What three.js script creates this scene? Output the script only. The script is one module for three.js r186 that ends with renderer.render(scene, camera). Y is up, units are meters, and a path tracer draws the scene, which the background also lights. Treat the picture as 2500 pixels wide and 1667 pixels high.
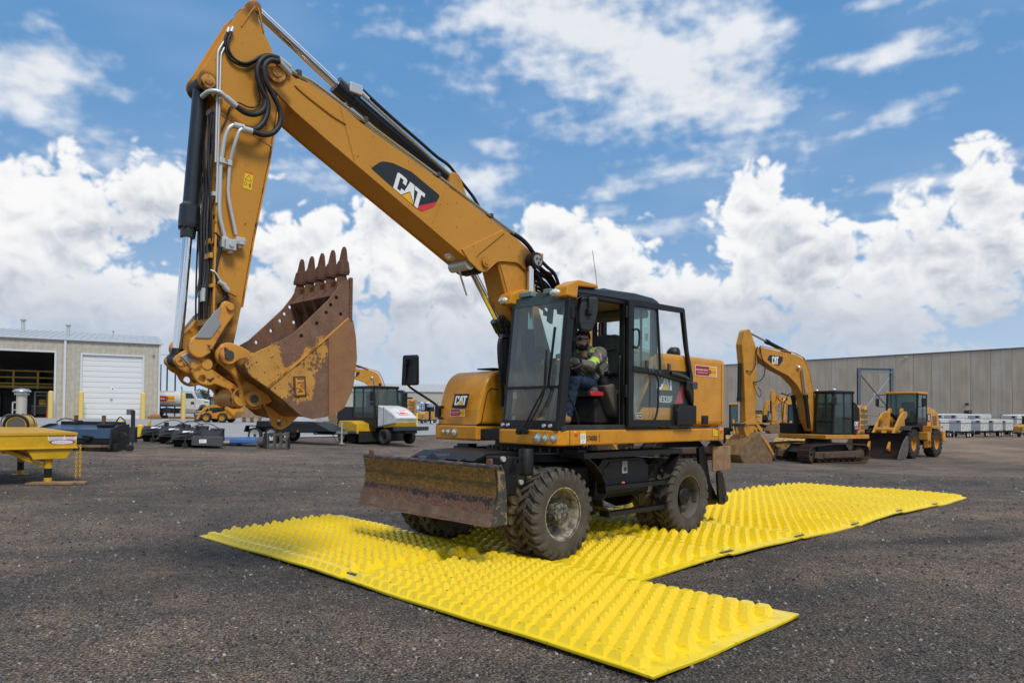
import * as THREE from 'three';
import { mergeGeometries, mergeVertices } from 'three/addons/utils/BufferGeometryUtils.js';
import { RoundedBoxGeometry } from 'three/addons/geometries/RoundedBoxGeometry.js';
import { TextGeometry } from 'three/addons/geometries/TextGeometry.js';
import { FontLoader } from 'three/addons/loaders/FontLoader.js';
import { MarchingCubes } from 'three/addons/objects/MarchingCubes.js';

// ---------------------------------------------------------------- camera, sky, sun, exposure
const scene = new THREE.Scene();
const camera = new THREE.PerspectiveCamera(50.68, 2500 / 1667, 0.1, 3000);
camera.position.set(0, 1.7, 0);
camera.rotation.set(1.25 * Math.PI / 180, 0, 0.55 * Math.PI / 180);
camera.setViewOffset(2500, 1667, 0, -138, 2500, 1667);
const renderer = new THREE.WebGLRenderer();
renderer.toneMapping = THREE.LinearToneMapping;
renderer.toneMappingExposure = 1.0;
renderer.shadowMap.enabled = true;
const sun = new THREE.DirectionalLight(new THREE.Color(1, 0.94, 0.84), 2.3);
sun.position.set(19, 54, 21); sun.target.position.set(0, 0, -18);
sun.castShadow = true; sun.shadow.radius = 32; sun.shadow.mapSize.set(2048, 2048);
Object.assign(sun.shadow.camera, { left: -60, right: 60, top: 60, bottom: -60, near: 1, far: 250 });
scene.add(sun, sun.target);

// ---------------------------------------------------------------- numbers
let sd = 7; const rnd = () => { sd = (sd + 0x6d2b79f5) | 0; let t = Math.imul(sd ^ (sd >>> 15), 1 | sd); t = (t + Math.imul(t ^ (t >>> 7), 61 | t)) ^ t; return ((t ^ (t >>> 14)) >>> 0) / 4294967296; };
const rr = (a, b) => a + (b - a) * rnd(), PI = Math.PI, rad = d => d * PI / 180;
const cl = (x, a = 0, b = 1) => x < a ? a : x > b ? b : x, mix = (a, b, t) => a + (b - a) * t;
const ss = (a, b, x) => { const t = cl((x - a) / (b - a)); return t * t * (3 - 2 * t); };
const PT = new Uint8Array(512); { const p = [...Array(256).keys()]; for (let i = 255; i > 0; i--) { const j = Math.floor(rnd() * (i + 1)); [p[i], p[j]] = [p[j], p[i]]; } for (let i = 0; i < 512; i++) PT[i] = p[i & 255]; }
// value-gradient noise in 2D, optional period (tiles)
const GX = [], GY = []; for (let i = 0; i < 256; i++) { GX.push(Math.cos(i / 256 * 2 * PI)); GY.push(Math.sin(i / 256 * 2 * PI)); }
function n2(x, y, per = 256) {
  const xf = Math.floor(x), yf = Math.floor(y), u = x - xf, v = y - yf, m = k => ((k % per) + per) % per;
  const x0 = m(xf), x1 = m(xf + 1), y0 = m(yf), y1 = m(yf + 1);
  const g = (a, b, p, q) => { const h = PT[PT[a & 255] + (b & 255)]; return GX[h] * p + GY[h] * q; };
  const su = u * u * u * (u * (u * 6 - 15) + 10), sv = v * v * v * (v * (v * 6 - 15) + 10);
  return 1.5 * mix(mix(g(x0, y0, u, v), g(x1, y0, u - 1, v), su), mix(g(x0, y1, u, v - 1), g(x1, y1, u - 1, v - 1), su), sv);
}
function fbm(x, y, o = 4, per = 256) { let s = 0, a = .5, f = 1; for (let i = 0; i < o; i++) { s += a * n2(x * f + i * 17.3 * (per > 255), y * f + i * 9.1 * (per > 255), per * f); f *= 2; a *= .5; } return s; }

// ---------------------------------------------------------------- sky: blue air, cumulus towers low down, a thin sheet of cloud higher up
{
  const W = 4096, H = 2048, data = new Float32Array(W * H * 4);
  // cloud banks: azimuth, elevation, half width, half height (degrees), strength
  const cum = [[-33, 12.5, 6, 4.5, 1], [-27, 15.2, 4, 2.6, .9], [-38, 9, 7, 5, 1], [-21.5, 14.5, 4.2, 2.8, .8], [-15, 11.6, 5.5, 4.2, .95], [-30, 7, 9, 4, .95], [-10.5, 15.2, 2.6, 2.4, 1], [-8.5, 12.6, 6, 3.6, 1], [-4, 10.6, 6, 4, .95], [3.4, 13.7, 3.6, 2.7, 1], [7, 11.5, 5, 4, 1],
    [12, 8.5, 5, 4, .9], [18.4, 15.4, 2.5, 3.1, 1.05], [19.6, 12.7, 4, 3.8, 1.05], [22.3, 11.2, 4.6, 4, 1], [15.5, 8.2, 7, 3.5, .9], [27.5, 11.8, 2.8, 2.6, .9], [30, 13.6, 2.8, 2.6, .8], [33.2, 14.6, 2.5, 3.2, 1], [32, 10.3, 5.5, 3.4, .95], [26, 7, 8, 3.5, .85], [-20, 6.5, 9, 4, .9], [-6, 6, 8, 4, .85], [4, 6.5, 8, 4, .85],
    [45, 11, 9, 5, .9], [58, 9, 9, 5, .9], [-50, 11, 8, 6, .9], [-66, 10, 10, 5, .9], [75, 11, 9, 5, .8], [95, 10, 10, 5, .9], [120, 12, 10, 5, .9], [145, 9, 10, 5, .9], [170, 12, 9, 5, .9], [-95, 10, 12, 5, .9], [-120, 11, 9, 6, .9], [-150, 9, 12, 5, .9], [-172, 12, 9, 5, .9]];
  // high thin cloud: azimuth, elevation, half width, half height, strength, tilt
  const high = [[5, 29, 12, 6, .95, -.25], [12, 25.2, 8, 4.6, 1, -.35], [17, 24.5, 4, 6.5, .9, 0], [14, 21.8, 5, 2.5, .7, -.3], [-7.5, 28.2, 5, 1.2, .5, -.15], [-2.2, 20.5, 2.4, .9, .95, -.1], [-3.6, 17.6, 3.6, 2.2, .75, 0], [-34.5, 21, 3.4, 2.6, 1, .1], [-29, 21, 3, .8, .5, .15], [-28, 17.5, 7, 2.4, .62, .1], [-22, 18.6, 4, 1.3, .55, .1], [-16, 18.4, 4.4, 1.8, .62, -.1], [-24, 23, 3, .6, .3, .2],
    [9.5, 17.5, 4.6, 1, .62, .2], [13.5, 18.5, 3.6, 1, .6, .25], [7, 15.6, 5, .9, .6, .1], [12, 14.5, 7, .8, .55, .15], [22, 14, 8, .9, .6, .05], [29, 24.6, 4.6, .9, .75, .12], [28.8, 20.6, 3.8, .9, .5, .12], [26.5, 27.4, 2.6, .7, .55, -.1], [32, 27, 3, .5, .5, .2], [20.5, 20.5, 2, .6, .4, .1], [24, 21, 2, .5, .4, .1], [30, 16, 6, .7, .5, .08], [-11, 24.5, 2.4, .8, .35, -.2],
    [50, 27, 12, 5, .7, .1], [-55, 30, 12, 5, .7, .1], [80, 35, 14, 7, .8, .1], [-90, 32, 14, 7, .8, .2], [140, 35, 16, 8, .8, .1], [-140, 34, 16, 8, .8, 0], [180, 30, 14, 6, .7, 0], [0, 48, 18, 9, .9, .1], [60, 52, 22, 8, .8, 0], [-60, 50, 20, 8, .8, 0], [150, 55, 26, 9, .8, 0], [-150, 56, 26, 9, .8, 0]];
  let rel = 0; // height within the bank that won
  const blob = (list, az, el, low) => {
    let d = 0, sw = 1e-9, sr = 0;
    for (const b of list) {
      let da = az - b[0]; if (da > 180) da -= 360; else if (da < -180) da += 360;
      if (da > b[2] * 2.3 || da < -b[2] * 2.3) continue;
      let de = el - b[1] - (b[5] ?? 0) * da; if (low && de < 0) de *= .75;
      const q = (da / b[2]) ** 2 + (de / b[3]) ** 2; if (q > 5) continue;
      const v = b[4] * Math.exp(-q * .8); const w = v * v * v; sw += w; sr += w * de / b[3]; if (v > d) d = v;
    }
    rel = sr / sw; return d;
  };
  const billow = (az, el, n) => { const wx = .5 * n2(az * .5 + 4, el * .5), wy = .5 * n2(az * .5, el * .5 + 40); let s = 0, a = .5, f = .3; for (let q = 0; q < n; q++) { s += a * (3 * Math.abs(n2((az + wx) * f + q * 13.1, (el + wy) * f * 1.2 + q * 7.7)) - .75); a *= .55; f *= 2.05; } return s; };
  for (let j = H - 1; j >= 0; j--) {
    const el = ((j + .5) / H - .5) * 180;
    for (let i = 0; i < W; i++) {
      const phi = ((i + .5) / W - .5) * 360, k = (j * W + i) * 4;
      let az = phi + 90; if (az > 180) az -= 360;
      let r, g, b;
      if (el < -1.5) { r = .16; g = .15; b = .14; } else {
        const e = Math.max(el, 0), z = Math.exp(-e / 10.5), zz = Math.exp(-e / 34);
        r = mix(.088, .47, z) + .07 * (zz - .35); g = mix(.268, .60, z) + .1 * (zz - .35); b = mix(.56, .76, z) + .12 * (zz - .35);
        const inView = Math.abs(az) < 48 && el < 40, o = inView ? 6 : 3;
        // thin high cloud
        let hb = blob(high, az, el, 0), ha = 0;
        if (hb > .02) {
          const f = fbm(az * .16 + el * .1 + 7, el * .5 - az * .05, o) + .5 * fbm(az * .75 + 31, el * 1.25, inView ? 4 : 2), g2 = .5 * fbm(az * .34 + 50, el * .34 + 3, inView ? 4 : 2);
          ha = ss(.16, 1.02, hb * 1.05 + .62 * f + .5 * g2 - .06) * .95;
        }
        // veil
        ha = Math.max(ha, .07 * ss(-.05, .6, fbm(az * .07 + 3, el * .2 + 9, 3) + .1) * ss(2, 14, el));
        // thick bright cloud overhead, where the sun stands behind it
        ha = Math.max(ha, .82 * ss(33, 52, el) * (.8 + .3 * fbm(az * .03 + 2, el * .07, 3)));
        const hc = .93 + .2 * ss(36, 55, el) - .1 * (hb > 0 ? ss(.5, 1, hb) * .5 : 0);
        r = mix(r, hc * .94, ha); g = mix(g, hc * .965, ha); b = mix(b, hc, ha);
        // pale haze bank standing on the horizon
        { const hz = ss(13, 1.5, el) * (.55 + .45 * fbm(az * .11 + 12, el * .32 + 5, inView ? 4 : 2)) * .85; r = mix(r, .60, cl(hz)); g = mix(g, .665, cl(hz)); b = mix(b, .745, cl(hz)); }
        // cumulus
        let cb = blob(cum, az, el, 1), ca = 0;
        if (cb > .03 && el < 24) {
          const rl = rel, n = inView ? 7 : 3, b0 = billow(az, el, n), body = cb * 1.22 + .42 * b0 - .2;
          ca = ss(.36, .60, body);
          if (ca > .003) {
            // lit from above: where the cloud thins upwards it is bright, where it is overhung it is grey
            const up = inView ? billow(az + .25, el + .7, 4) - billow(az, el, 4) : 0, soft = fbm(az * .16 + 60, el * .3, 3), L = ss(-.55, 1.05, .58 + .55 * rl - 0.5 * up * ss(.4, .8, body) + .9 * soft - .3 * ss(.8, 1.3, body) + .25 * ss(.75, .45, body)), low = ss(9.5, 2.5, el), LL = L * mix(.42, 1, ss(3.5, 12.5, el + 3.2 * fbm(az * .09 + 21, el * .2 + 4, 3)));
            ca *= mix(1, .62, low);
            r = mix(r, mix(mix(.40, .955, LL), .62, low * .55), ca); g = mix(g, mix(mix(.455, .955, LL), .66, low * .55), ca); b = mix(b, mix(mix(.555, .96, LL), .73, low * .55), ca);
          }
        }
      }
      data[k] = r; data[k + 1] = g; data[k + 2] = b; data[k + 3] = 1;
    }
  }
  const t = new THREE.DataTexture(data, W, H, THREE.RGBAFormat, THREE.FloatType);
  t.mapping = THREE.EquirectangularReflectionMapping; t.magFilter = t.minFilter = THREE.LinearFilter; t.needsUpdate = true;
  scene.background = t; scene.environment = t;
}

// ---------------------------------------------------------------- shape helpers (all return geometries; uv in metres)
const V = (x, y, z) => new THREE.Vector3(x, y, z);
function flat(g) { const h = g.index ? g.toNonIndexed() : g; for (const k of Object.keys(h.attributes)) if (!['position', 'normal', 'uv'].includes(k)) h.deleteAttribute(k); if (!h.attributes.normal) h.computeVertexNormals(); h.morphAttributes = {}; return h; }
function metreUV(g) {
  const p = g.attributes.position.array, n = p.length / 9, uv = new Float32Array(n * 6);
  for (let i = 0; i < n; i++) {
    const o = i * 9, ux = p[o + 3] - p[o], uy = p[o + 4] - p[o + 1], uz = p[o + 5] - p[o + 2], vx = p[o + 6] - p[o], vy = p[o + 7] - p[o + 1], vz = p[o + 8] - p[o + 2];
    const a = Math.abs(uy * vz - uz * vy), b = Math.abs(uz * vx - ux * vz), c = Math.abs(ux * vy - uy * vx);
    for (let q = 0; q < 3; q++) { const s = o + q * 3, x = p[s], y = p[s + 1], z = p[s + 2], t = i * 6 + q * 2; if (a >= b && a >= c) { uv[t] = z; uv[t + 1] = y; } else if (b >= c) { uv[t] = x; uv[t + 1] = z; } else { uv[t] = x; uv[t + 1] = y; } }
  }
  g.setAttribute('uv', new THREE.BufferAttribute(uv, 2)); return g;
}
function poly(pts, r = 0) { // rounded polygon: [[x,y,(r)],...]
  const s = new THREE.Shape(), n = pts.length;
  for (let i = 0; i < n; i++) {
    const p = pts[i], a = pts[(i + n - 1) % n], b = pts[(i + 1) % n], q = p[2] ?? r;
    if (!q) { i ? s.lineTo(p[0], p[1]) : s.moveTo(p[0], p[1]); continue; }
    const da = Math.hypot(a[0] - p[0], a[1] - p[1]), db = Math.hypot(b[0] - p[0], b[1] - p[1]), ra = Math.min(q, da * .48), rb = Math.min(q, db * .48);
    const x0 = p[0] + (a[0] - p[0]) * ra / da, y0 = p[1] + (a[1] - p[1]) * ra / da, x1 = p[0] + (b[0] - p[0]) * rb / db, y1 = p[1] + (b[1] - p[1]) * rb / db;
    i ? s.lineTo(x0, y0) : s.moveTo(x0, y0); s.quadraticCurveTo(p[0], p[1], x1, y1);
  }
  s.closePath(); return s;
}
const circ = (x, y, r) => { const h = new THREE.Path(); h.absarc(x, y, r, 0, 2 * PI, true); return h; };
function X(pts, z0, z1, o = {}) { // extruded outline
  const s = pts.isShape ? pts : poly(pts, o.r ?? 0); for (const h of o.holes ?? []) s.holes.push(h.isPath || h.curves ? h : circ(...h));
  const b = o.b ?? 0, g = new THREE.ExtrudeGeometry(s, { depth: Math.abs(z1 - z0) - 2 * b, bevelEnabled: b > 0, bevelSize: b, bevelOffset: -b, bevelThickness: b, bevelSegments: o.bs ?? 1, curveSegments: o.cs ?? 6 });
  g.translate(0, 0, Math.min(z0, z1) + b); return flat(g);
}
function Xx(pts, x0, x1, o) { return X(pts, x0, x1, o).rotateY(PI / 2).applyMatrix4(new THREE.Matrix4().makeScale(1, 1, 1)); } // outline in (-z,y), extruded along x
function Xzy(pts, x0, x1, o) { return Xx(pts.map(p => [-p[0], p[1], ...(p.length > 2 ? [p[2]] : [])]), x0, x1, o); } // outline given as (z,y)
function Xy(pts, y0, y1, o) { return X(pts.map(p => [p[0], -p[1], ...(p.length > 2 ? [p[2]] : [])]), y0, y1, o).rotateX(-PI / 2); } // outline (x,z), extruded up
function B(x0, y0, z0, x1, y1, z1, b = 0) {
  const w = Math.abs(x1 - x0), h = Math.abs(y1 - y0), d = Math.abs(z1 - z0), m = Math.min(w, h, d);
  const g = b && m > .004 ? new RoundedBoxGeometry(w, h, d, 1, Math.min(b, m * .45)) : new THREE.BoxGeometry(w, h, d);
  g.translate((x0 + x1) / 2, (y0 + y1) / 2, (z0 + z1) / 2); return flat(g);
}
const Bc = (x, y, z, w, h, d, b) => B(x - w / 2, y - h / 2, z - d / 2, x + w / 2, y + h / 2, z + d / 2, b);
function along(g, p, q) { const a = V(...p), b = V(...q), d = b.clone().sub(a), m = new THREE.Matrix4().makeRotationFromQuaternion(new THREE.Quaternion().setFromUnitVectors(V(0, 1, 0), d.clone().normalize())); m.setPosition(a.add(b).multiplyScalar(.5)); return g.applyMatrix4(m); }
function C(p, q, r, r2 = r, n = 14) { const l = Math.hypot(q[0] - p[0], q[1] - p[1], q[2] - p[2]); return flat(along(new THREE.CylinderGeometry(r2, r, l, n, 1), p, q)); }
function bar(p, q, w, d = w) { const l = Math.hypot(q[0] - p[0], q[1] - p[1], q[2] - p[2]); return flat(along(new THREE.BoxGeometry(w, l, d), p, q)); }
function T(pts, r, seg, n = 7, closed = false) { const c = new THREE.CatmullRomCurve3(pts.map(p => V(...p)), closed, 'centripetal'); return flat(new THREE.TubeGeometry(c, seg ?? pts.length * 5, r, n, closed)); }
function pipe(pts, r, n = 7) { // straight runs with short rounded bends
  const c = new THREE.CurvePath(), P = pts.map(p => V(...p)); let last = P[0];
  for (let i = 1; i < P.length; i++) {
    if (i < P.length - 1) { const a = P[i].clone().lerp(P[i - 1], Math.min(.45, 4 * r / P[i].distanceTo(P[i - 1]))), b = P[i].clone().lerp(P[i + 1], Math.min(.45, 4 * r / P[i].distanceTo(P[i + 1]))); c.add(new THREE.LineCurve3(last, a)); c.add(new THREE.QuadraticBezierCurve3(a, P[i], b)); last = b; }
    else c.add(new THREE.LineCurve3(last, P[i]));
  }
  const q = []; for (const k of c.curves) { const m = k.isLineCurve3 ? 1 : 4; for (let i = 0; i < m; i++) q.push(k.getPoint(i / m)); } q.push(P[P.length - 1]);
  const u = new THREE.CatmullRomCurve3(q, false, 'centripetal', .5); const tot = q.length * 3;
  return flat(new THREE.TubeGeometry(u, tot, r, n));
}
function Lz(prof, z = 0, n = 32, x = 0, y = 0) { // profile [[radius, z],...] turned about the z axis
  const g = new THREE.LatheGeometry(prof.map(p => new THREE.Vector2(Math.max(p[0], 1e-4), p[1])), n); g.rotateX(PI / 2); g.translate(x, y, z); return flat(g);
}
function Ly(prof, x = 0, y = 0, z = 0, n = 24) { const g = new THREE.LatheGeometry(prof.map(p => new THREE.Vector2(Math.max(p[0], 1e-4), p[1])), n); g.translate(x, y, z); return flat(g); }
function hex8(v) { // box from 8 corners: 0-3 bottom ring, 4-7 top ring (counter-clockwise from outside above)
  const f = [[3, 2, 1, 0], [4, 5, 6, 7], [0, 1, 5, 4], [1, 2, 6, 5], [2, 3, 7, 6], [3, 0, 4, 7]], P = [];
  for (const [a, b, c, d] of f) P.push(...v[a], ...v[b], ...v[c], ...v[a], ...v[c], ...v[d]);
  const g = new THREE.BufferGeometry(); g.setAttribute('position', new THREE.Float32BufferAttribute(P, 3)); g.computeVertexNormals(); g.setAttribute('uv', new THREE.Float32BufferAttribute(new Float32Array(P.length / 3 * 2), 2)); return g;
}
const used = new Map();
function numbered(n) { const k = used.get(n) ?? 0; used.set(n, k + 1); return k ? n + '_' + String(k).padStart(3, '0') : n; }
function mesh(name, geos, mat, parent, keepUV) {
  let g = Array.isArray(geos) ? (geos.length > 1 ? mergeGeometries(geos.map(flat)) : flat(geos[0])) : flat(geos);
  if (!keepUV) metreUV(g);
  const m = new THREE.Mesh(g, mat); m.name = parent ? name : numbered(name); m.castShadow = m.receiveShadow = true; (parent ?? scene).add(m); return m;
}
function tag(o, label, category, group, kind) { if (label) o.userData.label = label; if (category) o.userData.category = category; if (group) o.userData.group = group; if (kind) o.userData.kind = kind; return o; }
function thing(name, label, category, pos = [0, 0, 0], turn = 0, group) { const o = new THREE.Group(); o.name = numbered(name); o.position.set(...pos); o.rotation.y = turn; scene.add(o); return tag(o, label, category, group); }
function part(name, parent, pos = [0, 0, 0]) { const o = new THREE.Group(); o.name = name; o.position.set(...pos); parent.add(o); return o; }
function copy(o, pos, turn, label, group) { const c = o.clone(); c.name = numbered(o.name.replace(/_\d{3}$/, '')); if (pos) c.position.set(...pos); if (turn !== undefined) c.rotation.y = turn; c.userData = { ...o.userData }; if (label) c.userData.label = label; if (group) c.userData.group = group; scene.add(c); return c; }

// ---------------------------------------------------------------- textures and materials
function tex(w, h, fn, rep = 1, srgb = true, repY = rep) {
  const d = new Uint8Array(w * h * 4);
  for (let j = 0; j < h; j++) for (let i = 0; i < w; i++) { const c = fn(i / w, j / h, i, j), k = (j * w + i) * 4; if (typeof c === 'number') d[k] = d[k + 1] = d[k + 2] = cl(c) * 255; else { d[k] = cl(c[0]) * 255; d[k + 1] = cl(c[1]) * 255; d[k + 2] = cl(c[2]) * 255; } d[k + 3] = 255; }
  const t = new THREE.DataTexture(d, w, h); t.wrapS = t.wrapT = THREE.RepeatWrapping; t.magFilter = THREE.LinearFilter; t.minFilter = THREE.LinearMipmapLinearFilter; t.generateMipmaps = true; if (srgb) t.colorSpace = THREE.SRGBColorSpace; t.repeat.set(rep, repY); t.needsUpdate = true; return t;
}
const lin = (r, g, b) => new THREE.Color().setRGB(r, g, b);
const M = (c, roughness = .6, metalness = 0, o = {}) => new THREE.MeshPhysicalMaterial({ color: Array.isArray(c) ? lin(...c) : c, roughness, metalness, side: THREE.DoubleSide, ...o });
// road-dust mottling and tiny chips for painted steel, 2 m tile
const paintTex = tex(512, 512, (u, v) => { const a = fbm(u * 5, v * 5, 4, 5), b = fbm(u * 40 + 3, v * 40, 2, 40), chip = ss(.47, .52, fbm(u * 48, v * 48 + .5, 2, 48)); const st = fbm(u * 26, v * 5 + 2, 3, 1 << 20), t = .92 + .11 * a + .04 * b + .03 * st; return [t * (1 - .55 * chip), t * (1 - .6 * chip), t * (1 - .6 * chip) + .02 * a]; }, .5);
const grimeTex = tex(512, 512, (u, v) => { const a = fbm(u * 6, v * 6, 5, 6), s = ss(.02, .4, a + .2 * fbm(u * 50, v * 50, 2, 50)), k = .8 * ss(.32, .44, fbm(u * 11 + .3, v * 11, 4, 11)); return [mix(mix(1, .66, s), .22, k), mix(mix(1, .62, s), .2, k), mix(mix(1, .6, s), .2, k)]; }, .7);
const dustTex = tex(512, 512, (u, v) => { const a = fbm(u * 6, v * 6, 4, 6), b = fbm(u * 64, v * 64, 2, 64), t = .74 + .22 * a + .14 * b; return [t * 1.04, t, t * .94]; }, .8);
const rustTex = tex(512, 512, (u, v) => { const a = fbm(u * 5, v * 5, 5, 5), b = fbm(u * 56, v * 56, 3, 56), c = fbm(u * 14 + 5, v * 14, 3, 14), t = .85 + .3 * b; return [(.50 + .13 * a + .06 * c) * t, (.355 + .11 * a) * t, (.265 + .08 * a - .04 * c) * t]; }, 1);
const bumpTex = tex(256, 256, (u, v) => .5 + .5 * fbm(u * 32, v * 32, 3, 32), 3, false);
const roughTex = tex(256, 256, (u, v) => .72 + .5 * fbm(u * 7, v * 7, 4, 7), .6, false);
const YEL = [.66, .305, .045];
const yel = M(YEL, .62, 0, { map: paintTex, roughnessMap: roughTex, specularIntensity: .5 });
const yelGloss = M([.76, .325, .022], .46, 0, { map: paintTex, roughnessMap: roughTex, clearcoat: .12, clearcoatRoughness: .2, specularIntensity: .6 });
const yelWorn = M(YEL, .66, 0, { map: grimeTex, roughnessMap: roughTex });
const brightYel = M([.78, .45, .012], .45, 0, { map: paintTex });
const black = M([.012, .0125, .014], .5, 0, { map: dustTex });
const blackGloss = M([.010, .011, .013], .32, 0, { clearcoat: .4, clearcoatRoughness: .2 });
const blackDusty = M([.035, .033, .031], .78, 0, { map: dustTex });
const rubber = M([.055, .053, .050], .85, 0, { map: dustTex, bumpMap: bumpTex, bumpScale: .003 });
const hoseM = M([.014, .014, .015], .55);
const chrome = M([.78, .79, .80], .12, 1);
const steel = M([.52, .53, .53], .38, .85, { roughnessMap: roughTex });
const zinc = M([.62, .62, .59], .45, .5);
const darkSteel = M([.10, .10, .105], .5, .6);
const rust = M([1, 1, 1], .85, 0, { map: rustTex, bumpMap: bumpTex, bumpScale: .004 });
const rustyTrack = M([.20, .145, .115], .75, .25, { map: dustTex });
const greyPl = M([.19, .185, .175], .7, 0, { map: dustTex });
const greyLt = M([.34, .33, .31], .7);
const white = M([.78, .78, .77], .45, 0, { map: paintTex });
const redM = M([.55, .02, .03], .4);
const orangeLens = M([.75, .16, .01], .25, 0, { clearcoat: .5 });
const lensM = M([.75, .76, .74], .12, .4, { clearcoat: 1 });
const glass = M([.74, .86, .82], .04, 0, { transmission: .88, thickness: 0, ior: 1.45 });
const glassPale = M([.86, .93, .91], .03, 0, { transmission: .95, thickness: 0, ior: 1.45 });
const glassDark = M([.035, .055, .055], .06, 0, { clearcoat: 1, clearcoatRoughness: .03 });
const wood = M([.42, .27, .14], .8, 0, { map: dustTex });
// ---------------------------------------------------------------- flat print (stickers, logos, plates)
const cnv = (w, h, draw) => { const c = document.createElement('canvas'); c.width = w; c.height = h; const x = c.getContext('2d'); draw(x, w, h); const t = new THREE.CanvasTexture(c); t.colorSpace = THREE.SRGBColorSpace; t.magFilter = THREE.LinearFilter; return t; };
const printM = (w, h, draw, rough = .5) => new THREE.MeshPhysicalMaterial({ map: cnv(w, h, draw), roughness: rough, side: THREE.DoubleSide });
function plate(name, mat, w, h, parent, pos, ry = 0, rz = 0, rx = 0) { // thin printed plate facing +z before turning
  const g = new THREE.PlaneGeometry(w, h); const m = mesh(name, g, mat, parent, true); m.position.set(...pos); m.rotation.set(rx, ry, rz, 'YXZ'); return m;
}
function shapePlate(name, mat, pts, z, parent, box, r = 0) { // printed plate cut to an outline, uv over box [x0,y0,x1,y1]
  const g = flat(new THREE.ShapeGeometry(poly(pts, r))), p = g.attributes.position, uv = g.attributes.uv;
  for (let i = 0; i < p.count; i++) { uv.setXY(i, (p.getX(i) - box[0]) / (box[2] - box[0]), (p.getY(i) - box[1]) / (box[3] - box[1])); p.setZ(i, z); }
  return mesh(name, g, mat, parent, true);
}
// the maker's three-letter mark: heavy condensed letters with a triangle over the A, in a w x h box at (x,y)
function mark(x, c, X0, Y0, w, h, tri = '#f2b51d') {
  const P = (pts, col) => { c.fillStyle = col; c.beginPath(); pts.forEach((p, i) => { const q = [X0 + p[0] * w, Y0 + p[1] * h]; i ? c.lineTo(...q) : c.moveTo(...q); }); c.closePath(); c.fill(); };
  P([[.05, .0], [.30, .0], [.35, .06], [.35, .36], [.235, .36], [.235, .17], [.12, .17], [.12, .83], [.235, .83], [.235, .66], [.35, .66], [.35, .94], [.30, 1], [.05, 1], [0, .94], [0, .06]], x);
  P([[.44, 0], [.60, 0], [.735, 1], [.305, 1], [.36, .62]], x);
  P([[.62, 0], [1, 0], [1, .2], [.885, .2], [.885, 1], [.755, 1], [.755, .2], [.65, .2]], x);
  P([[.52, .47], [.78, 1.02], [.26, 1.02]], '#1b1c1f'); P([[.52, .53], [.745, 1], [.295, 1]], tri);
}
const fontB = await new FontLoader().loadAsync('fonts/droid/droid_sans_bold.typeface.json');
const GYL = .95;
const gy = (x, z) => ss(12, 34, -z) * (x < 0 ? GYL * Math.tanh(-.034 * x / GYL) : -.5 * Math.tanh(.04 * x));
// ---------------------------------------------------------------- ground: dark crushed-asphalt yard, browner dirt to the right and far back
const axis = (lo, hi, a, b, fine, grow) => { const v = []; for (let t = a; t <= b + 1e-6; t += fine) v.push(t); let s = fine, t = b; while (t < hi) { s *= grow; t += s; v.push(Math.min(t, hi)); } s = fine; t = a; while (t > lo) { s *= grow; t -= s; v.unshift(Math.max(t, lo)); } return v; };
function gridSheet(xs, zs, yf, cf) {
  const P = [], Cc = [], uv = [], I = [], n = xs.length;
  zs.forEach(z => xs.forEach(x => { P.push(x, yf(x, z), z); uv.push(x, z); if (cf) Cc.push(...cf(x, z)); }));
  for (let j = 0; j < zs.length - 1; j++) for (let i = 0; i < n - 1; i++) { const a = j * n + i, b = a + 1, c = a + n, d = c + 1; zs[1] > zs[0] ? I.push(a, c, b, b, c, d) : I.push(a, b, c, b, d, c); }
  const g = new THREE.BufferGeometry(); g.setAttribute('position', new THREE.Float32BufferAttribute(P, 3)); g.setAttribute('uv', new THREE.Float32BufferAttribute(uv, 2)); if (cf) g.setAttribute('color', new THREE.Float32BufferAttribute(Cc, 3)); g.setIndex(I); g.computeVertexNormals(); return g;
}
const gravelTex = tex(2048, 2048, (u, v, i, j) => {
  const big = fbm(u * 6, v * 6, 4, 6), mid = fbm(u * 46, v * 46, 3, 46), fine = n2(u * 420, v * 420, 420), fin2 = n2(u * 230 + .5, v * 230, 230);
  let t = .335 + .10 * big + .13 * mid + .20 * fine + .17 * fin2;
  const sp = n2(u * 300 + .3, v * 300 + .7, 300); if (sp > .55) t += 1.2 * (sp - .55);
  if (fin2 < -.45) t -= .12; const s2 = n2(u * 128 + .2, v * 128 + .9, 128), s3 = n2(u * 170 + 9.4, v * 170 + 3.1, 170); if (s2 > .5) t += .75 * (s2 - .5) * (1 + fine); if (s3 < -.42) t -= .5 * (-.42 - s3);
  const w = .03 * big + .02 * n2(u * 150, v * 150 + .4, 150);
  return [t * 1.03 + w, t * .985, t * .955 - w];
}, .2);
const gravelBump = tex(1024, 1024, (u, v) => .5 + .32 * n2(u * 210, v * 210, 210) + .3 * n2(u * 96, v * 96, 96) + .18 * fbm(u * 20, v * 20, 3, 20), .2, false);
const groundM = new THREE.MeshStandardMaterial({ map: gravelTex, bumpMap: gravelBump, bumpScale: .05, roughness: .95, vertexColors: true });
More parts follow.
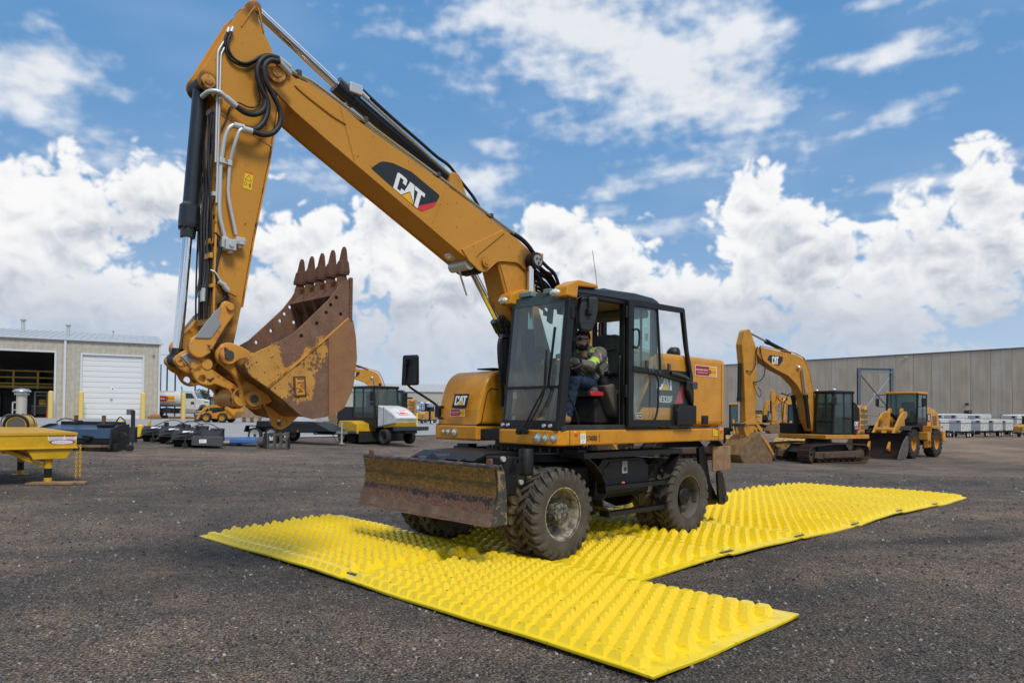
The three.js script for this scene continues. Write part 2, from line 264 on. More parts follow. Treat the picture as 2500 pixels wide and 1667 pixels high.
{
  const xs = axis(-700, 700, -14, 16, .22, 1.12), zs = axis(-1400, 30, -26, 2, .22, 1.12);
  const yf = (x, z) => { const d = Math.hypot(x, z); return gy(x, z) + (d < 60 ? .012 * fbm(x * .5, z * .5, 4) - .012 : -.012); };
  const cf = (x, z) => {
    // tyre-smeared bands sweeping across the yard, dusty fans, damp dark lumps
    const a = fbm(x * .22 + 3, z * .22, 4), band = fbm(x * .07 - z * .05 + 20, (z + .35 * x) * .55, 4), b = fbm(x * 1.3, z * 1.3 + 8, 3);
    let t = .92 + .62 * a + .42 * band + .26 * b + .2 * fbm(x * 3.1 + 5, z * 3.1, 2), br = .6 + 1.2 * band + .8 * a;
    const trk = Math.max(0, Math.sin((z * .9 + x * .25 + 1.6 * a) * 2.1)) ** 6 * ss(-9, -15, z) * .10; t += trk;
    const right = ss(14, 34, x) * ss(-24, -40, z) + ss(-70, -110, z) * ss(-25, 0, x); // dry dirt
    t = mix(t, t * 1.75, cl(right)); br = mix(br, 1.9, cl(right));
    const mid = ss(-14, -30, z) * ss(30, 10, Math.abs(x)); t *= 1 + .28 * mid;
    const oil = Math.exp(-((x - 6.4 - .5 * (z + 9.8)) ** 2 / 1.1 + (z + 10.2 + .25 * (x - 6.4)) ** 2 / .05)) + .8 * Math.exp(-((x - 8) ** 2 / .3 + (z + 9.5) ** 2 / .03)); t *= 1 - .8 * cl(oil * (1.7 + 1.5 * b));
    t = cl(t, .35, 2.3); br = cl(br, 0, 2);
    return [t * (1.02 + .16 * br), t * (.91 + .05 * br), t * (.80 - .04 * br)];
  };
  const g = gridSheet(xs, zs, yf, cf); const m = new THREE.Mesh(g, groundM); m.name = 'ground'; m.receiveShadow = m.castShadow = true; scene.add(m); tag(m, 'dark brown grey yard of compacted crushed asphalt and gravel', 'ground', null, 'structure');
  // loose stones on the yard
  const st = new THREE.IcosahedronGeometry(1, 0), sp = st.attributes.position; { const h = new Map(); for (let i = 0; i < sp.count; i++) { const k = [sp.getX(i), sp.getY(i), sp.getZ(i)].map(v => v.toFixed(2)).join(); if (!h.has(k)) h.set(k, .7 + .6 * rnd()); const f = h.get(k); sp.setXYZ(i, sp.getX(i) * f, sp.getY(i) * f * .7, sp.getZ(i) * f); } st.computeVertexNormals(); }
  const N = 52000, im = new THREE.InstancedMesh(st, M([1, 1, 1], .9), N), o = new THREE.Object3D(), cc = new THREE.Color();
  for (let i = 0; i < N; i++) {
    const q = rnd(), z = -2.6 - 20 * q * q, x = rr(-.78, .78) * (-z + .8) * 1.0, s = (.0035 + .012 * rnd() ** 5) * (1 + .05 * -z), l = rr(.04, .16) * (rnd() < .12 ? 2.6 : 1);
    o.position.set(x, yf(x, z) + s * .25, z); o.scale.setScalar(s); o.rotation.set(rr(0, 6), rr(0, 6), rr(0, 6)); o.updateMatrix(); im.setMatrixAt(i, o.matrix); im.setColorAt(i, cc.setRGB(l * 1.06, l * .98, l * .93));
  }
  im.name = 'gravel'; im.castShadow = im.receiveShadow = true; scene.add(im); tag(im, 'loose pale and dark stones strewn over the yard', 'gravel', null, 'stuff');
}
// paved lot behind the yard, its pale concrete edge strip
const zf = x => { const k = [[-120, -22], [-45, -27], [-16.7, -32], [-12.8, -33.6], [-6.7, -46], [0, -60], [10, -82]]; for (let i = 1; i < k.length; i++) if (x <= k[i][0]) return mix(k[i - 1][1], k[i][1], cl((x - k[i - 1][0]) / (k[i][0] - k[i - 1][0]))); return -82; };
{
  const paveTex = tex(512, 512, (u, v) => { const t = .60 + .06 * fbm(u * 5, v * 5, 5, 5) + .035 * n2(u * 180, v * 180, 180); return [t * 1.0, t * .99, t * .985]; }, .16);
  const pm = M([1, 1, 1], .9, 0, { map: paveTex }), cm = M([1.28, 1.2, 1.1], .9, 0, { map: paveTex });
  const xs = axis(-110, 10, -60, 8, 2, 1.15), rows = [0, .03, .1, .2, .35, .5, .75, 1];
  const mk = (name, lift, f0, f1, mat, label) => { const P = [], uv = [], I = [], n = xs.length; rows.forEach(t => xs.forEach(x => { const z = mix(f0(x), f1(x), t); P.push(x, gy(x, z) + lift, z); uv.push(x, z); })); for (let j = 0; j < rows.length - 1; j++) for (let i = 0; i < n - 1; i++) { const a = j * n + i; I.push(a, a + 1, a + n, a + 1, a + n + 1, a + n); } const g = new THREE.BufferGeometry(); g.setAttribute('position', new THREE.Float32BufferAttribute(P, 3)); g.setAttribute('uv', new THREE.Float32BufferAttribute(uv, 2)); g.setIndex(I); g.computeVertexNormals(); const m = new THREE.Mesh(g, mat); m.name = name; m.receiveShadow = true; scene.add(m); tag(m, label, 'pavement', null, 'structure'); };
  mk('pavement', .03, x => zf(x) - 1.6, () => -175, pm, 'grey paved lot in front of the metal buildings');
  mk('concrete_strip', .034, zf, x => zf(x) - 1.58, cm, 'pale concrete strip along the edge of the paved lot');
}

// ---------------------------------------------------------------- yellow traction mats (strip across the front, strip under the machine)
const EX = { pos: [.6243, 0, -10.1025], turn: rad(44.5) }; // digger frame: x to its rear, y up, z to its left
const exW = (x, y, z) => { const c = Math.cos(EX.turn), s = Math.sin(EX.turn); return [EX.pos[0] + c * x + s * z, EX.pos[1] + y, EX.pos[2] - s * x + c * z]; };
{
  const matM = M([.97, .71, .016], .42, 0, { roughnessMap: roughTex, map: tex(512, 512, (u, v) => { const a = fbm(u * 6, v * 6, 4, 6), d = ss(.22, .5, fbm(u * 26, v * 26, 3, 26)), w = ss(.1, .5, fbm(u * 5, v * 5 + .5, 3, 5)), t = .97 + .04 * a - .07 * w; return [t * (1 - .16 * d), t * (1 - .19 * d), t]; }, .6) });
  const scuff = M([.06, .05, .035], .8);
  const wav = (x, z) => .028 + .026 * Math.sin(x * 1.15 + .7 * Math.sin(z * .9)) * Math.sin(z * .55 + .8) + .02 * n2(x * .45 + 5, z * .45) + .012 * n2(x * 1.1, z * 1.1 + 9);
  const tyres = []; for (const ax of [-1.25, 1.43]) for (const tz of [1.13, .80, -.80, -1.13]) tyres.push([ax, tz]);
  const press = (x, z) => { let h = 1; for (const [a, b] of tyres) { const d = Math.max(Math.abs(z - b) - .18, 0), e = Math.abs(x - a); h = Math.min(h, cl((Math.max(0, .545 - Math.sqrt(Math.max(.0, .297 - e * e)) - .03) + .012) / .085 + d * 9, .14, 1)); } return h; };
  const base = (x, z) => { let w = 0; for (const [a, b] of tyres) w = Math.max(w, Math.exp(-((x - a) ** 2 + (z - b) ** 2) / .22)); return mix(wav(x, z), .012, w); };
  const top = .030;
  function mat(x0, x1, z0, z1, label, along, hole) {
    const o = thing('traction_mat', label, 'ground mat', EX.pos, EX.turn, 'yellow mats laid end to end'), geos = [], nx = 14, nz = 22, gap = .006;
    x0 += gap; x1 -= gap; z0 += gap; z1 -= gap;
    { // sheet with rounded-over rim
      const P = [], I = [], W = nx + 1; for (let j = 0; j <= nz; j++) for (let i = 0; i <= nx; i++) { const x = mix(x0, x1, i / nx), z = mix(z0, z1, j / nz); P.push(x, base(x, z) + top - .018, z); }
      for (let j = 0; j < nz; j++) for (let i = 0; i < nx; i++) { const a = j * W + i; I.push(a, a + W, a + 1, a + 1, a + W, a + W + 1); }
      const ring = []; for (let i = 0; i <= nx; i++) ring.push(i); for (let j = 1; j <= nz; j++) ring.push(j * W + nx); for (let i = nx - 1; i >= 0; i--) ring.push(nz * W + i); for (let j = nz - 1; j > 0; j--) ring.push(j * W);
      const s = P.length / 3; ring.forEach(k => { const x = P[k * 3], y = P[k * 3 + 1], z = P[k * 3 + 2], cx = (x0 + x1) / 2, cz = (z0 + z1) / 2; P.push(x + Math.sign(x - cx) * .006 * (Math.abs(x - cx) > (x1 - x0) / 2 - .01), y - .01, z + Math.sign(z - cz) * .006 * (Math.abs(z - cz) > (z1 - z0) / 2 - .01)); P.push(x, Math.max(y - .03, -.02), z); });
      const n = ring.length; for (let q = 0; q < n; q++) { const a = ring[q], b = ring[(q + 1) % n], c = s + q * 2, d = s + ((q + 1) % n) * 2; I.push(a, b, c, b, d, c, c, d, c + 1, d, d + 1, c + 1); }
      const g = new THREE.BufferGeometry(); g.setAttribute('position', new THREE.Float32BufferAttribute(P, 3)); g.setIndex(I); g.computeVertexNormals(); g.setAttribute('uv', new THREE.Float32BufferAttribute(new Float32Array(P.length / 3 * 2), 2)); geos.push(flat(g));
    }
    const kx = Math.round((x1 - x0 - .06) / .146), px = (x1 - x0 - .06) / kx, pz = .15, kz = Math.floor((z1 - z0 - .1) / pz), ox = x0 + .03, oz = (z0 + z1 - kz * pz) / 2, at = (i, j) => [ox + (i + .5) * px, oz + (j + .5 + (i % 2 ? .5 : 0)) * pz], hs = i => { const rim = Math.min(i, kx - 1 - i); return rim === 0 ? .52 : rim === 1 ? .8 : 1; };
    for (let i = 0; i < kx; i++) for (let j = 0; j < kz - i % 2; j++) {
      const [x, z] = at(i, j); if (hole && Math.abs(x - hole[0]) < hole[2] && Math.abs(z - hole[1]) < hole[3]) continue;
      const H = .098 * hs(i) * press(x, z) * rr(.98, 1.02), y = base(x, z) + top - .02, s = H / .098, a = .071, b = .068, c = mix(.068, .012, s), d = mix(.064, .019, s), y1 = y + H + .003;
      const yy = (X_, Z_) => base(X_, Z_) + top - .022;
      geos.push(hex8([[x - a, yy(x - a, z + b), z + b], [x + a, yy(x + a, z + b), z + b], [x + a, yy(x + a, z - b), z - b], [x - a, yy(x - a, z - b), z - b], [x - c, y1, z + d], [x + c, y1, z + d], [x + c, y1, z - d], [x - c, y1, z - d]]));
    }
    mesh('mat_body', geos, matM, o);
    const sc = []; for (let q = 0; q < 16; q++) { const i = Math.floor(rnd() * kx), j = 1 + Math.floor(rnd() * (kz - 3)), [x, z] = at(i, j), y = base(x, z) + top - .02 + .098 * hs(i) * press(x, z) + .006; if (hole && Math.abs(x - hole[0]) < hole[2]) continue; sc.push(Bc(x + rr(-.006, .006), y, z + rr(-.012, .012), rr(.004, .014), .002, rr(.006, .022))); }
    mesh('scuff_marks', sc, scuff, o).userData.kind = 'stuff';
    return o;
  }
  const E1 = -1.50, F1 = -3.64;
  mat(F1, E1, -3.25, .42, 'yellow studded mat at the far left of the front strip, before the blade', 0, [-2.5, -1.9, .14, .22]);
  mat(F1, E1, .42, 4.12, 'yellow studded mat of the front strip nearest the camera', 0, [-2.5, 2.2, .14, .24]);
  const say = ['yellow studded mat under the front wheels of the wheeled digger', 'yellow studded mat under the step between the wheels', 'yellow studded mat just behind the rear wheels of the wheeled digger', 'fourth yellow mat of the long strip, counted from the front wheels', 'fifth yellow mat of the long strip, next to the farthest one', 'farthest yellow mat at the right tip of the long strip'];
  for (let k = 0; k < 6; k++) { const a = mix(E1, 10.1, k / 6), b = mix(E1, 10.1, (k + 1) / 6); mat(a, b, -1.1 + (k > 2 ? .05 * k - .1 : 0), 2.42 + .04 * k, say[k], 1); }
  // steel joining plates with two bolts, on the seams
  function joint(x, z, turn, label) {
    const o = thing('joining_plate', label, 'joining plate', exW(x, base(x, z) + top - .012, z), EX.turn + turn, 'steel plates joining the mats');
    mesh('plate', Bc(0, .004, 0, .27, .007, .045, .002), darkSteel, o); for (const s of [-.09, .09]) mesh('bolt', [C([s, .006, 0], [s, .02, 0], .016, .016, 6), C([s, .02, 0], [s, .042, 0], .007, .007, 8)], zinc, o);
  }
  const ord = ['first', 'second', 'third', 'fourth', 'fifth'];
  for (let k = 1; k < 6; k++) { const x = mix(E1, 10.1, k / 6); joint(x, 2.34 + .04 * k, 0, `steel plate with two bolts joining mats, ${ord[k - 1]} along the long edge beyond the wheels`); joint(x, .55 + .05 * k, 0, `small steel plate in the middle of the ${ord[k - 1]} seam of the long mat strip`); }
  joint(-3.5, .42, PI / 2, 'steel plate with two bolts joining the two front mats below the blade');
  joint(-2.1, .42, PI / 2, 'steel plate on the front mat seam beside the front wheel');
}
// ---------------------------------------------------------------- wheels (axle along z, outer face towards +z)
function tyreGeo(R, w, rimR, o = {}) {
  const t = o.depth ?? .03, r1 = R - t, h = w / 2, geos = [];
  geos.push(Lz([[rimR, -h * .78], [rimR + .02, -h * .9], [(rimR + r1) / 2, -h], [r1 - .06 * R / .5, -h * .97], [r1 - .012, -h * .84], [r1, -h * .6], [r1 + .002, 0], [r1, h * .6], [r1 - .012, h * .84], [r1 - .06 * R / .5, h * .97], [(rimR + r1) / 2, h], [rimR + .02, h * .9], [rimR, h * .78], [rimR - .012, h * .7]], 0, o.seg ?? 48));
  const n = o.lugs ?? 0, pt = (a, r, z) => [r * Math.cos(a), r * Math.sin(a), z];
  for (let s of [-1, 1]) for (let k = 0; k < n; k++) {
    const a0 = (k + (s > 0 ? 0 : .5)) / n * 2 * PI, da = (o.lw ?? .5) * 2 * PI / n / 2, sk = (o.skew ?? .16) * (o.dir ?? 1), zi = s * (o.zi ?? -.01), zm = s * h * .82, ze = s * h * 1.0;
    const q = (a, r0, r1_, z) => [pt(a - da, r0, z), pt(a + da, r0, z), pt(a + da * .8, r1_, z), pt(a - da * .8, r1_, z)];
    const A = q(a0, r1 - .02, R, zi), Bq = q(a0 + sk, r1 - .03, R - .004, zm), Cq = q(a0 + sk * 1.18, r1 - .075, R - .05, ze);
    for (const [p, e] of [[A, Bq], [Bq, Cq]]) { const v = [p[0], p[1], e[1], e[0], p[3], p[2], e[2], e[3]]; geos.push(hex8(s > 0 ? v : [v[1], v[0], v[3], v[2], v[5], v[4], v[7], v[6]])); }
  }
  return geos;
}
function wheel(parent, name, x, y, z, R, w, rimR, o = {}) {
  const g = part(name, parent, [x, y, z]); if (o.out < 0) g.rotation.y = PI; g.rotation.z = o.roll ?? 0;
  mesh('tyre', o.tyre ?? (o.tyre = tyreGeo(R, w, rimR, o)), o.tm ?? rubber, g);
  const h = w / 2, d = o.dish ?? h * .2;
  mesh('rim', Lz([[rimR - .004, h * .84], [rimR + .012, h * .86], [rimR + .012, h * .78], [rimR - .02, h * .7], [rimR - .035, h * .3], [rimR - .05, d], [rimR * .62, d - .012], [rimR * .6, d - .03], [.02, d - .03]], 0, 36), o.rm ?? blackDusty, g);
  const hr = o.hub ?? rimR * .42, hh = o.hubOut ?? h * .55, bolts = []; for (let k = 0; k < (o.bolts ?? 8); k++) { const a = k / (o.bolts ?? 8) * 2 * PI; bolts.push(C([hr * 1.28 * Math.cos(a), hr * 1.28 * Math.sin(a), d - .03], [hr * 1.28 * Math.cos(a), hr * 1.28 * Math.sin(a), d + .012], .013, .013, 6)); }
  mesh('hub', [Lz([[hr, d - .04], [hr, hh - .02], [hr * .92, hh], [hr * .3, hh], [hr * .28, hh + .008], [1e-3, hh + .008]], 0, 24), ...bolts], o.hm ?? blackDusty, g);
  if (o.cap) { const c = []; for (let k = 0; k < 5; k++) { const a = k / 5 * 2 * PI; mesh('hub_plug', C([hr * .62 * Math.cos(a), hr * .62 * Math.sin(a), hh - .004], [hr * .62 * Math.cos(a), hr * .62 * Math.sin(a), hh + .008], .016, .016, 8), o.hm ?? blackDusty, g); } }
  return g;
}
// ---------------------------------------------------------------- the wheeled excavator (x to its rear, y up, z to its left; all at real size)
const f = pts => pts.map(p => [-p[0], ...p.slice(1)]); // outlines noted as (forward, up)
const rustyBlade = new THREE.MeshStandardMaterial({ roughness: .8, metalness: .15, side: THREE.DoubleSide, bumpMap: bumpTex, bumpScale: .004, map: tex(1024, 512, (u, v) => {
  // rows from the cutting edge (v=0) to the top: bare rust, black paint worn to rust, clay-caked yellow-brown
  const st = fbm(u * 90 + 3 * fbm(u * 7, v * 3, 3), v * 6, 4), sm = fbm(u * 14, v * 7 + 4, 4), sc = fbm(u * 40 + v * 12, v * 22, 3), k = v + .10 * sm + .035 * st;
  const sr = fbm(u * 120 - v * 30, v * 30 + u * 20, 3); let c = [.44 + .12 * sm + .14 * sc + .12 * sr, .325 + .09 * sm + .11 * sc + .10 * sr, .27 + .09 * sc + .09 * sr];
  const pa = ss(.17, .19, v), blk = .85 * ss(.0, .4, sm + .8 * st + .3 * sr + .75 * Math.exp(-(((v - .40) / .10) ** 2)) - .42), clay = ss(.44, .5, k), gr = .8 * ss(-.05, .4, sm + .9 * st + .4 * sr + .7 * Math.exp(-(((v - .72) / .045) ** 2)) - .3);
  c = c.map((q, i) => mix(q, [.165, .17, .18][i] * (1 + .4 * sc), blk * pa));
  const yl = [.47 + .2 * st + .2 * sc + .12 * sr, .375 + .16 * st + .15 * sc + .10 * sr, .19 + .07 * st + .04 * sc], gn = [.27, .26, .165];
  c = c.map((q, i) => mix(q, mix(yl[i], gn[i], gr), clay * .92));
  const run = ss(.25, .45, fbm(u * 38, v * 1.3 + 8, 3)) * pa; c = c.map((q, i) => mix(q, [.42, .27, .15][i], run * .6));
  return c; }) });
const bucketPaint = new THREE.MeshStandardMaterial({ roughness: .82, metalness: .1, side: THREE.DoubleSide, bumpMap: bumpTex, bumpScale: .004, map: tex(512, 512, (u, v) => {
  // u: forward 3.55..4.75 reversed, v: up 1.6..3.1 ; worn paint survives near the hinge and along the weld
  const F = 4.75 - u * 1.2, U = 1.6 + v * 1.5, a = fbm(u * 9, v * 9, 5), b = fbm(u * 60, v * 60, 3), st = fbm(u * 30 + v * 14, v * 30 - u * 14, 3);
  const hinge = ss(.10, .0, Math.hypot((F - 4.6) * .9, (U - 2.1) * .9) - .20), wd = (F - 3.88) * -.52 + (U - 2.44) * -.61, band = ss(.15, .0, Math.abs(wd * 1.15 - .06) - .03) * ss(3.84, 3.95, F), logo = ss(.12, .02, Math.hypot(F - 4.18, U - 1.94) - .10);
  const p = ss(.40, .52, Math.max(hinge, band * .86, logo * .8) * (.80 + .6 * a) + .34 * a + .55 * st + .2 * b);
  const r = [.49 + .09 * a + .09 * b, .37 + .07 * a + .06 * b, .30 + .05 * a + .05 * b], y = [.76 + .08 * a + .06 * b, .56 + .07 * a + .05 * b, .27 + .05 * a];
  const chip = ss(.36, .44, st + .25 * b); return r.map((q, i) => mix(q, mix(y[i], [.36, .24, .15][i], chip * .8), p)); }) });
const armTex = tex(1024, 768, (u, v) => { // covers 6 m x 4.5 m of the arm, metre for metre: black grease round the pins, chipped edges, dust
  const x = -5.5 + u * 6, y = 1.8 + v * 4.5, n = fbm(x * 9, y * 9, 4), fi = fbm(x * 40, y * 40, 2), g = (px, py, r, s) => s * ss(r * 1.35, r * .55, Math.hypot(x - px, y - py) + .35 * r * n);
  let m = Math.max(g(-4.34, 4.98, .115, .5), g(-.75, 3.7, .2, .6), g(-4.965, 4.7, .1, .6), g(-4.51, 5.56, .14, .55), g(-1.57, 3.56, .07, .35), g(-4.8, 2.62, .16, .55), g(-4.56, 4.92, .07, .4), g(-4.3, 4.72, .12, .45), g(-4.77, 2.25, .2, .6));
  m = Math.max(m, .55 * ss(.10, .42, n + .35 * fi) * ss(.05, .0, Math.abs(x + 4.85) - .02) * (y < 4.6 ? 1 : 0), .6 * ss(.47, .53, fbm(x * 16 + 30, y * 16, 3)));
  const du = .05 * fbm(x * 1.4, y * 1.4, 4) + .03 * fi, t = .95 + du; return [t * (1 - .72 * m), t * (1 - .70 * m), t * (1 - .5 * m) + .03 * m]; }, 1 / 6, true, 1 / 4.5);
armTex.offset.set(5.5 / 6, -1.8 / 4.5);
const yelArm = M(YEL, .6, 0, { map: armTex, roughnessMap: roughTex, specularIntensity: .5 });
const ex = thing('wheeled_excavator', 'large yellow wheeled excavator with raised bucket, parked on the yellow mats', 'excavator', EX.pos, EX.turn);
{
  // ---- undercarriage
  const uc = part('undercarriage', ex);
  mesh('chassis_frame', [X(f([[1.95, .72], [1.85, 1.0], [1.0, 1.08], [-1.2, 1.08], [-1.95, .98], [-1.95, .66], [-.9, .56], [.9, .56]]), -.42, .42, { b: .02 }), B(-.95, .62, -.95, .85, 1.04, .95, .02), B(-1.9, .98, -.75, -.7, 1.06, .75, .01)], blackDusty, uc);
  for (const x of [-1.25, 1.43]) mesh('axle', [C([x, .55, -1.0], [x, .55, 1.0], .11, .11, 14), Lz([[.01, -.24], [.2, -.2], [.25, 0], [.2, .2], [.01, .24]], 0, 20, x, .55)], blackDusty, uc);
  mesh('turntable', [new THREE.CylinderGeometry(.66, .68, .16, 48).translate(-.35, 1.17, 0), new THREE.CylinderGeometry(.60, .60, .1, 48).translate(-.35, 1.29, 0)], black, uc);
  { const b = []; for (let k = 0; k < 40; k++) { const a = k / 40 * 2 * PI; b.push(C([-.35 + .70 * Math.cos(a), 1.215, .70 * Math.sin(a)], [-.35 + .70 * Math.cos(a), 1.265, .70 * Math.sin(a)], .016, .016, 6)); } b.push(new THREE.CylinderGeometry(.73, .73, .025, 48).translate(-.35, 1.20, 0)); mesh('bolt_ring', b, M([.2, .2, .2], .5, .4), uc).userData.kind = 'stuff'; }
  // side deck with steps and tool box
  for (const s of [1, -1]) {
    const z = s * 1.18, d = part('step_frame', ex);
    mesh('deck_rail', [B(-.85, 1.165, z - s * .35, 1.3, 1.235, z + s * .04, .008), B(-.86, 1.2, z - s * .30, -.70, 1.275, z - s * .05, .008)], black, d);
    const strip = (pts, w) => { const o = [...pts, ...pts.slice().reverse().map(p => [p[0] + .022, p[1] + .004])]; return X(o, z - s * w, z + s * .035, {}); };
    mesh('bracket', strip([[-.84, 1.2], [-.66, 1.1], [-.52, .98], [-.43, .84], [-.41, .72], [-.50, .64], [-.47, .56], [-.36, .50], [-.35, .42]], .12), black, d);
    mesh('bracket', strip([[1.27, 1.18], [1.12, 1.02], [1.0, .86], [.955, .74], [.96, .62], [.90, .57], [.89, .43]], .12), black, d);
    for (const [y, a, b] of [[.785, -.42, .97], [.455, -.35, .91]]) { const n = 26, th = []; for (let k = 0; k < n; k++) th.push(Bc(mix(a, b, (k + .5) / n), y + .028, z - s * .02, .012, .012, .07)); mesh('step', [B(a, y - .03, z - s * .10, b, y + .025, z + s * .03, .004), ...th], black, d); }
    const tb = part('tool_box', ex);
    mesh('box', [X([[-.45, .68], [.68, .68], [.68, 1.02], [.52, 1.14], [-.32, 1.14], [-.45, 1.02]], s * .55, s * 1.08, { b: .01 }), X([[-.30, .74], [.56, .74], [.56, .98], [.44, 1.10], [-.18, 1.10], [-.30, .98]], s * 1.075, s * 1.092, { b: .003 })], black, tb);
    mesh('latch_plate', B(.06, .94, s * 1.09, .17, 1.10, s * 1.104, .004), greyLt, tb); mesh('latch', Bc(.115, 1.0, s * 1.108, .055, .045, .02, .005), darkSteel, tb);
    mesh('reflector', Lz([[.001, .012], [.03, .008], [.036, 0]], s * 1.092, 16, .10, .80).scale(1, 1, 1), orangeLens, tb);
  }
  // wheels: twins on each side
  const tyF = tyreGeo(.535, .285, .30, { lugs: 26, depth: .036, skew: .17, lw: .55 }), tyR = tyreGeo(.535, .285, .30, { lugs: 26, depth: .030, skew: .17, lw: .6, dir: -1 });
  const tM = M([.135, .13, .12], .88, 0, { map: dustTex, bumpMap: bumpTex, bumpScale: .002 }), tMud = M([.15, .12, .075], .92, 0, { map: grimeTex, bumpMap: bumpTex, bumpScale: .003 });
  const rimMud = M([1, 1, 1], .85, 0, { map: tex(256, 256, (u, v) => { const a = fbm(u * 8, v * 8, 5, 8), m = ss(-.35, .2, a); return [mix(.38, .62, m), mix(.36, .59, m), mix(.33, .52, m)]; }, 1.6) }), hubGrime = M([1, 1, 1], .8, 0, { map: tex(256, 256, (u, v) => { const a = fbm(u * 10, v * 10, 5, 10), m = ss(-.4, .4, a); return [mix(.24, .50, m), mix(.21, .51, m), mix(.20, .44, m)]; }, 2.5) });
  for (const [x, ty, fr] of [[-1.25, tyF, 1], [1.43, tyR, 0]]) for (const s of [1, -1]) {
    wheel(ex, 'wheel', x, .548, s * 1.125, .535, .285, .30, { tyre: ty, out: s, tm: fr ? tM : tM, rm: fr ? rimMud : M([.11, .10, .08], .8, 0, { map: grimeTex }), hm: fr ? hubGrime : black, hub: .125, hubOut: fr ? .115 : .055, dish: -.085, cap: 1, bolts: 10, roll: fr ? .1 : .4 });
    wheel(ex, 'wheel', x, .548, s * .77, .535, .285, .30, { tyre: ty, out: s, tm: tMud, rm: blackDusty, hub: .12, hubOut: .02, dish: -.04, roll: .22 });
  }
  // ---- dozer blade on the front
  const bl = part('dozer_blade', ex);
  const prof = [[2.335, 1.12], [2.315, 1.0], [2.305, .88], [2.315, .78], [2.355, .66], [2.415, .53]];
  { const c = new THREE.CatmullRomCurve3(prof.map(p => V(-p[0], p[1], 0))), n = 18, m = 24, P = [], uv = [], I = []; for (let j = 0; j <= n; j++) { const q = c.getPoint(1 - j / n), wob = 0; for (let i = 0; i <= m; i++) { P.push(q.x - .004, q.y, mix(-1.24, 1.24, i / m)); uv.push(i / m, j / n); } } for (let j = 0; j < n; j++) for (let i = 0; i < m; i++) { const a = j * (m + 1) + i; I.push(a, a + 1, a + m + 2, a, a + m + 2, a + m + 1); } const g = new THREE.BufferGeometry(); g.setAttribute('position', new THREE.Float32BufferAttribute(P, 3)); g.setAttribute('uv', new THREE.Float32BufferAttribute(uv, 2)); g.setIndex(I); g.computeVertexNormals(); mesh('blade_face', g, rustyBlade, bl, true);
    const o = c.getPoints(16).map(q => [q.x, q.y]); const back = o.slice().reverse().map(q => [q[0] + .035, q[1]]); mesh('mouldboard', X([...o, ...back], -1.24, 1.24), blackDusty, bl); }
  mesh('cutting_edge', X(f([[2.424, .515], [2.372, .64], [2.352, .64], [2.385, .515]]), -1.25, 1.25, { b: .003 }), M([.30, .215, .165], .75, .3, { map: dustTex, bumpMap: bumpTex, bumpScale: .005 }), bl);
  mesh('top_tube', C([-2.30, 1.125, -1.24], [-2.30, 1.125, 1.25], .036, .036, 14), M([1, 1, 1], .7, .1, { map: tex(256, 256, (u, v) => { const a = fbm(u * 9, v * 9, 4, 9), m = ss(-.1, .3, a); return [mix(.19, .42, m), mix(.2, .31, m), mix(.23, .25, m)]; }, .8) }), bl);
  for (const s of [-1, 1]) {
    mesh('end_plate', X(f([[2.335, 1.15], [2.25, 1.16], [2.21, 1.06], [2.18, .85], [2.17, .525], [2.425, .515], [2.36, .655], [2.305, .80], [2.30, .95]]), s * 1.235, s * 1.265, { b: .004, holes: [[-2.285, 1.115, .028]] }), M([1, 1, 1], .75, 0, { map: tex(256, 256, (u, v) => { const a = fbm(u * 5, v * 5, 5, 5) + .3 * fbm(u * 30, v * 30, 2, 30), m = ss(.05, .3, a); return [mix(.24, .56, m), mix(.25, .46, m), mix(.24, .33, m)]; }, 1.6) }), bl);
    mesh('lifting_eye', X([[-.035, 0], [-.035, .07, .03], [.035, .07, .03], [.035, 0]], -.02, .02, { b: .004 }).rotateY(PI / 2).translate(-2.30, 1.15, s * 1.12), rust, bl);
    mesh('lift_arm', [X(f([[2.24, 1.10], [2.15, 1.17], [1.7, 1.22], [1.35, 1.16], [1.35, .95], [1.9, .92], [2.2, 1.0]]), s * .42, s * .46, { b: .004, holes: [[-2.0, 1.12, .035]] }), X(f([[2.24, 1.06], [1.9, 1.0], [1.5, .80], [1.5, .66], [1.9, .7], [2.22, .82]]), s * .50, s * .56, { b: .004 })], black, bl);
  }
  mesh('blade_cylinder', [C([-2.2, 1.10, -.28], [-1.5, 1.08, -.28], .075, .075, 16), C([-2.2, 1.10, .02], [-1.45, 1.08, .02], .12, .12, 20)], M([.035, .045, .065], .35, 0, { map: grimeTex }), bl);
  mesh('front_beam', [B(-2.18, .72, -.7, -1.75, 1.02, .7, .015), X(f([[2.1, 1.16], [1.9, 1.235], [1.2, 1.25], [1.2, 1.2], [1.9, 1.2], [2.08, 1.12]]), -.55, .62, { b: .004 }), B(-2.0, .78, .72, -1.78, 1.22, 1.02, .02), Lz([[.001, .16], [.075, .16], [.085, .14], [.085, -.14], [.001, -.14]], 0, 18).rotateX(PI / 2).translate(-1.62, 1.16, 1.0), X(f([[1.95, 1.02], [1.86, 1.22, .04], [1.74, 1.22, .04], [1.64, 1.02]]), .98, 1.02, { holes: [[-1.8, 1.16, .035]] })], black, bl);
  for (const [x, y] of [[-2.02, 1.2], [-2.02, .93], [-1.74, .93]]) mesh('bolt', C([x, y, 1.02], [x, y, 1.05], .03, .03, 10), zinc, bl);
  // ---- rear stabiliser
  const st = part('rear_stabiliser', ex);
  mesh('frame', [B(1.86, .62, -.95, 2.12, 1.04, .95, .02)], black, st);
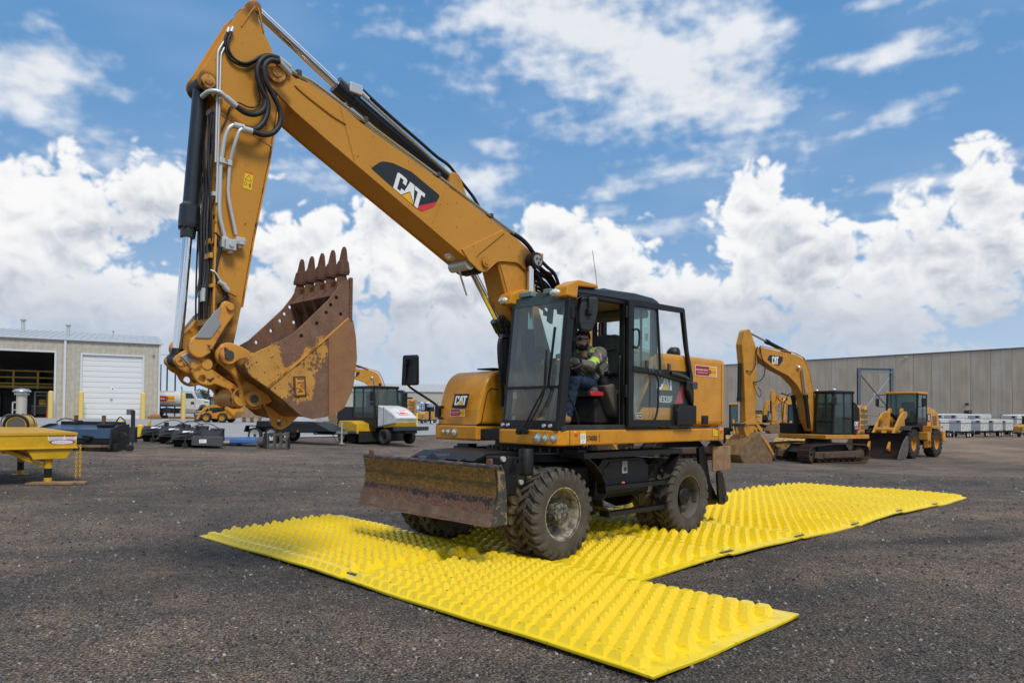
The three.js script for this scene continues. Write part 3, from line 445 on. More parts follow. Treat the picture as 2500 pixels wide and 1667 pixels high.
  for (const s of [1, -1]) {
    mesh('arm', [X([[1.98, 1.22], [2.12, 1.24], [2.2, 1.1], [2.32, .70], [2.56, .40, .05], [2.5, .34, .04], [2.1, .36, .05], [2.05, .60]], s * 1.02, s * 1.07, { b: .004 }), X([[2.3, .84], [2.45, .84], [2.6, .44, .05], [2.52, .35, .05], [2.36, .36, .05]], s * 1.16, s * 1.20, { b: .004 })], black, st);
    mesh('pad', B(2.24, .86, s * 1.13, 2.76, 1.235, s * 1.165, .012), M([1, 1, 1], .85, 0, { map: tex(256, 256, (u, v) => { const a = fbm(u * 6, v * 6, 5, 6), m = ss(-.3, .4, a); return [mix(.52, .60, m), mix(.40, .49, m), mix(.30, .38, m)]; }, 1.2) }), st);
    mesh('cylinder', [C([2.5, .86, s * 1.1], [2.54, .42, s * 1.1], .036, .036, 14), C([2.54, .44, s * 1.02], [2.54, .44, s * 1.22], .05, .05, 14)], darkSteel, st);
  }
  // ---- house: rear body, side panel, right hood, skirt
  const hs = part('house', ex);
  mesh('rear_body', Xy([[.60, -1.24], [2.40, -1.24, .15], [2.60, -1.0, .2], [2.66, 0], [2.62, 1.0, .2], [2.44, 1.27, .15], [.60, 1.27]], 1.55, 2.545, { b: .07, bs: 3, cs: 8 }), yelGloss, hs);
  mesh('side_panel', X([[.22, 1.56], [.24, 1.72], [.46, 2.42, .12], [.56, 2.52], [.66, 2.52], [.66, 1.56]], .30, 1.268, { b: .02, bs: 2 }), yelGloss, hs);
  mesh('intake_slot', X([[.40, 2.02], [.47, 2.02], [.56, 2.36, .02], [.49, 2.36, .02]], 1.262, 1.272), M([.22, .12, .03], .7), hs);
  mesh('counterweight_seam', [B(2.27, 1.56, 1.268, 2.277, 2.47, 1.2725)], black, hs);
  mesh('panel_seam', [B(1.33, 1.56, 1.268, 1.336, 2.47, 1.2725)], black, hs);
  mesh('engine_hood', [B(.95, 2.53, -.9, 1.95, 2.66, .35, .03), C([1.75, 2.66, -.3], [1.75, 2.76, -.3], .06, .06, 12)], black, hs);
  mesh('rear_lamp', [C([2.05, 2.55, .55], [2.05, 2.62, .55], .03, .03, 8), Lz([[.001, .1], [.09, .08], [.1, -.02], [.06, -.08], [.001, -.08]], .55, 18, 2.08, 2.66)], black, hs);
  mesh('house_floor', [B(-1.25, 1.36, -1.0, 2.4, 1.5, 1.2, .01)], black, hs);
  mesh('skirt', Xy([[-1.36, .27], [-1.41, .34, .03], [-1.41, 1.12], [-1.37, 1.25, .08], [-1.22, 1.29, .08], [2.36, 1.29, .15], [2.55, 1.1, .2], [2.6, .6], [2.3, .6], [2.2, 1.0], [-1.1, 1.0], [-1.1, .27]], 1.335, 1.515, { b: .018, bs: 2 }), yelGloss, hs);
  for (const x of [-1.2, 2.16]) mesh('skirt_seam', B(x, 1.34, 1.288, x + .006, 1.51, 1.2925), black, hs);
  mesh('side_latch', [B(1.71, 1.57, 1.268, 1.90, 1.70, 1.276, .003), B(1.745, 1.59, 1.27, 1.865, 1.68, 1.284, .004)], black, hs);
  for (const x of [-1.09, 2.235]) mesh('side_marker', Lz([[.001, .022], [.028, .012], [.034, 0]], 1.29, 16, x, 1.475).scale(1, 1, 1), orangeLens, hs);
  // right-hand hood beside the boom
  const rh = part('right_hood', ex);
  mesh('hood', X([[-1.30, 1.55], [-1.28, 1.75], [-1.17, 2.12, .15], [-1.0, 2.27, .12], [-.3, 2.30], [1.0, 2.33], [1.0, 1.55]], -1.04, -.20, { b: .05, bs: 3, cs: 8 }), yelGloss, rh);
  mesh('hood_base', B(-1.325, 1.345, -1.055, 1.0, 1.545, -.195, .03), yelGloss, rh);
  mesh('hood_seam', [T([[-.95, 2.02, -.197], [-1.06, 2.03, -.197], [-1.13, 1.98, -.197], [-1.17, 1.85, -.197], [-1.24, 1.56, -.197]], .006, 20, 6), B(-1.31, 1.543, -1.05, .9, 1.552, -.194)], black, rh);
  mesh('hood_vent', B(-.95, 2.295, -.62, -.2, 2.315, -.3, .01), black, rh);
  const headlamp = (p, x, y, z, r) => { mesh('lamp_ring', C([x + .02, y, z], [x - .012, y, z], r * 1.18, r * 1.12, 20), M([.3, .28, .2], .5), p); mesh('headlamp', Lz([[.001, .006], [r * .6, .005], [r, -.006]], 0, 20).rotateY(-PI / 2).translate(x - .014, y, z), lensM, p); };
  for (const [z, r, y] of [[-.86, .03, 1.45], [-.76, .036, 1.45], [-.63, .05, 1.445]]) headlamp(rh, -1.325, y, z, r);
  for (const [z, r] of [[1.0, .055], [1.12, .042], [1.22, .04]]) headlamp(hs, z > 1.2 ? -1.385 : -1.41, 1.42, z - .02, r);
  // mirror on a long bent arm
  const mr = part('right_mirror', ex);
  mesh('arm', pipe([[-1.28, 1.72, -.98], [-1.33, 1.82, -1.03], [-1.75, 2.03, -1.04], [-1.84, 2.10, -1.04], [-1.84, 2.40, -1.04]], .016), black, mr);
  mesh('bracket', [Bc(-1.27, 1.72, -1.02, .1, .16, .1, .01), Bc(-1.84, 2.37, -1.04, .05, .08, .06, .008)], black, mr);
  mesh('housing', X([[-.05, -.21, .03], [.06, -.20, .03], [.05, .2, .04], [-.03, .2, .04]], -.13, .13, { b: .025 }).rotateY(.2).translate(-1.78, 2.27, -1.02), black, mr);
  mesh('mirror_step', [Bc(-1.33, 1.78, -.93, .05, .04, .1, .005), Bc(-1.33, 1.63, -.93, .04, .03, .08, .005)], black, mr);

  // ---- printed marks on the body
  const inkBlack = '#17191c';
  shapePlate('model_panel', printM(1024, 512, (c, w, h) => { c.fillStyle = '#1d2422'; c.fillRect(0, 0, w, h); mark('#f2f2ef', c, w * .345, h * .08, w * .36, h * .46); c.fillStyle = '#e6e6e2'; c.font = `bold ${h * .25}px sans-serif`; c.textAlign = 'center'; c.save(); c.translate(w * .525, h * .87); c.scale(.80, 1); c.fillText('M320F', 0, 0); c.restore(); c.fillStyle = '#c9262c'; c.beginPath(); c.moveTo(w * .86, h * .42); c.lineTo(w, h * .16); c.lineTo(w, h * .55); c.lineTo(w * .84, h); c.lineTo(w * .70, h); c.closePath(); c.fill(); }), [[.19, 1.805], [1.315, 1.805], [1.315, 2.315], [.52, 2.315]], 1.2745, ex, [.195, 1.805, 1.315, 2.315]).userData.label = 'black panel with white letters and a red stripe';
  const rentSign = printM(512, 260, (c, w, h) => { c.fillStyle = '#f3f0e6'; c.fillRect(0, 0, w, h); c.fillStyle = '#a81e2c'; c.fillRect(12, 12, w * .62, h - 24); c.fillStyle = '#f0a91c'; c.fillRect(w * .64, 12, w * .36 - 12, h - 24); c.fillStyle = '#f4efe6'; c.textAlign = 'center'; c.font = 'bold 46px sans-serif'; c.fillText('WAGNER RENTS', w * .325, h * .47, w * .58); c.font = '36px sans-serif'; c.fillText('1-800-RENT-CAT', w * .325, h * .72, w * .5); c.fillStyle = '#222'; c.beginPath(); c.arc(w * .655, h * .54, 44, 0, 7); c.fill(); c.fillStyle = '#f4efe6'; c.font = 'bold 28px sans-serif'; c.fillText('CAT', w * .655, h * .58); c.fillStyle = '#3a2a10'; c.font = 'italic bold 46px sans-serif'; c.fillText('Rental', w * .85, h * .6, w * .22); });
  plate('rental_sign', rentSign, .61, .15 * 2.05, ex, [1.83, 2.345, 1.2765]).scale.y = .5;
  { const m = shapePlate('front_badge', printM(512, 512, (c, w, h) => { c.fillStyle = inkBlack; c.fillRect(0, 0, w, h); mark('#eeeeea', c, w * .12, h * .14, w * .76, h * .66); }), [[-.155, -.09], [.145, -.09], [.155, .10], [-.145, .10]], 0, ex, [-.155, -.09, .155, .10]); m.position.set(-1.302, 1.86, -.54); m.rotation.set(-.22, -PI / 2, 0, 'YXZ'); }
  { const p = plate('rental_sticker', rentSign, .30, .095, ex, [-1.345, 1.705, -.56], -PI / 2); p.rotation.set(-.02, -PI / 2, 0, 'YXZ'); p.position.x = -1.337; }
  { const g = new TextGeometry('174088', { font: fontB, size: .062, depth: .0015, curveSegments: 3 }); g.scale(.72, 1, 1); g.translate(-.905, 1.385, 1.2915); mesh('fleet_number', [g, B(-.655, 1.37, 1.2915, -.648, 1.465, 1.293)], M([.012, .01, .008], .6), ex); }
  plate('inspection_label', printM(128, 196, (c, w, h) => { c.fillStyle = '#f1efe9'; c.fillRect(0, 0, w, h); c.fillStyle = '#f2b91a'; c.fillRect(0, 0, w, h * .22); c.fillStyle = '#555'; for (let i = 0; i < 5; i++) c.fillRect(12, h * (.32 + i * .08), w * .8, 4); c.fillStyle = '#e0a51d'; c.beginPath(); c.arc(w / 2, h * .85, 16, 0, 7); c.fill(); }), .10, .15, ex, [-.965, 1.43, 1.2945]);
  const warnM = printM(256, 170, (c, w, h) => { c.fillStyle = '#f2c515'; c.fillRect(0, 0, w, h); c.strokeStyle = '#111'; c.lineWidth = 7; c.strokeRect(4, 4, w - 8, h - 8); c.beginPath(); c.moveTo(70, 35); c.lineTo(110, 130); c.lineTo(30, 130); c.closePath(); c.stroke(); c.fillStyle = '#111'; c.fillRect(150, 85, 50, 10); c.fillRect(205, 40, 14, 95); c.fillStyle = '#b3261e'; c.fillRect(128, 10, 118, 26); });
  plate('warning_label', warnM, .17, .115, ex, [2.07, 1.455, 1.2945]);
}
{
  // ---- cab: posts, panes, roof, seat, console
  const cab = part('cab', ex), Z0 = .325, Z1 = 1.27;
  const post = (a, b, w, d) => bar(a, b, w, d);
  mesh('near_front_post', X([[-1.37, 1.53], [-1.255, 1.53], [-1.075, 3.12], [-1.19, 3.12]], Z1 - .085, Z1, { b: .012, bs: 2 }), black, cab);
  mesh('far_front_post', X([[-1.37, 1.53], [-1.285, 1.53], [-1.105, 3.12], [-1.19, 3.12]], Z0, Z0 + .07, { b: .012, bs: 2 }), black, cab);
  mesh('middle_post', [B(-.135, 1.53, Z1 - .09, -.02, 3.14, Z1 - .005, .012), B(-.02, 1.53, Z1 - .06, .06, 3.14, Z1 - .02, .01)], black, cab);
  for (const q of [B(.52, 2.3, Z1 - .08, .62, 3.16, Z1 - .01, .015), B(.52, 2.3, Z0, .62, 3.16, Z0 + .08, .015), B(-.1, 1.53, Z0, .0, 3.14, Z0 + .06, .01)]) mesh('rear_post', q, black, cab);
  mesh('front_sill', [X([[-1.39, 1.52], [-1.345, 1.52], [-1.33, 1.625], [-1.375, 1.625]], Z0, Z1, { b: .006 })], black, cab);
  mesh('cross_bar', X([[-1.333, 2.0], [-1.3, 2.0], [-1.296, 2.032], [-1.329, 2.032]], Z0 + .06, Z1 - .06), black, cab);
  mesh('header_bar', X([[-1.21, 3.02], [-1.085, 3.05], [-1.065, 3.14], [-1.195, 3.13]], Z0, Z1, { b: .01 }), M([.05, .09, .09], .3), cab);
  for (const q of [B(-1.145, 3.09, Z1 - .07, .6, 3.16, Z1 - .005, .02), B(-1.145, 3.09, Z0, .6, 3.16, Z0 + .06, .02)]) mesh('side_rail', q, black, cab);
  mesh('cab_floor', [B(-1.325, 1.50, Z0, .62, 1.56, Z1 + .005, .006), B(-1.285, 1.555, Z1 - .12, -.1, 1.575, Z1 + .002, .004)], M([.09, .09, .09], .6, .3, { map: dustTex }), cab);
  mesh('rear_wall', [B(.50, 1.55, Z0 + .02, .60, 2.36, Z1 - .02, .01), B(.0, 1.55, Z0 + .002, .56, 2.25, Z0 + .03, .006)], greyPl, cab);
  mesh('roof', X([[-1.145, 3.14], [-1.085, 3.20, .05], [-.4, 3.255], [.1, 3.275], [.5, 3.26], [.65, 3.22, .05], [.66, 3.15]], Z0 - .01, Z1 + .005, { b: .04, bs: 3 }), M([.018, .021, .026], .38, 0, { clearcoat: .3 }), cab);
  mesh('roof_hatch', B(-.35, 3.262, .45, .1, 3.30, 1.1, .015), black, cab);
  mesh('ceiling', B(-.95, 3.10, Z0 + .05, .52, 3.125, Z1 - .06, .01), M([.24, .24, .2], .8), cab);
  mesh('ceiling_console', [B(-.45, 3.02, Z0 + .06, .1, 3.10, Z0 + .3, .02), B(.2, 2.99, Z0 + .05, .5, 3.10, Z1 - .07, .03)], M([.2, .2, .17], .8), cab);
  for (const z of [Z0 + .02, Z1 - .13]) {
    mesh('lamp_hood', X([[-1.305, 3.07], [-1.285, 3.19, .04], [-1.085, 3.28, .05], [-.72, 3.265], [-.72, 3.225], [-1.085, 3.20], [-1.105, 3.06]], z > .8 ? z - .04 : z - .18, z > .8 ? z + .17 : z + .04, { b: .015, bs: 2 }), yelGloss, cab);
    mesh('work_lamp', Lz([[.001, .035], [.05, .028], [.075, .0], [.06, -.06], [.001, -.07]], 0, 18).scale(1, .62, 1).rotateY(-PI / 2 + .25).translate(-1.31, 3.115, z > .8 ? z - .0 : z - .08), lensM, cab);
  }
  for (const q of [Bc(-1.165, 3.17, .55, .1, .06, .22, .01), Bc(-1.165, 3.17, .92, .1, .06, .12, .01)]) mesh('visor_bracket', q, M([.16, .26, .25], .4), cab);
  const pane = (n, v, m = glass) => { const g = new THREE.BufferGeometry(); g.setAttribute('position', new THREE.Float32BufferAttribute([...v[0], ...v[1], ...v[2], ...v[0], ...v[2], ...v[3]], 3)); g.computeVertexNormals(); g.setAttribute('uv', new THREE.Float32BufferAttribute(new Float32Array(12), 2)); return mesh(n, g, m, cab); };
  pane('windscreen', [[-1.317, 2.03, Z0 + .05], [-1.317, 2.03, Z1 - .06], [-1.203, 3.04, Z1 - .06], [-1.203, 3.04, Z0 + .05]]);
  pane('lower_windscreen', [[-1.361, 1.62, Z0 + .05], [-1.361, 1.62, Z1 - .06], [-1.319, 2.005, Z1 - .06], [-1.319, 2.005, Z0 + .05]], glassPale);
  pane('right_window', [[-1.285, 1.6, Z0 + .02], [.52, 2.25, Z0 + .02], [.52, 3.12, Z0 + .02], [-1.145, 3.12, Z0 + .02]], glassPale);
  pane('rear_side_window', [[.06, 1.6, Z1 - .04], [.52, 1.6, Z1 - .04], [.52, 3.12, Z1 - .04], [.06, 3.12, Z1 - .04]]);
  pane('rear_window', [[.57, 2.34, Z0 + .06], [.57, 2.34, Z1 - .06], [.57, 3.1, Z1 - .06], [.57, 3.1, Z0 + .06]], glassPale);
  for (const q of [B(.26, 2.3, Z1 - .05, .29, 3.12, Z1 - .03), B(.36, 2.36, Z0 + .01, .44, 3.1, Z0 + .05, .01)]) mesh('window_post', q, black, cab);
  // wiper and its arms
  const wp = part('wiper', ex);
  mesh('wiper_arm', [T([[-1.475, 1.50, .78], [-1.445, 1.62, .84], [-1.415, 1.85, .97], [-1.385, 1.98, 1.04], [-1.37, 2.2, 1.05], [-1.35, 2.45, 1.055]], .013, 24, 6), T([[-1.475, 1.50, .83], [-1.445, 1.65, .92], [-1.415, 1.80, 1.0], [-1.395, 2.0, 1.07], [-1.37, 2.3, 1.075]], .011, 24, 6)], black, wp);
  mesh('wiper_blade', [bar([-1.347, 2.02, 1.08], [-1.27, 2.72, 1.11], .02, .025)], black, wp);
  mesh('wiper_pivot', [C([-1.455, 1.49, .76], [-1.525, 1.49, .76], .035, .035, 12), C([-1.455, 1.49, .85], [-1.515, 1.49, .85], .03, .03, 12), Bc(-1.495, 1.50, .80, .03, .06, .12, .008)], black, wp);
  for (const z of [.37, .46, 1.06, 1.16]) mesh('sill_bolt', C([-1.375, 1.565, z], [-1.41, 1.565, z], .022, .02, 10), lensM, cab);
  // door swung right back along the side
  const dr = part('cab_door', ex), zD = 1.31;
  const outer = [[-.125, 1.545], [-.125, 3.16, .03], [.02, 3.175], [1.16, 3.185, .03], [1.27, 2.6], [1.385, 2.25], [1.395, 1.545, .02]], inner = [[-.03, 1.63], [-.03, 3.10], [1.115, 3.125], [1.20, 2.7], [1.31, 2.3, .03], [1.33, 1.85], [.93, 1.85, .05], [.90, 1.63]];
  { const hole = new THREE.Path(poly(inner).getPoints(6)); mesh('door_frame', X(outer, zD - .025, zD + .025, { b: .008, bs: 2, holes: [hole] }), black, dr); }
  mesh('door_rail', X([[-.05, 2.245], [-.05, 2.325], [.5, 2.30], [1.33, 2.22], [1.34, 2.14], [1.1, 2.16], [.5, 2.225]], zD - .02, zD + .04, { b: .012 }), black, dr);
  mesh('rail_handle', [T([[.78, 2.27, zD + .05], [.95, 2.25, zD + .06], [1.1, 2.23, zD + .06], [1.2, 2.21, zD + .045]], .022, 14, 8)], darkSteel, dr);
  mesh('pull_strap', X([[1.18, 2.17], [1.34, 2.17], [1.35, 1.9], [1.33, 1.80, .05], [1.24, 1.95, .1], [1.17, 2.05]], zD, zD + .07, { b: .02 }), black, dr);
  mesh('latch_box', X([[.92, 1.57], [.92, 1.76], [.98, 1.835, .04], [1.40, 1.84], [1.40, 1.57]], zD + .0, zD + .075, { b: .015, bs: 2 }), black, dr);
  mesh('lock', Bc(1.35, 2.12, zD + .06, .13, .10, .05, .015), darkSteel, dr);
  mesh('hand_bar', T([[.42, 2.25, zD + .04], [.46, 2.18, zD + .06], [.47, 2.0, zD + .06], [.46, 1.8, zD + .06], [.43, 1.65, zD + .04], [.40, 1.60, zD + .02]], .014, 22, 7), black, dr);
  mesh('handle', T([[-.04, 2.78, zD + .03], [.01, 2.79, zD + .05], [.04, 2.77, zD + .055], [.045, 2.62, zD + .055], [.02, 2.56, zD + .05], [-.03, 2.56, zD + .03]], .014, 22, 6), black, dr);
  for (const y of [3, 2]) mesh('hinge', Bc(-.145, y, zD - .02, .04, .16, .06, .006), black, dr);
  mesh('rail_bolts', [C([.30, 2.28, zD + .03], [.30, 2.28, zD + .05], .022, .022, 12), C([.37, 2.275, zD + .03], [.37, 2.275, zD + .05], .022, .022, 12), C([.52, 2.265, zD + .03], [.52, 2.265, zD + .05], .02, .02, 12), Bc(.27, 2.36, zD + .02, .05, .1, .03, .005), Bc(.78, 2.345, zD + .02, .05, .1, .03, .005)], darkSteel, dr);
  const dpane = (n, pts, z, m) => { const g = flat(new THREE.ShapeGeometry(poly(pts))); g.translate(0, 0, z); return mesh(n, g, m, dr); };
  dpane('lower_pane', [[-.03, 1.63], [-.03, 2.27], [1.31, 2.18], [1.33, 1.85], [.93, 1.85], [.90, 1.63]], zD - .005, glassPale);
  dpane('upper_pane', [[-.03, 2.30], [-.03, 3.10], [.52, 3.11], [.60, 2.28]], zD - .002, glassPale);
  dpane('sliding_pane', [[.0, 2.29], [.0, 3.10], [.555, 3.11], [.77, 2.26]], zD - .016, M([.72, .84, .80], .03, 0, { transmission: 1, thickness: 0 }));
  mesh('pane_divider', bar([.52, 3.115, zD], [.605, 2.27, zD], .022, .03), black, dr);
  plate('pictogram_sticker', printM(192, 96, (c, w, h) => { c.fillStyle = '#eee'; c.fillRect(0, 0, w, h); c.fillStyle = '#111'; c.fillRect(6, 6, 84, 84); c.fillRect(100, 6, 86, 84); c.fillStyle = '#eee'; c.beginPath(); c.moveTo(48, 18); c.lineTo(74, 44); c.lineTo(58, 44); c.lineTo(58, 78); c.lineTo(38, 78); c.lineTo(38, 44); c.lineTo(22, 44); c.fill(); c.fillRect(118, 40, 50, 12); c.fillRect(136, 24, 14, 44); }), .14, .07, dr, [.12, 1.69, zD + .002]);
  plate('window_sticker', printM(128, 256, (c, w, h) => { c.fillStyle = '#b9c8b4'; c.fillRect(0, 0, w, h); c.fillStyle = '#e9eee6'; c.fillRect(10, 10, w - 20, 90); c.fillStyle = '#3a4a40'; for (let i = 0; i < 5; i++) c.fillRect(20, 120 + i * 24, w - 40, 9); }), .09, .17, dr, [.31, 2.80 - .05, zD - .018]);
  // mirror by the door
  const lm = part('left_mirror', ex);
  mesh('arm', pipe([[-1.13, 2.94, 1.25], [-1.12, 3.03, 1.27], [-1.0, 3.10, 1.30], [-.90, 3.11, 1.31], [-.89, 2.92, 1.31]], .013), black, lm);
  mesh('clamp', Bc(-1.14, 2.89, 1.255, .06, .15, .06, .012), black, lm); mesh('swivel', Bc(-.89, 2.92, 1.31, .08, .08, .06, .015), black, lm);
  mesh('housing', X([[-.125, .04, .03], [-.10, .17, .03], [.13, .18, .03], [.125, .0], [.09, -.14], [.05, -.24, .04], [-.10, -.235, .04], [-.13, -.14]], -.05, .05, { b: .022, bs: 2 }).rotateY(-.35).translate(-.855, 2.93, 1.25), M([.028, .03, .033], .45), lm);
  mesh('housing_seam', X([[-.128, -.142], [.088, -.142], [.09, -.136], [-.128, -.136]], -.053, .053).rotateY(-.35).translate(-.855, 2.93, 1.25), blackGloss, lm);
  // seat, console, levers
  const se = part('seat', ex), fab = M([.12, .12, .115], .95, 0, { bumpMap: bumpTex, bumpScale: .004 });
  mesh('cushion', X([[-.42, 1.93, .05], [-.42, 2.05, .05], [.0, 2.04], [.06, 1.93, .04]], .52, 1.02, { b: .035, bs: 3 }), fab, se);
  mesh('backrest', X([[.02, 2.0], [-.06, 2.06, .04], [.08, 2.56, .05], [.22, 2.58, .05], [.20, 2.05, .05]], .53, 1.01, { b: .045, bs: 3 }), fab, se);
  mesh('headrest', X([[.04, 2.55], [.03, 2.72, .06], [.13, 2.775, .06], [.27, 2.74, .07], [.26, 2.55, .03]], .58, .96, { b: .05, bs: 3 }), fab, se);
  mesh('suspension', [B(-.35, 1.58, .55, .08, 1.92, .98, .03)], blackDusty, se);
  mesh('armrest', B(-.18, 2.20, .96, .22, 2.26, 1.06, .025), black, se);
  const co = part('control_console', ex);
  mesh('console_body', X([[-.36, 2.06], [-.13, 2.10, .04], [-.08, 1.98], [.30, 1.97], [.33, 1.78], [.02, 1.665, .07], [-.08, 1.66, .07], [-.28, 1.95]], .93, 1.13, { b: .03, bs: 2 }), greyPl, co);
  mesh('console_panel', X([[-.02, 1.90, .04], [.30, 1.95], [.31, 1.785, .02], [.02, 1.76, .04]], 1.125, 1.142, { b: .006 }), greyLt, co);
  mesh('lever_boot', [C([-.24, 2.08, 1.03], [-.29, 2.17, 1.03], .075, .05, 16), C([-.24, 2.10, 1.03], [-.25, 2.115, 1.03], .085, .08, 16), C([-.262, 2.13, 1.03], [-.27, 2.145, 1.03], .072, .066, 16)], black, co);
  mesh('joystick', [T([[-.29, 2.17, 1.03], [-.34, 2.24, 1.03], [-.38, 2.28, 1.03]], .02, 10, 8), new THREE.SphereGeometry(.045, 14, 10).scale(1, 1.25, 1).translate(-.41, 2.31, 1.03)], blackGloss, co);
  mesh('lockout_lever', X([[-.58, 1.93, .02], [-.58, 1.99, .02], [-.33, 1.985], [-.33, 1.93]], 1.06, 1.10, { b: .008 }), redM, co);
  mesh('right_console', [X([[-.5, 2.06], [.1, 2.10], [.1, 1.7], [-.2, 1.7]], .38, .48, { b: .02 }), T([[-.42, 2.08, .43], [-.45, 2.2, .43], [-.48, 2.3, .43]], .025, 8, 8)], greyPl, co);
  mesh('steering_column', [T([[-.98, 1.58, .75], [-.9, 1.85, .75], [-.78, 2.24, .75]], .045, 12, 10), new THREE.TorusGeometry(.19, .017, 8, 30).rotateX(PI / 2).rotateZ(-.5).translate(-.75, 2.27, .75), Bc(-.95, 2.32, .75, .05, .14, .2, .02)], black, co);
  mesh('monitor', [Bc(-.86, 2.46, .42, .05, .2, .24, .015), Bc(-1.02, 2.60, .36, .06, .22, .08, .02)], black, co);
  mesh('grab_rail', [pipe([[.02, 2.46, 1.16], [-.10, 2.46, 1.2], [-.165, 2.44, 1.22], [-.175, 2.3, 1.22], [-.17, 1.58, 1.22]], .013), pipe([[-1.12, 1.98, 1.17], [-1.0, 1.75, 1.2], [-.93, 1.57, 1.2]], .012), pipe([[-1.0, 2.24, 1.12], [-.86, 2.27, 1.14], [-.82, 2.33, 1.14], [-.86, 2.40, 1.14], [-.96, 2.41, 1.12]], .014)], black, co);
  mesh('pedal', [Bc(-1.08, 1.60, .66, .16, .02, .1, .006), Bc(-1.08, 1.60, .86, .16, .02, .1, .006)], darkSteel, co);
  mesh('safety_hammer', [B(.44, 2.78, Z0 + .06, .47, 2.98, Z0 + .09)], redM, co);
  mesh('antenna', T([[.3, 3.27, .5], [.26, 3.5, .5], [.16, 3.95, .5]], .004, 10, 5), black, ex);
}
{
  // ---- boom
  const bm = part('boom', ex), W = .2;
  const out = f([[4.34, 5.085, .04], [4.24, 5.07, .03], [4.13, 4.995, .05], [3.97, 5.005], [3.63, 4.90], [3.38, 4.785], [2.35, 4.445], [1.26, 4.045], [.92, 3.92, .1], [.74, 3.82, .06], [.66, 3.74, .05], [.66, 3.65, .06], [.74, 3.59, .06], [.84, 3.57, .05], [.98, 3.655, .08], [1.34, 3.615, .1], [1.44, 3.53, .06], [1.54, 3.445, .05], [1.66, 3.445, .05], [1.79, 3.53], [3.76, 4.48], [4.13, 4.67], [4.29, 4.77], [4.43, 4.875, .05], [4.45, 4.96, .05], [4.42, 5.05, .05]]);
  mesh('side_plate', X(out, W - .022, W, { b: .004 }), yelArm, bm); mesh('side_plate', X(out, -W, -W + .022, { b: .004 }), yelArm, bm);
  const core = f([[4.12, 4.98], [3.63, 4.89], [3.38, 4.775], [2.35, 4.435], [1.26, 4.035], [.95, 3.90], [1.0, 3.70], [1.34, 3.66], [1.62, 3.56], [1.79, 3.55], [3.76, 4.495], [4.11, 4.675]]);
  mesh('box_section', X(core, -W + .012, W - .012), yelArm, bm);
  mesh('foot_gusset', X(f([[1.72, 3.47, .05], [1.84, 3.54], [1.95, 3.66], [1.28, 4.02], [1.24, 3.99], [1.66, 3.66], [1.72, 3.60]]), W - .004, W + .018, { b: .006 }), yelArm, bm);
  mesh('weld_seam', [bar([-2.20, 4.36, W + .001], [-2.39, 3.90, W + .001], .012, .008), bar([-3.62, 4.88, W + .001], [-3.44, 4.36, W + .001], .012, .008)], yel, bm);
  mesh('recess_rib', X(f([[4.16, 4.93, .05], [4.05, 4.96, .03], [3.72, 4.80, .02], [3.55, 4.70], [3.72, 4.74, .05], [4.02, 4.86, .05]]), W - .001, W + .016, { b: .006, bs: 2 }), yelArm, bm);
  const boss = (p, F, U, r, z, m = yel, n = 'pin_boss', d = .035) => mesh(n, [C([-F, U, z], [-F, U, z + d], r, r, 28), C([-F, U, z + d], [-F, U, z + d + .012], r * .55, r * .52, 22)], m, p);
  boss(bm, 4.34, 4.98, .095, W, yelWorn); boss(bm, 4.34, 4.98, .095, -W - .045, yelWorn);
  boss(bm, 1.57, 3.56, .055, W + .002, yel);
  mesh('mid_pin', [C([-.75, 3.70, -.28], [-.75, 3.70, .28], .07, .07, 20), C([-.75, 3.70, W], [-.75, 3.70, W + .12], .105, .105, 24)], black, bm);
  mesh('pin_cap', [C([-.75, 3.70, W + .12], [-.75, 3.70, W + .14], .072, .072, 22)], greyLt, bm);
  mesh('cap_bolts', [0, 1, 2].map(k => C([-.75 + .036 * Math.cos(k * 2.1 + .5), 3.70 + .036 * Math.sin(k * 2.1 + .5), W + .14], [-.75 + .036 * Math.cos(k * 2.1 + .5), 3.70 + .036 * Math.sin(k * 2.1 + .5), W + .152], .015, .015, 8)), darkSteel, bm);
  mesh('cap_guard', [B(-.70, 3.74, W + .02, -.56, 3.83, W + .05, .008)], yelWorn, bm);
  const bpts = f([[3.235, 4.325, .02], [3.10, 4.435, .05], [2.95, 4.45], [2.70, 4.415], [2.285, 4.235, .03], [2.37, 4.09], [2.545, 3.995, .03], [2.63, 4.02]]), bb = [-3.24, 3.99, -2.28, 4.46];
  shapePlate('maker_badge', printM(1024, 512, (c, w, h) => { const tx = (F, U) => [(-F - bb[0]) / (bb[2] - bb[0]) * w, (1 - (U - bb[1]) / (bb[3] - bb[1])) * h]; c.fillStyle = '#24282d'; c.fillRect(0, 0, w, h); c.fillStyle = '#d8323c'; c.beginPath(); [[2.66, 4.025], [2.30, 4.165], [2.2, 4.0], [2.5, 3.9]].forEach((p, i) => i ? c.lineTo(...tx(...p)) : c.moveTo(...tx(...p))); c.fill();
    const A = tx(2.885, 4.37), B_ = tx(2.50, 4.205), D = tx(2.95, 4.165); c.save(); c.setTransform((B_[0] - A[0]) / 100, (B_[1] - A[1]) / 100, (D[0] - A[0]) / 100, (D[1] - A[1]) / 100, A[0], A[1]); mark('#f1f0ee', c, 0, 0, 100, 100); c.restore(); }), bpts, W + .004, bm, bb);
  // pipes along the top edge, clamps, and their hoses over the hinge
  const run = [[-4.18, 5.075], [-4.10, 5.05], [-3.95, 5.045], [-3.42, 4.86], [-3.27, 4.80], [-2.35, 4.485], [-1.34, 4.12], [-1.05, 4.02]];
  const brass = M([.55, .48, .30], .3, .8);
  [[.185, 0, brass, .016], [.145, .022, steel, .014], [.10, .02, steel, .014], [.06, .012, brass, .012]].forEach(([z, dy, m, r]) => mesh('boom_pipe', pipe(run.map(p => [p[0], p[1] + dy, z]), r), m, bm));
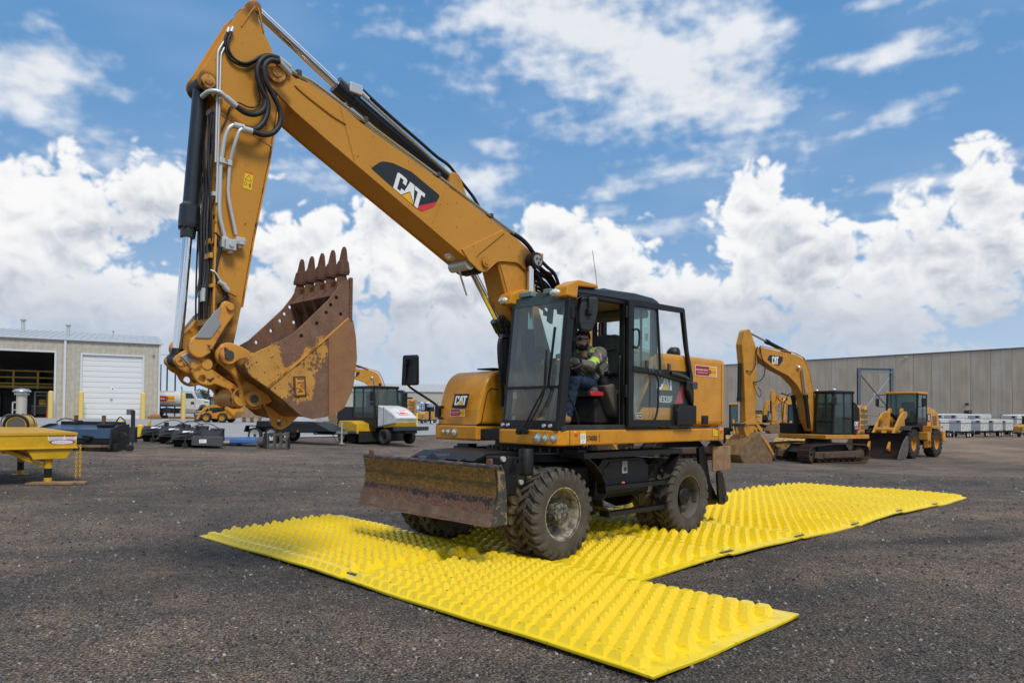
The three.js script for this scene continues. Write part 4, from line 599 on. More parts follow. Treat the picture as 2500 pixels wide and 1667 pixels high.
  for (const [x, y] of [[-3.30, 4.835], [-2.30, 4.48], [-1.45, 4.17], [-4.08, 5.075]]) mesh('pipe_clamp', [Bc(x, y, .125, .05, .055, .16, .006)], darkSteel, bm);
  mesh('boom_hose', T([[-1.06, 4.03, .16], [-.86, 3.97, .16], [-.68, 3.86, .15], [-.55, 3.74, .1], [-.42, 3.68, .05], [-.2, 3.62, 0], [0, 3.45, -.05], [.1, 3.2, -.1]], .03, 40, 9), hoseM, bm);
  mesh('boom_hose', T([[-1.08, 4.07, .09], [-.84, 4.02, .09], [-.62, 3.92, .06], [-.5, 3.78, .02], [-.32, 3.70, -.02], [-.1, 3.64, -.06], [.04, 3.48, -.1], [.12, 3.2, -.12]], .026, 40, 9), hoseM, bm);
  for (let k = 0; k < 5; k++) mesh('boom_hose', T([[-.70 + .01 * k, 3.86 - .045 * k, .17 - .05 * k], [-.52, 3.76 - .05 * k, .16 - .06 * k], [-.34, 3.70 - .045 * k, .12 - .06 * k], [-.16, 3.645 - .035 * k, .08 - .06 * k], [-.02 + .01 * k, 3.50 - .02 * k, .04 - .06 * k], [.05 + .01 * k, 3.2, 0 - .06 * k]], .024, 30, 8), hoseM, bm);
  mesh('hose_clamp_bar', [Bc(-.2, 3.655, -.02, .18, .03, .12, .006)], rust, bm);
  for (let k = 0; k < 5; k++) mesh('boom_hose', T([[-.6, 3.62 - .03 * k, .02 - .05 * k], [-.42 + .03 * k, 3.58 - .04 * k, .02 - .05 * k], [-.25 + .05 * k, 3.5 - .03 * k, -.02 - .04 * k], [-.12 + .06 * k, 3.3, -.05 - .04 * k], [-.1 + .06 * k, 3.0, -.08 - .04 * k]], .022, 26, 7), hoseM, bm);
  for (let k = 0; k < 7; k++) mesh('thin_hose', T([[-.58, 3.66 - .02 * k, .1 - .03 * k], [-.46 + rr(-.02, .02), 3.5 - .02 * k, .1 - .03 * k], [-.40 + rr(-.04, .06), 3.3 + rr(-.03, .03), .06 - .03 * k], [-.3 + .03 * k, 3.05, .02]], .009, 16, 5), hoseM, bm);
  mesh('lamp', [new THREE.SphereGeometry(.07, 16, 10).scale(1.25, .8, .9).translate(-1.93, 3.62, -.02)], lensM, bm);
  mesh('lamp_bracket', [pipe([[-1.80, 3.55, .0], [-1.80, 3.42, .0], [-1.68, 3.16, .0]], .013), C([-1.78, 3.52, -.17], [-1.78, 3.52, .17], .07, .07, 20)], zinc, bm);
  // lower boom section rising from the house
  const lb = part('lower_boom', ex);
  mesh('box', X(f([[1.32, 3.62, .05], [1.06, 2.92], [.7, 2.2], [.4, 1.75], [-.05, 1.75], [.2, 2.3], [.58, 3.2], [.66, 3.6, .05], [.72, 3.76, .06], [1.0, 3.68]]), -.165, .165, { b: .012 }), yel, lb);
  mesh('side_rib', [X(f([[1.28, 3.58], [1.02, 2.94], [.92, 2.96], [1.16, 3.60]]), .165, .18, { b: .004 })], yel, lb);
  // cylinders of the boom
  const cyl = (n, a, b, r, rodR, t, bm_ = black, mid = {}) => { const c = part(n, ex), l = (k) => a.map((q, i) => mix(q, b[i], k)); mesh('barrel', [C(a, l(t), r, r, 22), C(l(t - .04), l(t + .012), r * 1.18, r * 1.18, 22)], bm_, c); mesh('rod', C(l(t), b, rodR, rodR, 18), chrome, c); return c; };
  for (const s of [-1, 1]) { const c = part('boom_adjust_cylinder', ex); mesh('rod', C([-.80, 3.62, s * .245], [-.80, 2.75, s * .245], .042, .042, 18), chrome, c); mesh('barrel', C([-.80, 2.8, s * .245], [-.75, 1.8, s * .245], .065, .065, 18), black, c); mesh('rod_eye', C([-.78, 3.69, s * .20], [-.78, 3.69, s * .30], .085, .085, 20), black, c); }
  { const c = part('boom_lift_cylinder', ex); mesh('rod', C([-1.58, 3.46, .0], [-1.10, 2.84, .0], .045, .045, 18), chrome, c); mesh('barrel', [C([-1.13, 2.88, 0], [-.55, 2.05, 0], .085, .085, 20), C([-1.16, 2.92, 0], [-1.06, 2.79, 0], .10, .10, 20), Bc(-1.08, 2.86, .09, .12, .08, .06, .01)], M([.014, .016, .019], .35, 0, { map: grimeTex }), c); mesh('rod_eye', C([-1.60, 3.50, -.12], [-1.60, 3.50, .12], .075, .075, 20), black, c); mesh('feed_hose', T([[-1.13, 2.70, .08], [-1.21, 2.62, .1], [-1.215, 2.45, .1], [-1.16, 2.2, .08], [-1.08, 1.95, .04], [-1.05, 1.8, 0]], .022, 24, 8), hoseM, c); mesh('hose_fitting', [C([-1.14, 2.71, .08], [-1.205, 2.64, .1], .024, .024, 10), Bc(-1.12, 2.70, .07, .09, .05, .07, .01)], darkSteel, c);
    mesh('accumulator', [C([-1.03, 2.66, .03], [-1.0, 2.1, .0], .085, .085, 20), C([-1.03, 2.66, .03], [-1.03, 2.62, .03], .09, .09, 20)], black, c); }
  { const c = part('swing_post_hoses', ex); mesh('steel_pipe', [pipe([[-1.12, 1.90, .23], [-1.2, 1.86, .24], [-1.18, 1.7, .24], [-1.12, 1.6, .2]], .022), Bc(-1.12, 1.93, .23, .14, .08, .08, .01), Bc(-1.1, 1.62, .2, .1, .1, .1, .01)], zinc, c); mesh('hose', [T([[-1.15, 1.68, .25], [-1.2, 1.56, .26], [-1.14, 1.42, .24], [-1.06, 1.38, .2]], .03, 16, 8), T([[-1.05, 1.95, .2], [-1.14, 1.8, .18], [-1.12, 1.6, .15], [-1.0, 1.4, .1]], .026, 16, 8)], hoseM, c); }
  // stick cylinder on top of the boom
  { const c = part('stick_cylinder', ex); mesh('rod', C([-4.50, 5.66, 0], [-3.50, 5.16, 0], .05, .05, 22), chrome, c); mesh('barrel', [C([-3.54, 5.18, 0], [-2.0, 4.52, 0], .075, .075, 22), C([-3.56, 5.19, 0], [-3.40, 5.115, 0], .095, .095, 22), C([-3.37, 5.10, 0], [-3.33, 5.085, 0], .09, .09, 22)], M([.012, .014, .018], .3, 0, { clearcoat: .5 }), c); mesh('port_block', [Bc(-3.37, 5.17, .07, .16, .11, .1, .012), C([-3.30, 5.15, .1], [-3.22, 5.10, .11], .025, .025, 10)], zinc, c); mesh('wrapped_hose', T([[-3.28, 5.19, .09], [-3.16, 5.12, .1], [-2.9, 5.0, .1], [-2.5, 4.83, .1], [-2.25, 4.73, .09], [-2.05, 4.68, .07], [-1.85, 4.55, .05], [-1.62, 4.38, .05], [-1.5, 4.24, .05]], .019, 40, 8), hoseM, c); mesh('return_pipe', pipe([[-3.22, 5.09, .11], [-2.3, 4.66, .11], [-1.98, 4.53, .1]], .015), brass, c); mesh('pivot', [X(f([[2.08, 4.40], [2.06, 4.6, .06], [1.92, 4.6, .06], [1.75, 4.26]]), -.12, .12, { b: .01 })], yel, c); }
  // ---- stick
  const sk = part('stick', ex), S = .15;
  const so = f([[4.60, 5.56, .04], [4.54, 5.585, .03], [4.50, 5.47], [4.32, 5.18, .08], [4.285, 4.95], [4.285, 4.70], [4.37, 4.10], [4.51, 3.35], [4.61, 2.68], [4.68, 2.30, .08], [4.72, 2.14, .06], [4.80, 2.13, .06], [4.86, 2.25], [4.87, 2.64], [4.865, 3.2], [4.85, 4.0], [4.845, 4.52], [4.92, 4.60, .04], [5.02, 4.63, .07], [5.06, 4.72, .07], [4.98, 4.87], [4.70, 5.44]]);
  mesh('side_plate', X(so, S - .02, S, { b: .004 }), yelArm, sk); mesh('side_plate', X(so, -S, -S + .02, { b: .004 }), yelArm, sk);
  mesh('box_section', X(f([[4.66, 5.40], [4.52, 5.44], [4.40, 5.2], [4.33, 4.98], [4.33, 4.70], [4.41, 4.10], [4.55, 3.35], [4.65, 2.68], [4.70, 2.4], [4.85, 2.4], [4.855, 2.64], [4.85, 3.2], [4.835, 4.0], [4.83, 4.7], [4.95, 4.86]]), -S + .01, S - .01), yelArm, sk);
  mesh('front_flange', X(f([[4.885, 2.5], [4.885, 3.2], [4.87, 4.0], [4.862, 4.55], [4.845, 4.55], [4.848, 4.0], [4.863, 3.2], [4.868, 2.5]]), -S - .03, S + .03, { b: .004 }), yelWorn, sk);
  mesh('rear_flange', X(f([[4.605, 2.68], [4.505, 3.35], [4.365, 4.10], [4.28, 4.68], [4.268, 4.68], [4.352, 4.10], [4.492, 3.35], [4.595, 2.68]]), -S - .012, S + .012, { b: .003 }), yelWorn, sk);
  mesh('head_lugs', [X(f([[4.66, 5.42], [4.60, 5.60, .04], [4.52, 5.67, .05], [4.44, 5.64, .05], [4.44, 5.55], [4.50, 5.40]]), .07, .11, { b: .005 }), X(f([[4.66, 5.42], [4.60, 5.60, .04], [4.52, 5.67, .05], [4.44, 5.64, .05], [4.44, 5.55], [4.50, 5.40]]), -.11, -.07, { b: .005 }), C([-4.51, 5.60, -.13], [-4.51, 5.60, .13], .05, .05, 18)], yelWorn, sk);
  mesh('head_rib', [bar([-4.50, 5.57, S + .006], [-4.44, 5.36, S + .006], .014, .018), bar([-4.535, 5.57, S + .006], [-4.66, 5.33, S + .002], .012, .012)], yel, sk);
  boss(sk, 4.965, 4.70, .062, S, yelWorn);
  mesh('lower_weld', [bar([-4.86, 2.86, S + .002], [-4.66, 2.79, S + .002], .03, .016), bar([-4.84, 4.45, S + .001], [-4.34, 4.28, S + .001], .02, .01)], yel, sk);
  const hose = (pts, r, z, z2 = z, n = 'stick_hose', m = hoseM) => mesh(n, T(pts.map((p, i) => [p[0], p[1], mix(z, z2, i / (pts.length - 1))]), r, pts.length * 6, 9), m, sk);
  hose([[-4.33, 5.11], [-4.44, 5.09], [-4.52, 5.00], [-4.54, 4.89], [-4.50, 4.77], [-4.44, 4.67], [-4.43, 4.57], [-4.48, 4.43], [-4.56, 4.35], [-4.66, 4.34]], .026, .25);
  hose([[-4.34, 5.06], [-4.43, 5.04], [-4.49, 4.96], [-4.47, 4.83], [-4.39, 4.71], [-4.32, 4.58], [-4.33, 4.45], [-4.40, 4.35], [-4.49, 4.31], [-4.60, 4.31]], .026, .29);
  hose([[-4.52, 4.95], [-4.52, 4.87], [-4.45, 4.69], [-4.47, 4.57], [-4.55, 4.50], [-4.65, 4.49], [-4.73, 4.52]], .026, .24);
  hose([[-4.77, 5.22], [-4.80, 5.09], [-4.75, 4.99], [-4.65, 4.97], [-4.55, 5.03], [-4.49, 5.09], [-4.41, 5.14], [-4.31, 5.15]], .013, .19);
  hose([[-4.80, 5.21], [-4.82, 5.11], [-4.76, 4.97], [-4.63, 4.955], [-4.53, 5.03], [-4.45, 5.12], [-4.32, 5.165]], .012, .175);
  hose([[-4.51, 4.88], [-4.49, 4.78], [-4.47, 4.69], [-4.52, 4.60], [-4.59, 4.58], [-4.69, 4.59], [-4.76, 4.52], [-4.79, 4.41], [-4.90, 4.16]], .007, .17);
  hose([[-4.88, 3.33], [-4.82, 3.27], [-4.86, 3.02], [-4.86, 2.90], [-4.79, 2.82], [-4.74, 2.73], [-4.81, 2.66]], .011, .175); hose([[-4.88, 3.30], [-4.84, 3.22], [-4.87, 3.02], [-4.86, 2.92], [-4.81, 2.84], [-4.78, 2.75], [-4.84, 2.68]], .010, .17);
  mesh('hose_end', [C([-4.66, 4.34, .25], [-4.76, 4.335, .25], .03, .03, 12), C([-4.60, 4.31, .29], [-4.69, 4.31, .29], .03, .03, 12), C([-4.73, 4.52, .24], [-4.83, 4.575, .24], .03, .03, 12), C([-4.33, 5.11, .25], [-4.2, 5.075, .22], .03, .03, 12), C([-4.34, 5.06, .28], [-4.2, 5.02, .22], .03, .03, 12), C([-4.77, 5.22, .19], [-4.755, 5.27, .19], .018, .018, 8), C([-4.80, 5.21, .175], [-4.785, 5.26, .175], .016, .016, 8)], zinc, sk);
  mesh('steel_pipe', pipe([[-4.76, 4.335, .25], [-4.80, 4.30, .25], [-4.83, 4.2, .23], [-4.85, 3.95, .20], [-4.85, 3.50, .19], [-4.795, 3.30, .19]], .02), zinc, sk);
  mesh('steel_pipe', pipe([[-4.69, 4.31, .28], [-4.72, 4.28, .28], [-4.745, 4.17, .26], [-4.77, 4.0, .21], [-4.775, 3.70, .19], [-4.69, 3.34, .19]], .018), zinc, sk);
  mesh('steel_pipe', pipe([[-4.83, 4.575, .24], [-4.9, 4.61, .24], [-4.97, 4.60, .2], [-5.0, 4.56, .12]], .022), zinc, sk);
  mesh('steel_pipe', pipe([[-4.81, 5.15, .162], [-4.88, 5.01, .162], [-4.885, 4.6, .18], [-4.892, 3.97, .19]], .010), zinc, sk);
  mesh('steel_pipe', pipe([[-4.79, 5.12, .162], [-4.85, 5.0, .162], [-4.862, 4.6, .18], [-4.878, 3.6, .19]], .010), zinc, sk);
  mesh('valve_block', [Bc(-4.765, 3.225, .215, .10, .10, .11, .008), Bc(-4.80, 3.25, .19, .06, .10, .06, .006), C([-4.765, 3.225, .26], [-4.765, 3.225, .285], .022, .022, 12), C([-4.76, 3.19, .215], [-4.75, 3.155, .215], .025, .025, 10)], zinc, sk);
  mesh('valve_block', [Bc(-4.665, 3.28, .20, .09, .07, .09, .008), C([-4.665, 3.25, .2], [-4.66, 3.22, .2], .024, .024, 10), C([-4.63, 3.285, .23], [-4.62, 3.285, .25], .012, .012, 8), C([-4.69, 3.275, .23], [-4.69, 3.275, .25], .012, .012, 8)], zinc, sk);
  mesh('pipe_clamp', [Bc(-4.845, 3.99, .205, .05, .05, .06, .006), Bc(-4.775, 3.985, .205, .045, .05, .06, .006), Bc(-4.81, 3.985, .19, .06, .02, .03, .004), Bc(-4.875, 4.62, .18, .07, .05, .05, .006), Bc(-4.89, 3.68, .17, .05, .04, .05, .005)], zinc, sk);
  { const g = []; for (let k = 0; k < 9; k++) { const z = .15 - k * .035, ph = rnd() * 6, x0 = -4.905 - .006 * (k % 3); g.push(T([0, 1, 2, 3, 4, 5, 6, 7].map(i => [x0 + .012 * Math.sin(i * 1.3 + ph), mix(4.45, 2.55, i / 7), z + .015 * Math.sin(i * 1.9 + ph)]), .008 + .004 * (k % 2), 30, 6)); } mesh('hose_bundle', g, hoseM, sk).userData.kind = 'stuff'; const h2 = []; for (let k = 0; k < 4; k++) h2.push(T([[-4.9, 3.9, .12 - k * .07], [-4.93, 3.4, .12 - k * .07], [-4.91, 3.0, .10 - k * .06], [-4.94, 2.75, .1 - k * .06]], .009, 16, 6)); mesh('grease_line', h2, darkSteel, sk); }
  for (const q of [Bc(-4.905, 3.25, .1, .03, .05, .12, .005), Bc(-4.905, 3.12, .1, .03, .05, .14, .005), Bc(-4.9, 2.84, .1, .03, .03, .16, .005)]) mesh('line_bracket', q, yelWorn, sk);
  mesh('coupling', [pipe([[-4.91, 2.98, .17], [-4.88, 2.97, .19], [-4.82, 2.88, .2]], .009), C([-4.85, 2.88, .2], [-4.79, 2.855, .2], .022, .022, 10), C([-4.80, 2.85, .2], [-4.76, 2.81, .2], .026, .026, 10), C([-4.945, 2.70, .1], [-4.94, 2.82, .1], .022, .022, 10), C([-4.93, 2.70, .05], [-4.93, 2.8, .05], .024, .024, 10)], zinc, sk);
  const wl = plate('warning_label', printM(160, 320, (c, w, h) => { c.fillStyle = '#f1c21b'; c.fillRect(0, 0, w, h); c.fillStyle = '#d6502a'; c.fillRect(0, 0, w, 26); c.strokeStyle = c.fillStyle = '#1a1508'; c.lineWidth = 7; c.beginPath(); c.moveTo(80, 50); c.lineTo(140, 150); c.lineTo(20, 150); c.closePath(); c.stroke(); c.fillRect(20, 165, 120, 5); c.strokeRect(18, 200, 34, 60); c.fillRect(60, 226, 44, 6); c.beginPath(); c.arc(122, 205, 11, 0, 7); c.fill(); c.fillRect(113, 216, 19, 60); c.fillRect(104, 222, 38, 9); }), .085, .165, sk, [-4.565, 3.885, S + .003]); wl.rotation.z = -.12;
  // bucket cylinder down the front of the stick
  { const c = part('bucket_cylinder', ex), A = [-4.965, 4.72, 0], at = U => [mix(-4.965, -5.135, (4.72 - U) / 2.6), U, 0]; mesh('barrel', [C(at(4.66), at(3.56), .066, .066, 24), C(at(3.60), at(3.57), .066, .088, 24), C(at(3.57), at(3.40), .090, .090, 24), C(at(3.41), at(3.37), .095, .09, 8), C(at(3.37), at(3.28), .072, .066, 16)], M([.030, .036, .044], .35, 0, { clearcoat: .4, map: dustTex }), c); mesh('rod', C(at(3.3), at(2.2), .043, .043, 24), chrome, c); mesh('rod_eye', [C([at(2.16)[0], 2.16, -.1], [at(2.16)[0], 2.16, .1], .06, .06, 18), C(at(2.26), at(2.18), .05, .06, 14)], black, c); mesh('barrel_eye', [C([-4.965, 4.70, -.14], [-4.965, 4.70, .14], .075, .075, 20)], black, c); const b = []; for (let k = 0; k < 8; k++) { const a = k / 8 * 2 * PI, q = at(3.385); b.push(C([q[0] + .078 * Math.cos(a), q[1], .078 * Math.sin(a)], [q[0] + .078 * Math.cos(a), q[1] - .03, .078 * Math.sin(a)], .013, .013, 6)); } mesh('gland_bolts', b, black, c); }
  // ---- bucket linkage
  const lk = part('linkage', ex);
  for (const s of [1, -1]) {
    mesh('idler_link', X(f([[4.72, 2.68, .06], [4.72, 2.58], [4.80, 2.46], [4.93, 2.22], [5.02, 2.155, .08], [5.11, 2.20, .08], [5.13, 2.31, .06], [5.04, 2.38], [4.85, 2.62], [4.81, 2.72, .06]]), s * .19, s * .25, { b: .012, bs: 2, cs: 8 }), yelWorn, lk);
    mesh('guard_plate', X(f([[4.84, 2.65], [4.87, 2.54], [4.84, 2.49, .02], [4.93, 2.35, .02], [5.07, 2.345], [5.04, 2.40], [4.90, 2.60]]), s * .252, s * .262, { b: .003 }), M([.36, .37, .37], .5, .4), lk);
    mesh('link_pin', C([-4.765, 2.655, s * .15], [-4.765, 2.655, s * .28], .033, .033, 18), yelWorn, lk);
    mesh('power_link', X(f([[5.30, 2.14, .09], [5.24, 2.03, .09], [5.10, 2.0, .05], [4.98, 2.05, .08], [4.98, 2.14, .06], [5.10, 2.19], [5.20, 2.23, .06]]), s * .105, s * .14, { b: .01, bs: 2, cs: 8 }).translate(.09, .02, 0), yelWorn, lk);
    mesh('knuckle_cover', X(f([[5.25, 2.16], [5.17, 2.21], [5.07, 2.09], [5.07, 2.03, .03], [5.12, 2.0, .03], [5.16, 2.07]]), s * .14, s * .162, { b: .008 }).translate(.09, .02, 0), M([.40, .40, .38], .4, .5), lk);
    mesh('cover_bolt', C([-5.005, 2.07, s * .162], [-5.005, 2.07, s * .18], .022, .022, 12), darkSteel, lk);
    mesh('link_boss', C([-4.94, 2.12, s * .1], [-4.94, 2.12, s * .21], .048, .048, 20), yelWorn, lk); mesh('link_boss', C([-5.14, 2.15, s * .08], [-5.14, 2.15, s * .15], .055, .055, 20), yelWorn, lk);
    mesh('lower_link', X(f([[5.08, 2.06, .03], [5.02, 1.95, .05], [4.94, 1.92, .04], [4.86, 1.945], [4.74, 1.90], [4.70, 1.84, .05], [4.70, 1.75, .05], [4.60, 1.73, .05], [4.58, 1.82, .05], [4.64, 1.92], [4.93, 2.10, .04], [5.0, 2.12]]), s * .16, s * .20, { b: .01, bs: 2, holes: [[-4.975, 1.985, .034]] }), yelWorn, lk);
  }
  mesh('rod_pin', C([-5.14, 2.15, -.13], [-5.14, 2.15, .13], .05, .05, 20), black, lk); mesh('link_tube', [C([-5.03, 2.10, -.2], [-5.03, 2.10, .2], .05, .05, 16), C([-4.62, 1.83, -.24], [-4.62, 1.83, .24], .085, .085, 20)], yelWorn, lk);
  // ---- bucket
  const bk = part('bucket', ex), BW = .475;
  const sp = f([[3.79, 2.92], [3.74, 3.0, .02], [3.66, 3.03, .02], [3.635, 2.63], [3.60, 2.5], [3.585, 2.26], [3.62, 1.95], [3.72, 1.76], [3.88, 1.655], [4.03, 1.63], [4.16, 1.66], [4.36, 1.82], [4.50, 1.92], [4.68, 2.03, .04], [4.72, 2.13, .05], [4.66, 2.21, .04], [4.37, 2.36], [4.25, 2.435], [4.06, 2.62], [3.88, 2.80]]);
  const holes = [[3.80, 2.83], [3.86, 2.75], [3.91, 2.67], [3.75, 2.67], [4.01, 2.555], [4.17, 2.42]];
  for (const s of [1, -1]) {
    const g = X(sp, s * (BW - .012), s * (BW + .012), { b: .003, holes: holes.map(h => [-h[0], h[1], .023]) }), p = g.attributes.position, uv = g.attributes.uv; for (let i = 0; i < p.count; i++) uv.setXY(i, (p.getX(i) + 4.75) / 1.2, (p.getY(i) - 1.6) / 1.5);
    mesh('side_plate', g, bucketPaint, bk, true);
    const w2 = X(f([[3.885, 2.44], [3.66, 2.64], [3.61, 2.62], [3.575, 2.45], [3.56, 2.24], [3.60, 1.94], [3.70, 1.74], [3.87, 1.635]]), s * (BW + .010), s * (BW + .026), { b: .004 }), p2 = w2.attributes.position, u2 = w2.attributes.uv; for (let i = 0; i < p2.count; i++) u2.setXY(i, (p2.getX(i) + 4.75) / 1.2, (p2.getY(i) - 1.6) / 1.5);
    mesh('wear_plate', w2, M([1, 1, 1], .85, .1, { map: tex(256, 256, (u, v) => { const a = fbm(u * 5, v * 5, 4, 5), b = fbm(u * 50, v * 50, 2, 50); return [.58 + .06 * a + .08 * b, .42 + .05 * a + .06 * b, .30 + .05 * b]; }, 1.5), bumpMap: bumpTex, bumpScale: .003 }), bk);
    mesh('weld_bead', [bar([-4.49, 1.925, s * (BW + .014)], [-3.66, 2.635, s * (BW + .016)], .022, .016)], yelWorn, bk);
    mesh('plate_corner_rib', [B(-3.655, 2.6, s * (BW - .02), -3.62, 3.05, s * (BW + .03), .012)], rust, bk);
  }
  { const shell = f([[3.70, 3.02], [3.655, 2.63], [3.605, 2.26], [3.64, 1.95], [3.74, 1.775], [3.89, 1.675], [4.03, 1.65], [4.16, 1.68], [4.36, 1.84], [4.50, 1.94], [4.66, 2.05], [4.70, 2.13], [4.655, 2.19]]), c = new THREE.SplineCurve(shell.map(p => new THREE.Vector2(...p))).getPoints(48), o = c.map(p => [p.x, p.y]), inn = o.map((p, i) => { const a = o[Math.max(0, i - 1)], b = o[Math.min(o.length - 1, i + 1)], dx = b[0] - a[0], dy = b[1] - a[1], l = Math.hypot(dx, dy) || 1; return [p[0] + dy / l * .02, p[1] - dx / l * .02]; });
    mesh('shell', X([...o, ...inn.reverse()], -BW + .01, BW - .01), M([1, 1, 1], .8, .1, { map: tex(256, 256, (u, v) => { const a = fbm(u * 5, v * 5, 5, 5), b = fbm(u * 40, v * 40, 2, 40), m = ss(.12, .3, a); return [mix(.46, .58, m) + .05 * b, mix(.30, .43, m) + .04 * b, mix(.16, .15, m) + .03 * b]; }, 1.4) }), bk);
    mesh('lip', X(f([[3.80, 2.86], [3.73, 2.965], [3.665, 2.965], [3.65, 2.76], [3.70, 2.76]]), -BW, BW, { b: .006 }), rust, bk); }
  for (const s of [1, -1]) mesh('hinge_ear', X(f([[4.86, 2.15, .05], [4.875, 2.23, .06], [4.83, 2.31, .05], [4.75, 2.335, .05], [4.64, 2.30], [4.50, 2.235], [4.46, 2.1], [4.40, 1.93], [4.33, 1.80], [4.44, 1.73], [4.52, 1.715, .05], [4.60, 1.77, .05], [4.65, 1.94, .06], [4.72, 2.05, .05]]), s * .185, s * .24, { b: .012, bs: 2, cs: 8 }), yelWorn, bk);
  for (const [F, U, r] of [[4.775, 2.21, .085], [4.53, 1.815, .075]]) for (const s of [1, -1]) { mesh('pin_collar', [C([-F, U, s * .23], [-F, U, s * .285], r, r * .96, 28)], yelWorn, bk); mesh('pin', [C([-F, U, s * .27], [-F, U, s * .30], r * .52, r * .5, 22)], darkSteel, bk); }
  mesh('back_box', X(f([[4.66, 2.17], [4.50, 2.22], [4.30, 2.0], [4.32, 1.84], [4.46, 1.90], [4.64, 2.03]]), -.24, .24), yelWorn, bk);
  mesh('lifting_lug', X(f([[4.30, 1.76], [4.24, 1.66], [4.22, 1.56, .05], [4.13, 1.51, .06], [4.05, 1.55, .05], [3.94, 1.65], [4.05, 1.70]]), -.02, .02, { b: .005, holes: [[-4.14, 1.585, .032]] }), yelWorn, bk);
  for (let k = 0; k < 5; k++) {
    const z = mix(-.43, .43, k / 4), t = part('tooth', bk);
    mesh('adapter', [X(f([[3.79, 2.84], [3.755, 3.03], [3.73, 3.10], [3.68, 3.10], [3.652, 3.03], [3.66, 2.78], [3.70, 2.60]]), z - .028, z + .028, { b: .01 })], rust, t);
    const q = (U, w, d, F) => [[-F - d, U, z + w], [-F + d, U, z + w], [-F + d, U, z - w], [-F - d, U, z - w]], seg = [[3.075, .046, .052, 3.705], [3.105, .050, .056, 3.702], [3.20, .036, .044, 3.695], [3.225, .026, .033, 3.692], [3.33, .019, .019, 3.686], [3.36, .010, .010, 3.685]], g = []; for (let i = 0; i < seg.length - 1; i++) g.push(hex8([...q(...seg[i]), ...q(...seg[i + 1])]));
    mesh('tip', g, M([.26, .125, .085], .85, .1, { map: dustTex, bumpMap: bumpTex, bumpScale: .005 }), t);
  }
  { const m = plate('cast_mark', printM(256, 384, (c, w, h) => { c.fillStyle = '#7d5230'; c.fillRect(0, 0, w, h); c.strokeStyle = '#5a3520'; c.lineWidth = 16; c.strokeRect(8, 8, w - 16, h - 16); c.save(); c.translate(w * .1, h * .93); c.rotate(-PI / 2); mark('#c9933f', c, 0, h * .03, h * .86, w * .72, '#a9702f'); c.restore(); }, .8), .118, .185, bk, [-4.18, 1.94, BW + .024], 0, .08); mesh('mark_boss', X([[-.064, -.097], [.064, -.097], [.064, .097], [-.064, .097]], -.012, .010, { b: .003 }), rust, m); m.children[0].position.z = -.0115; }
}
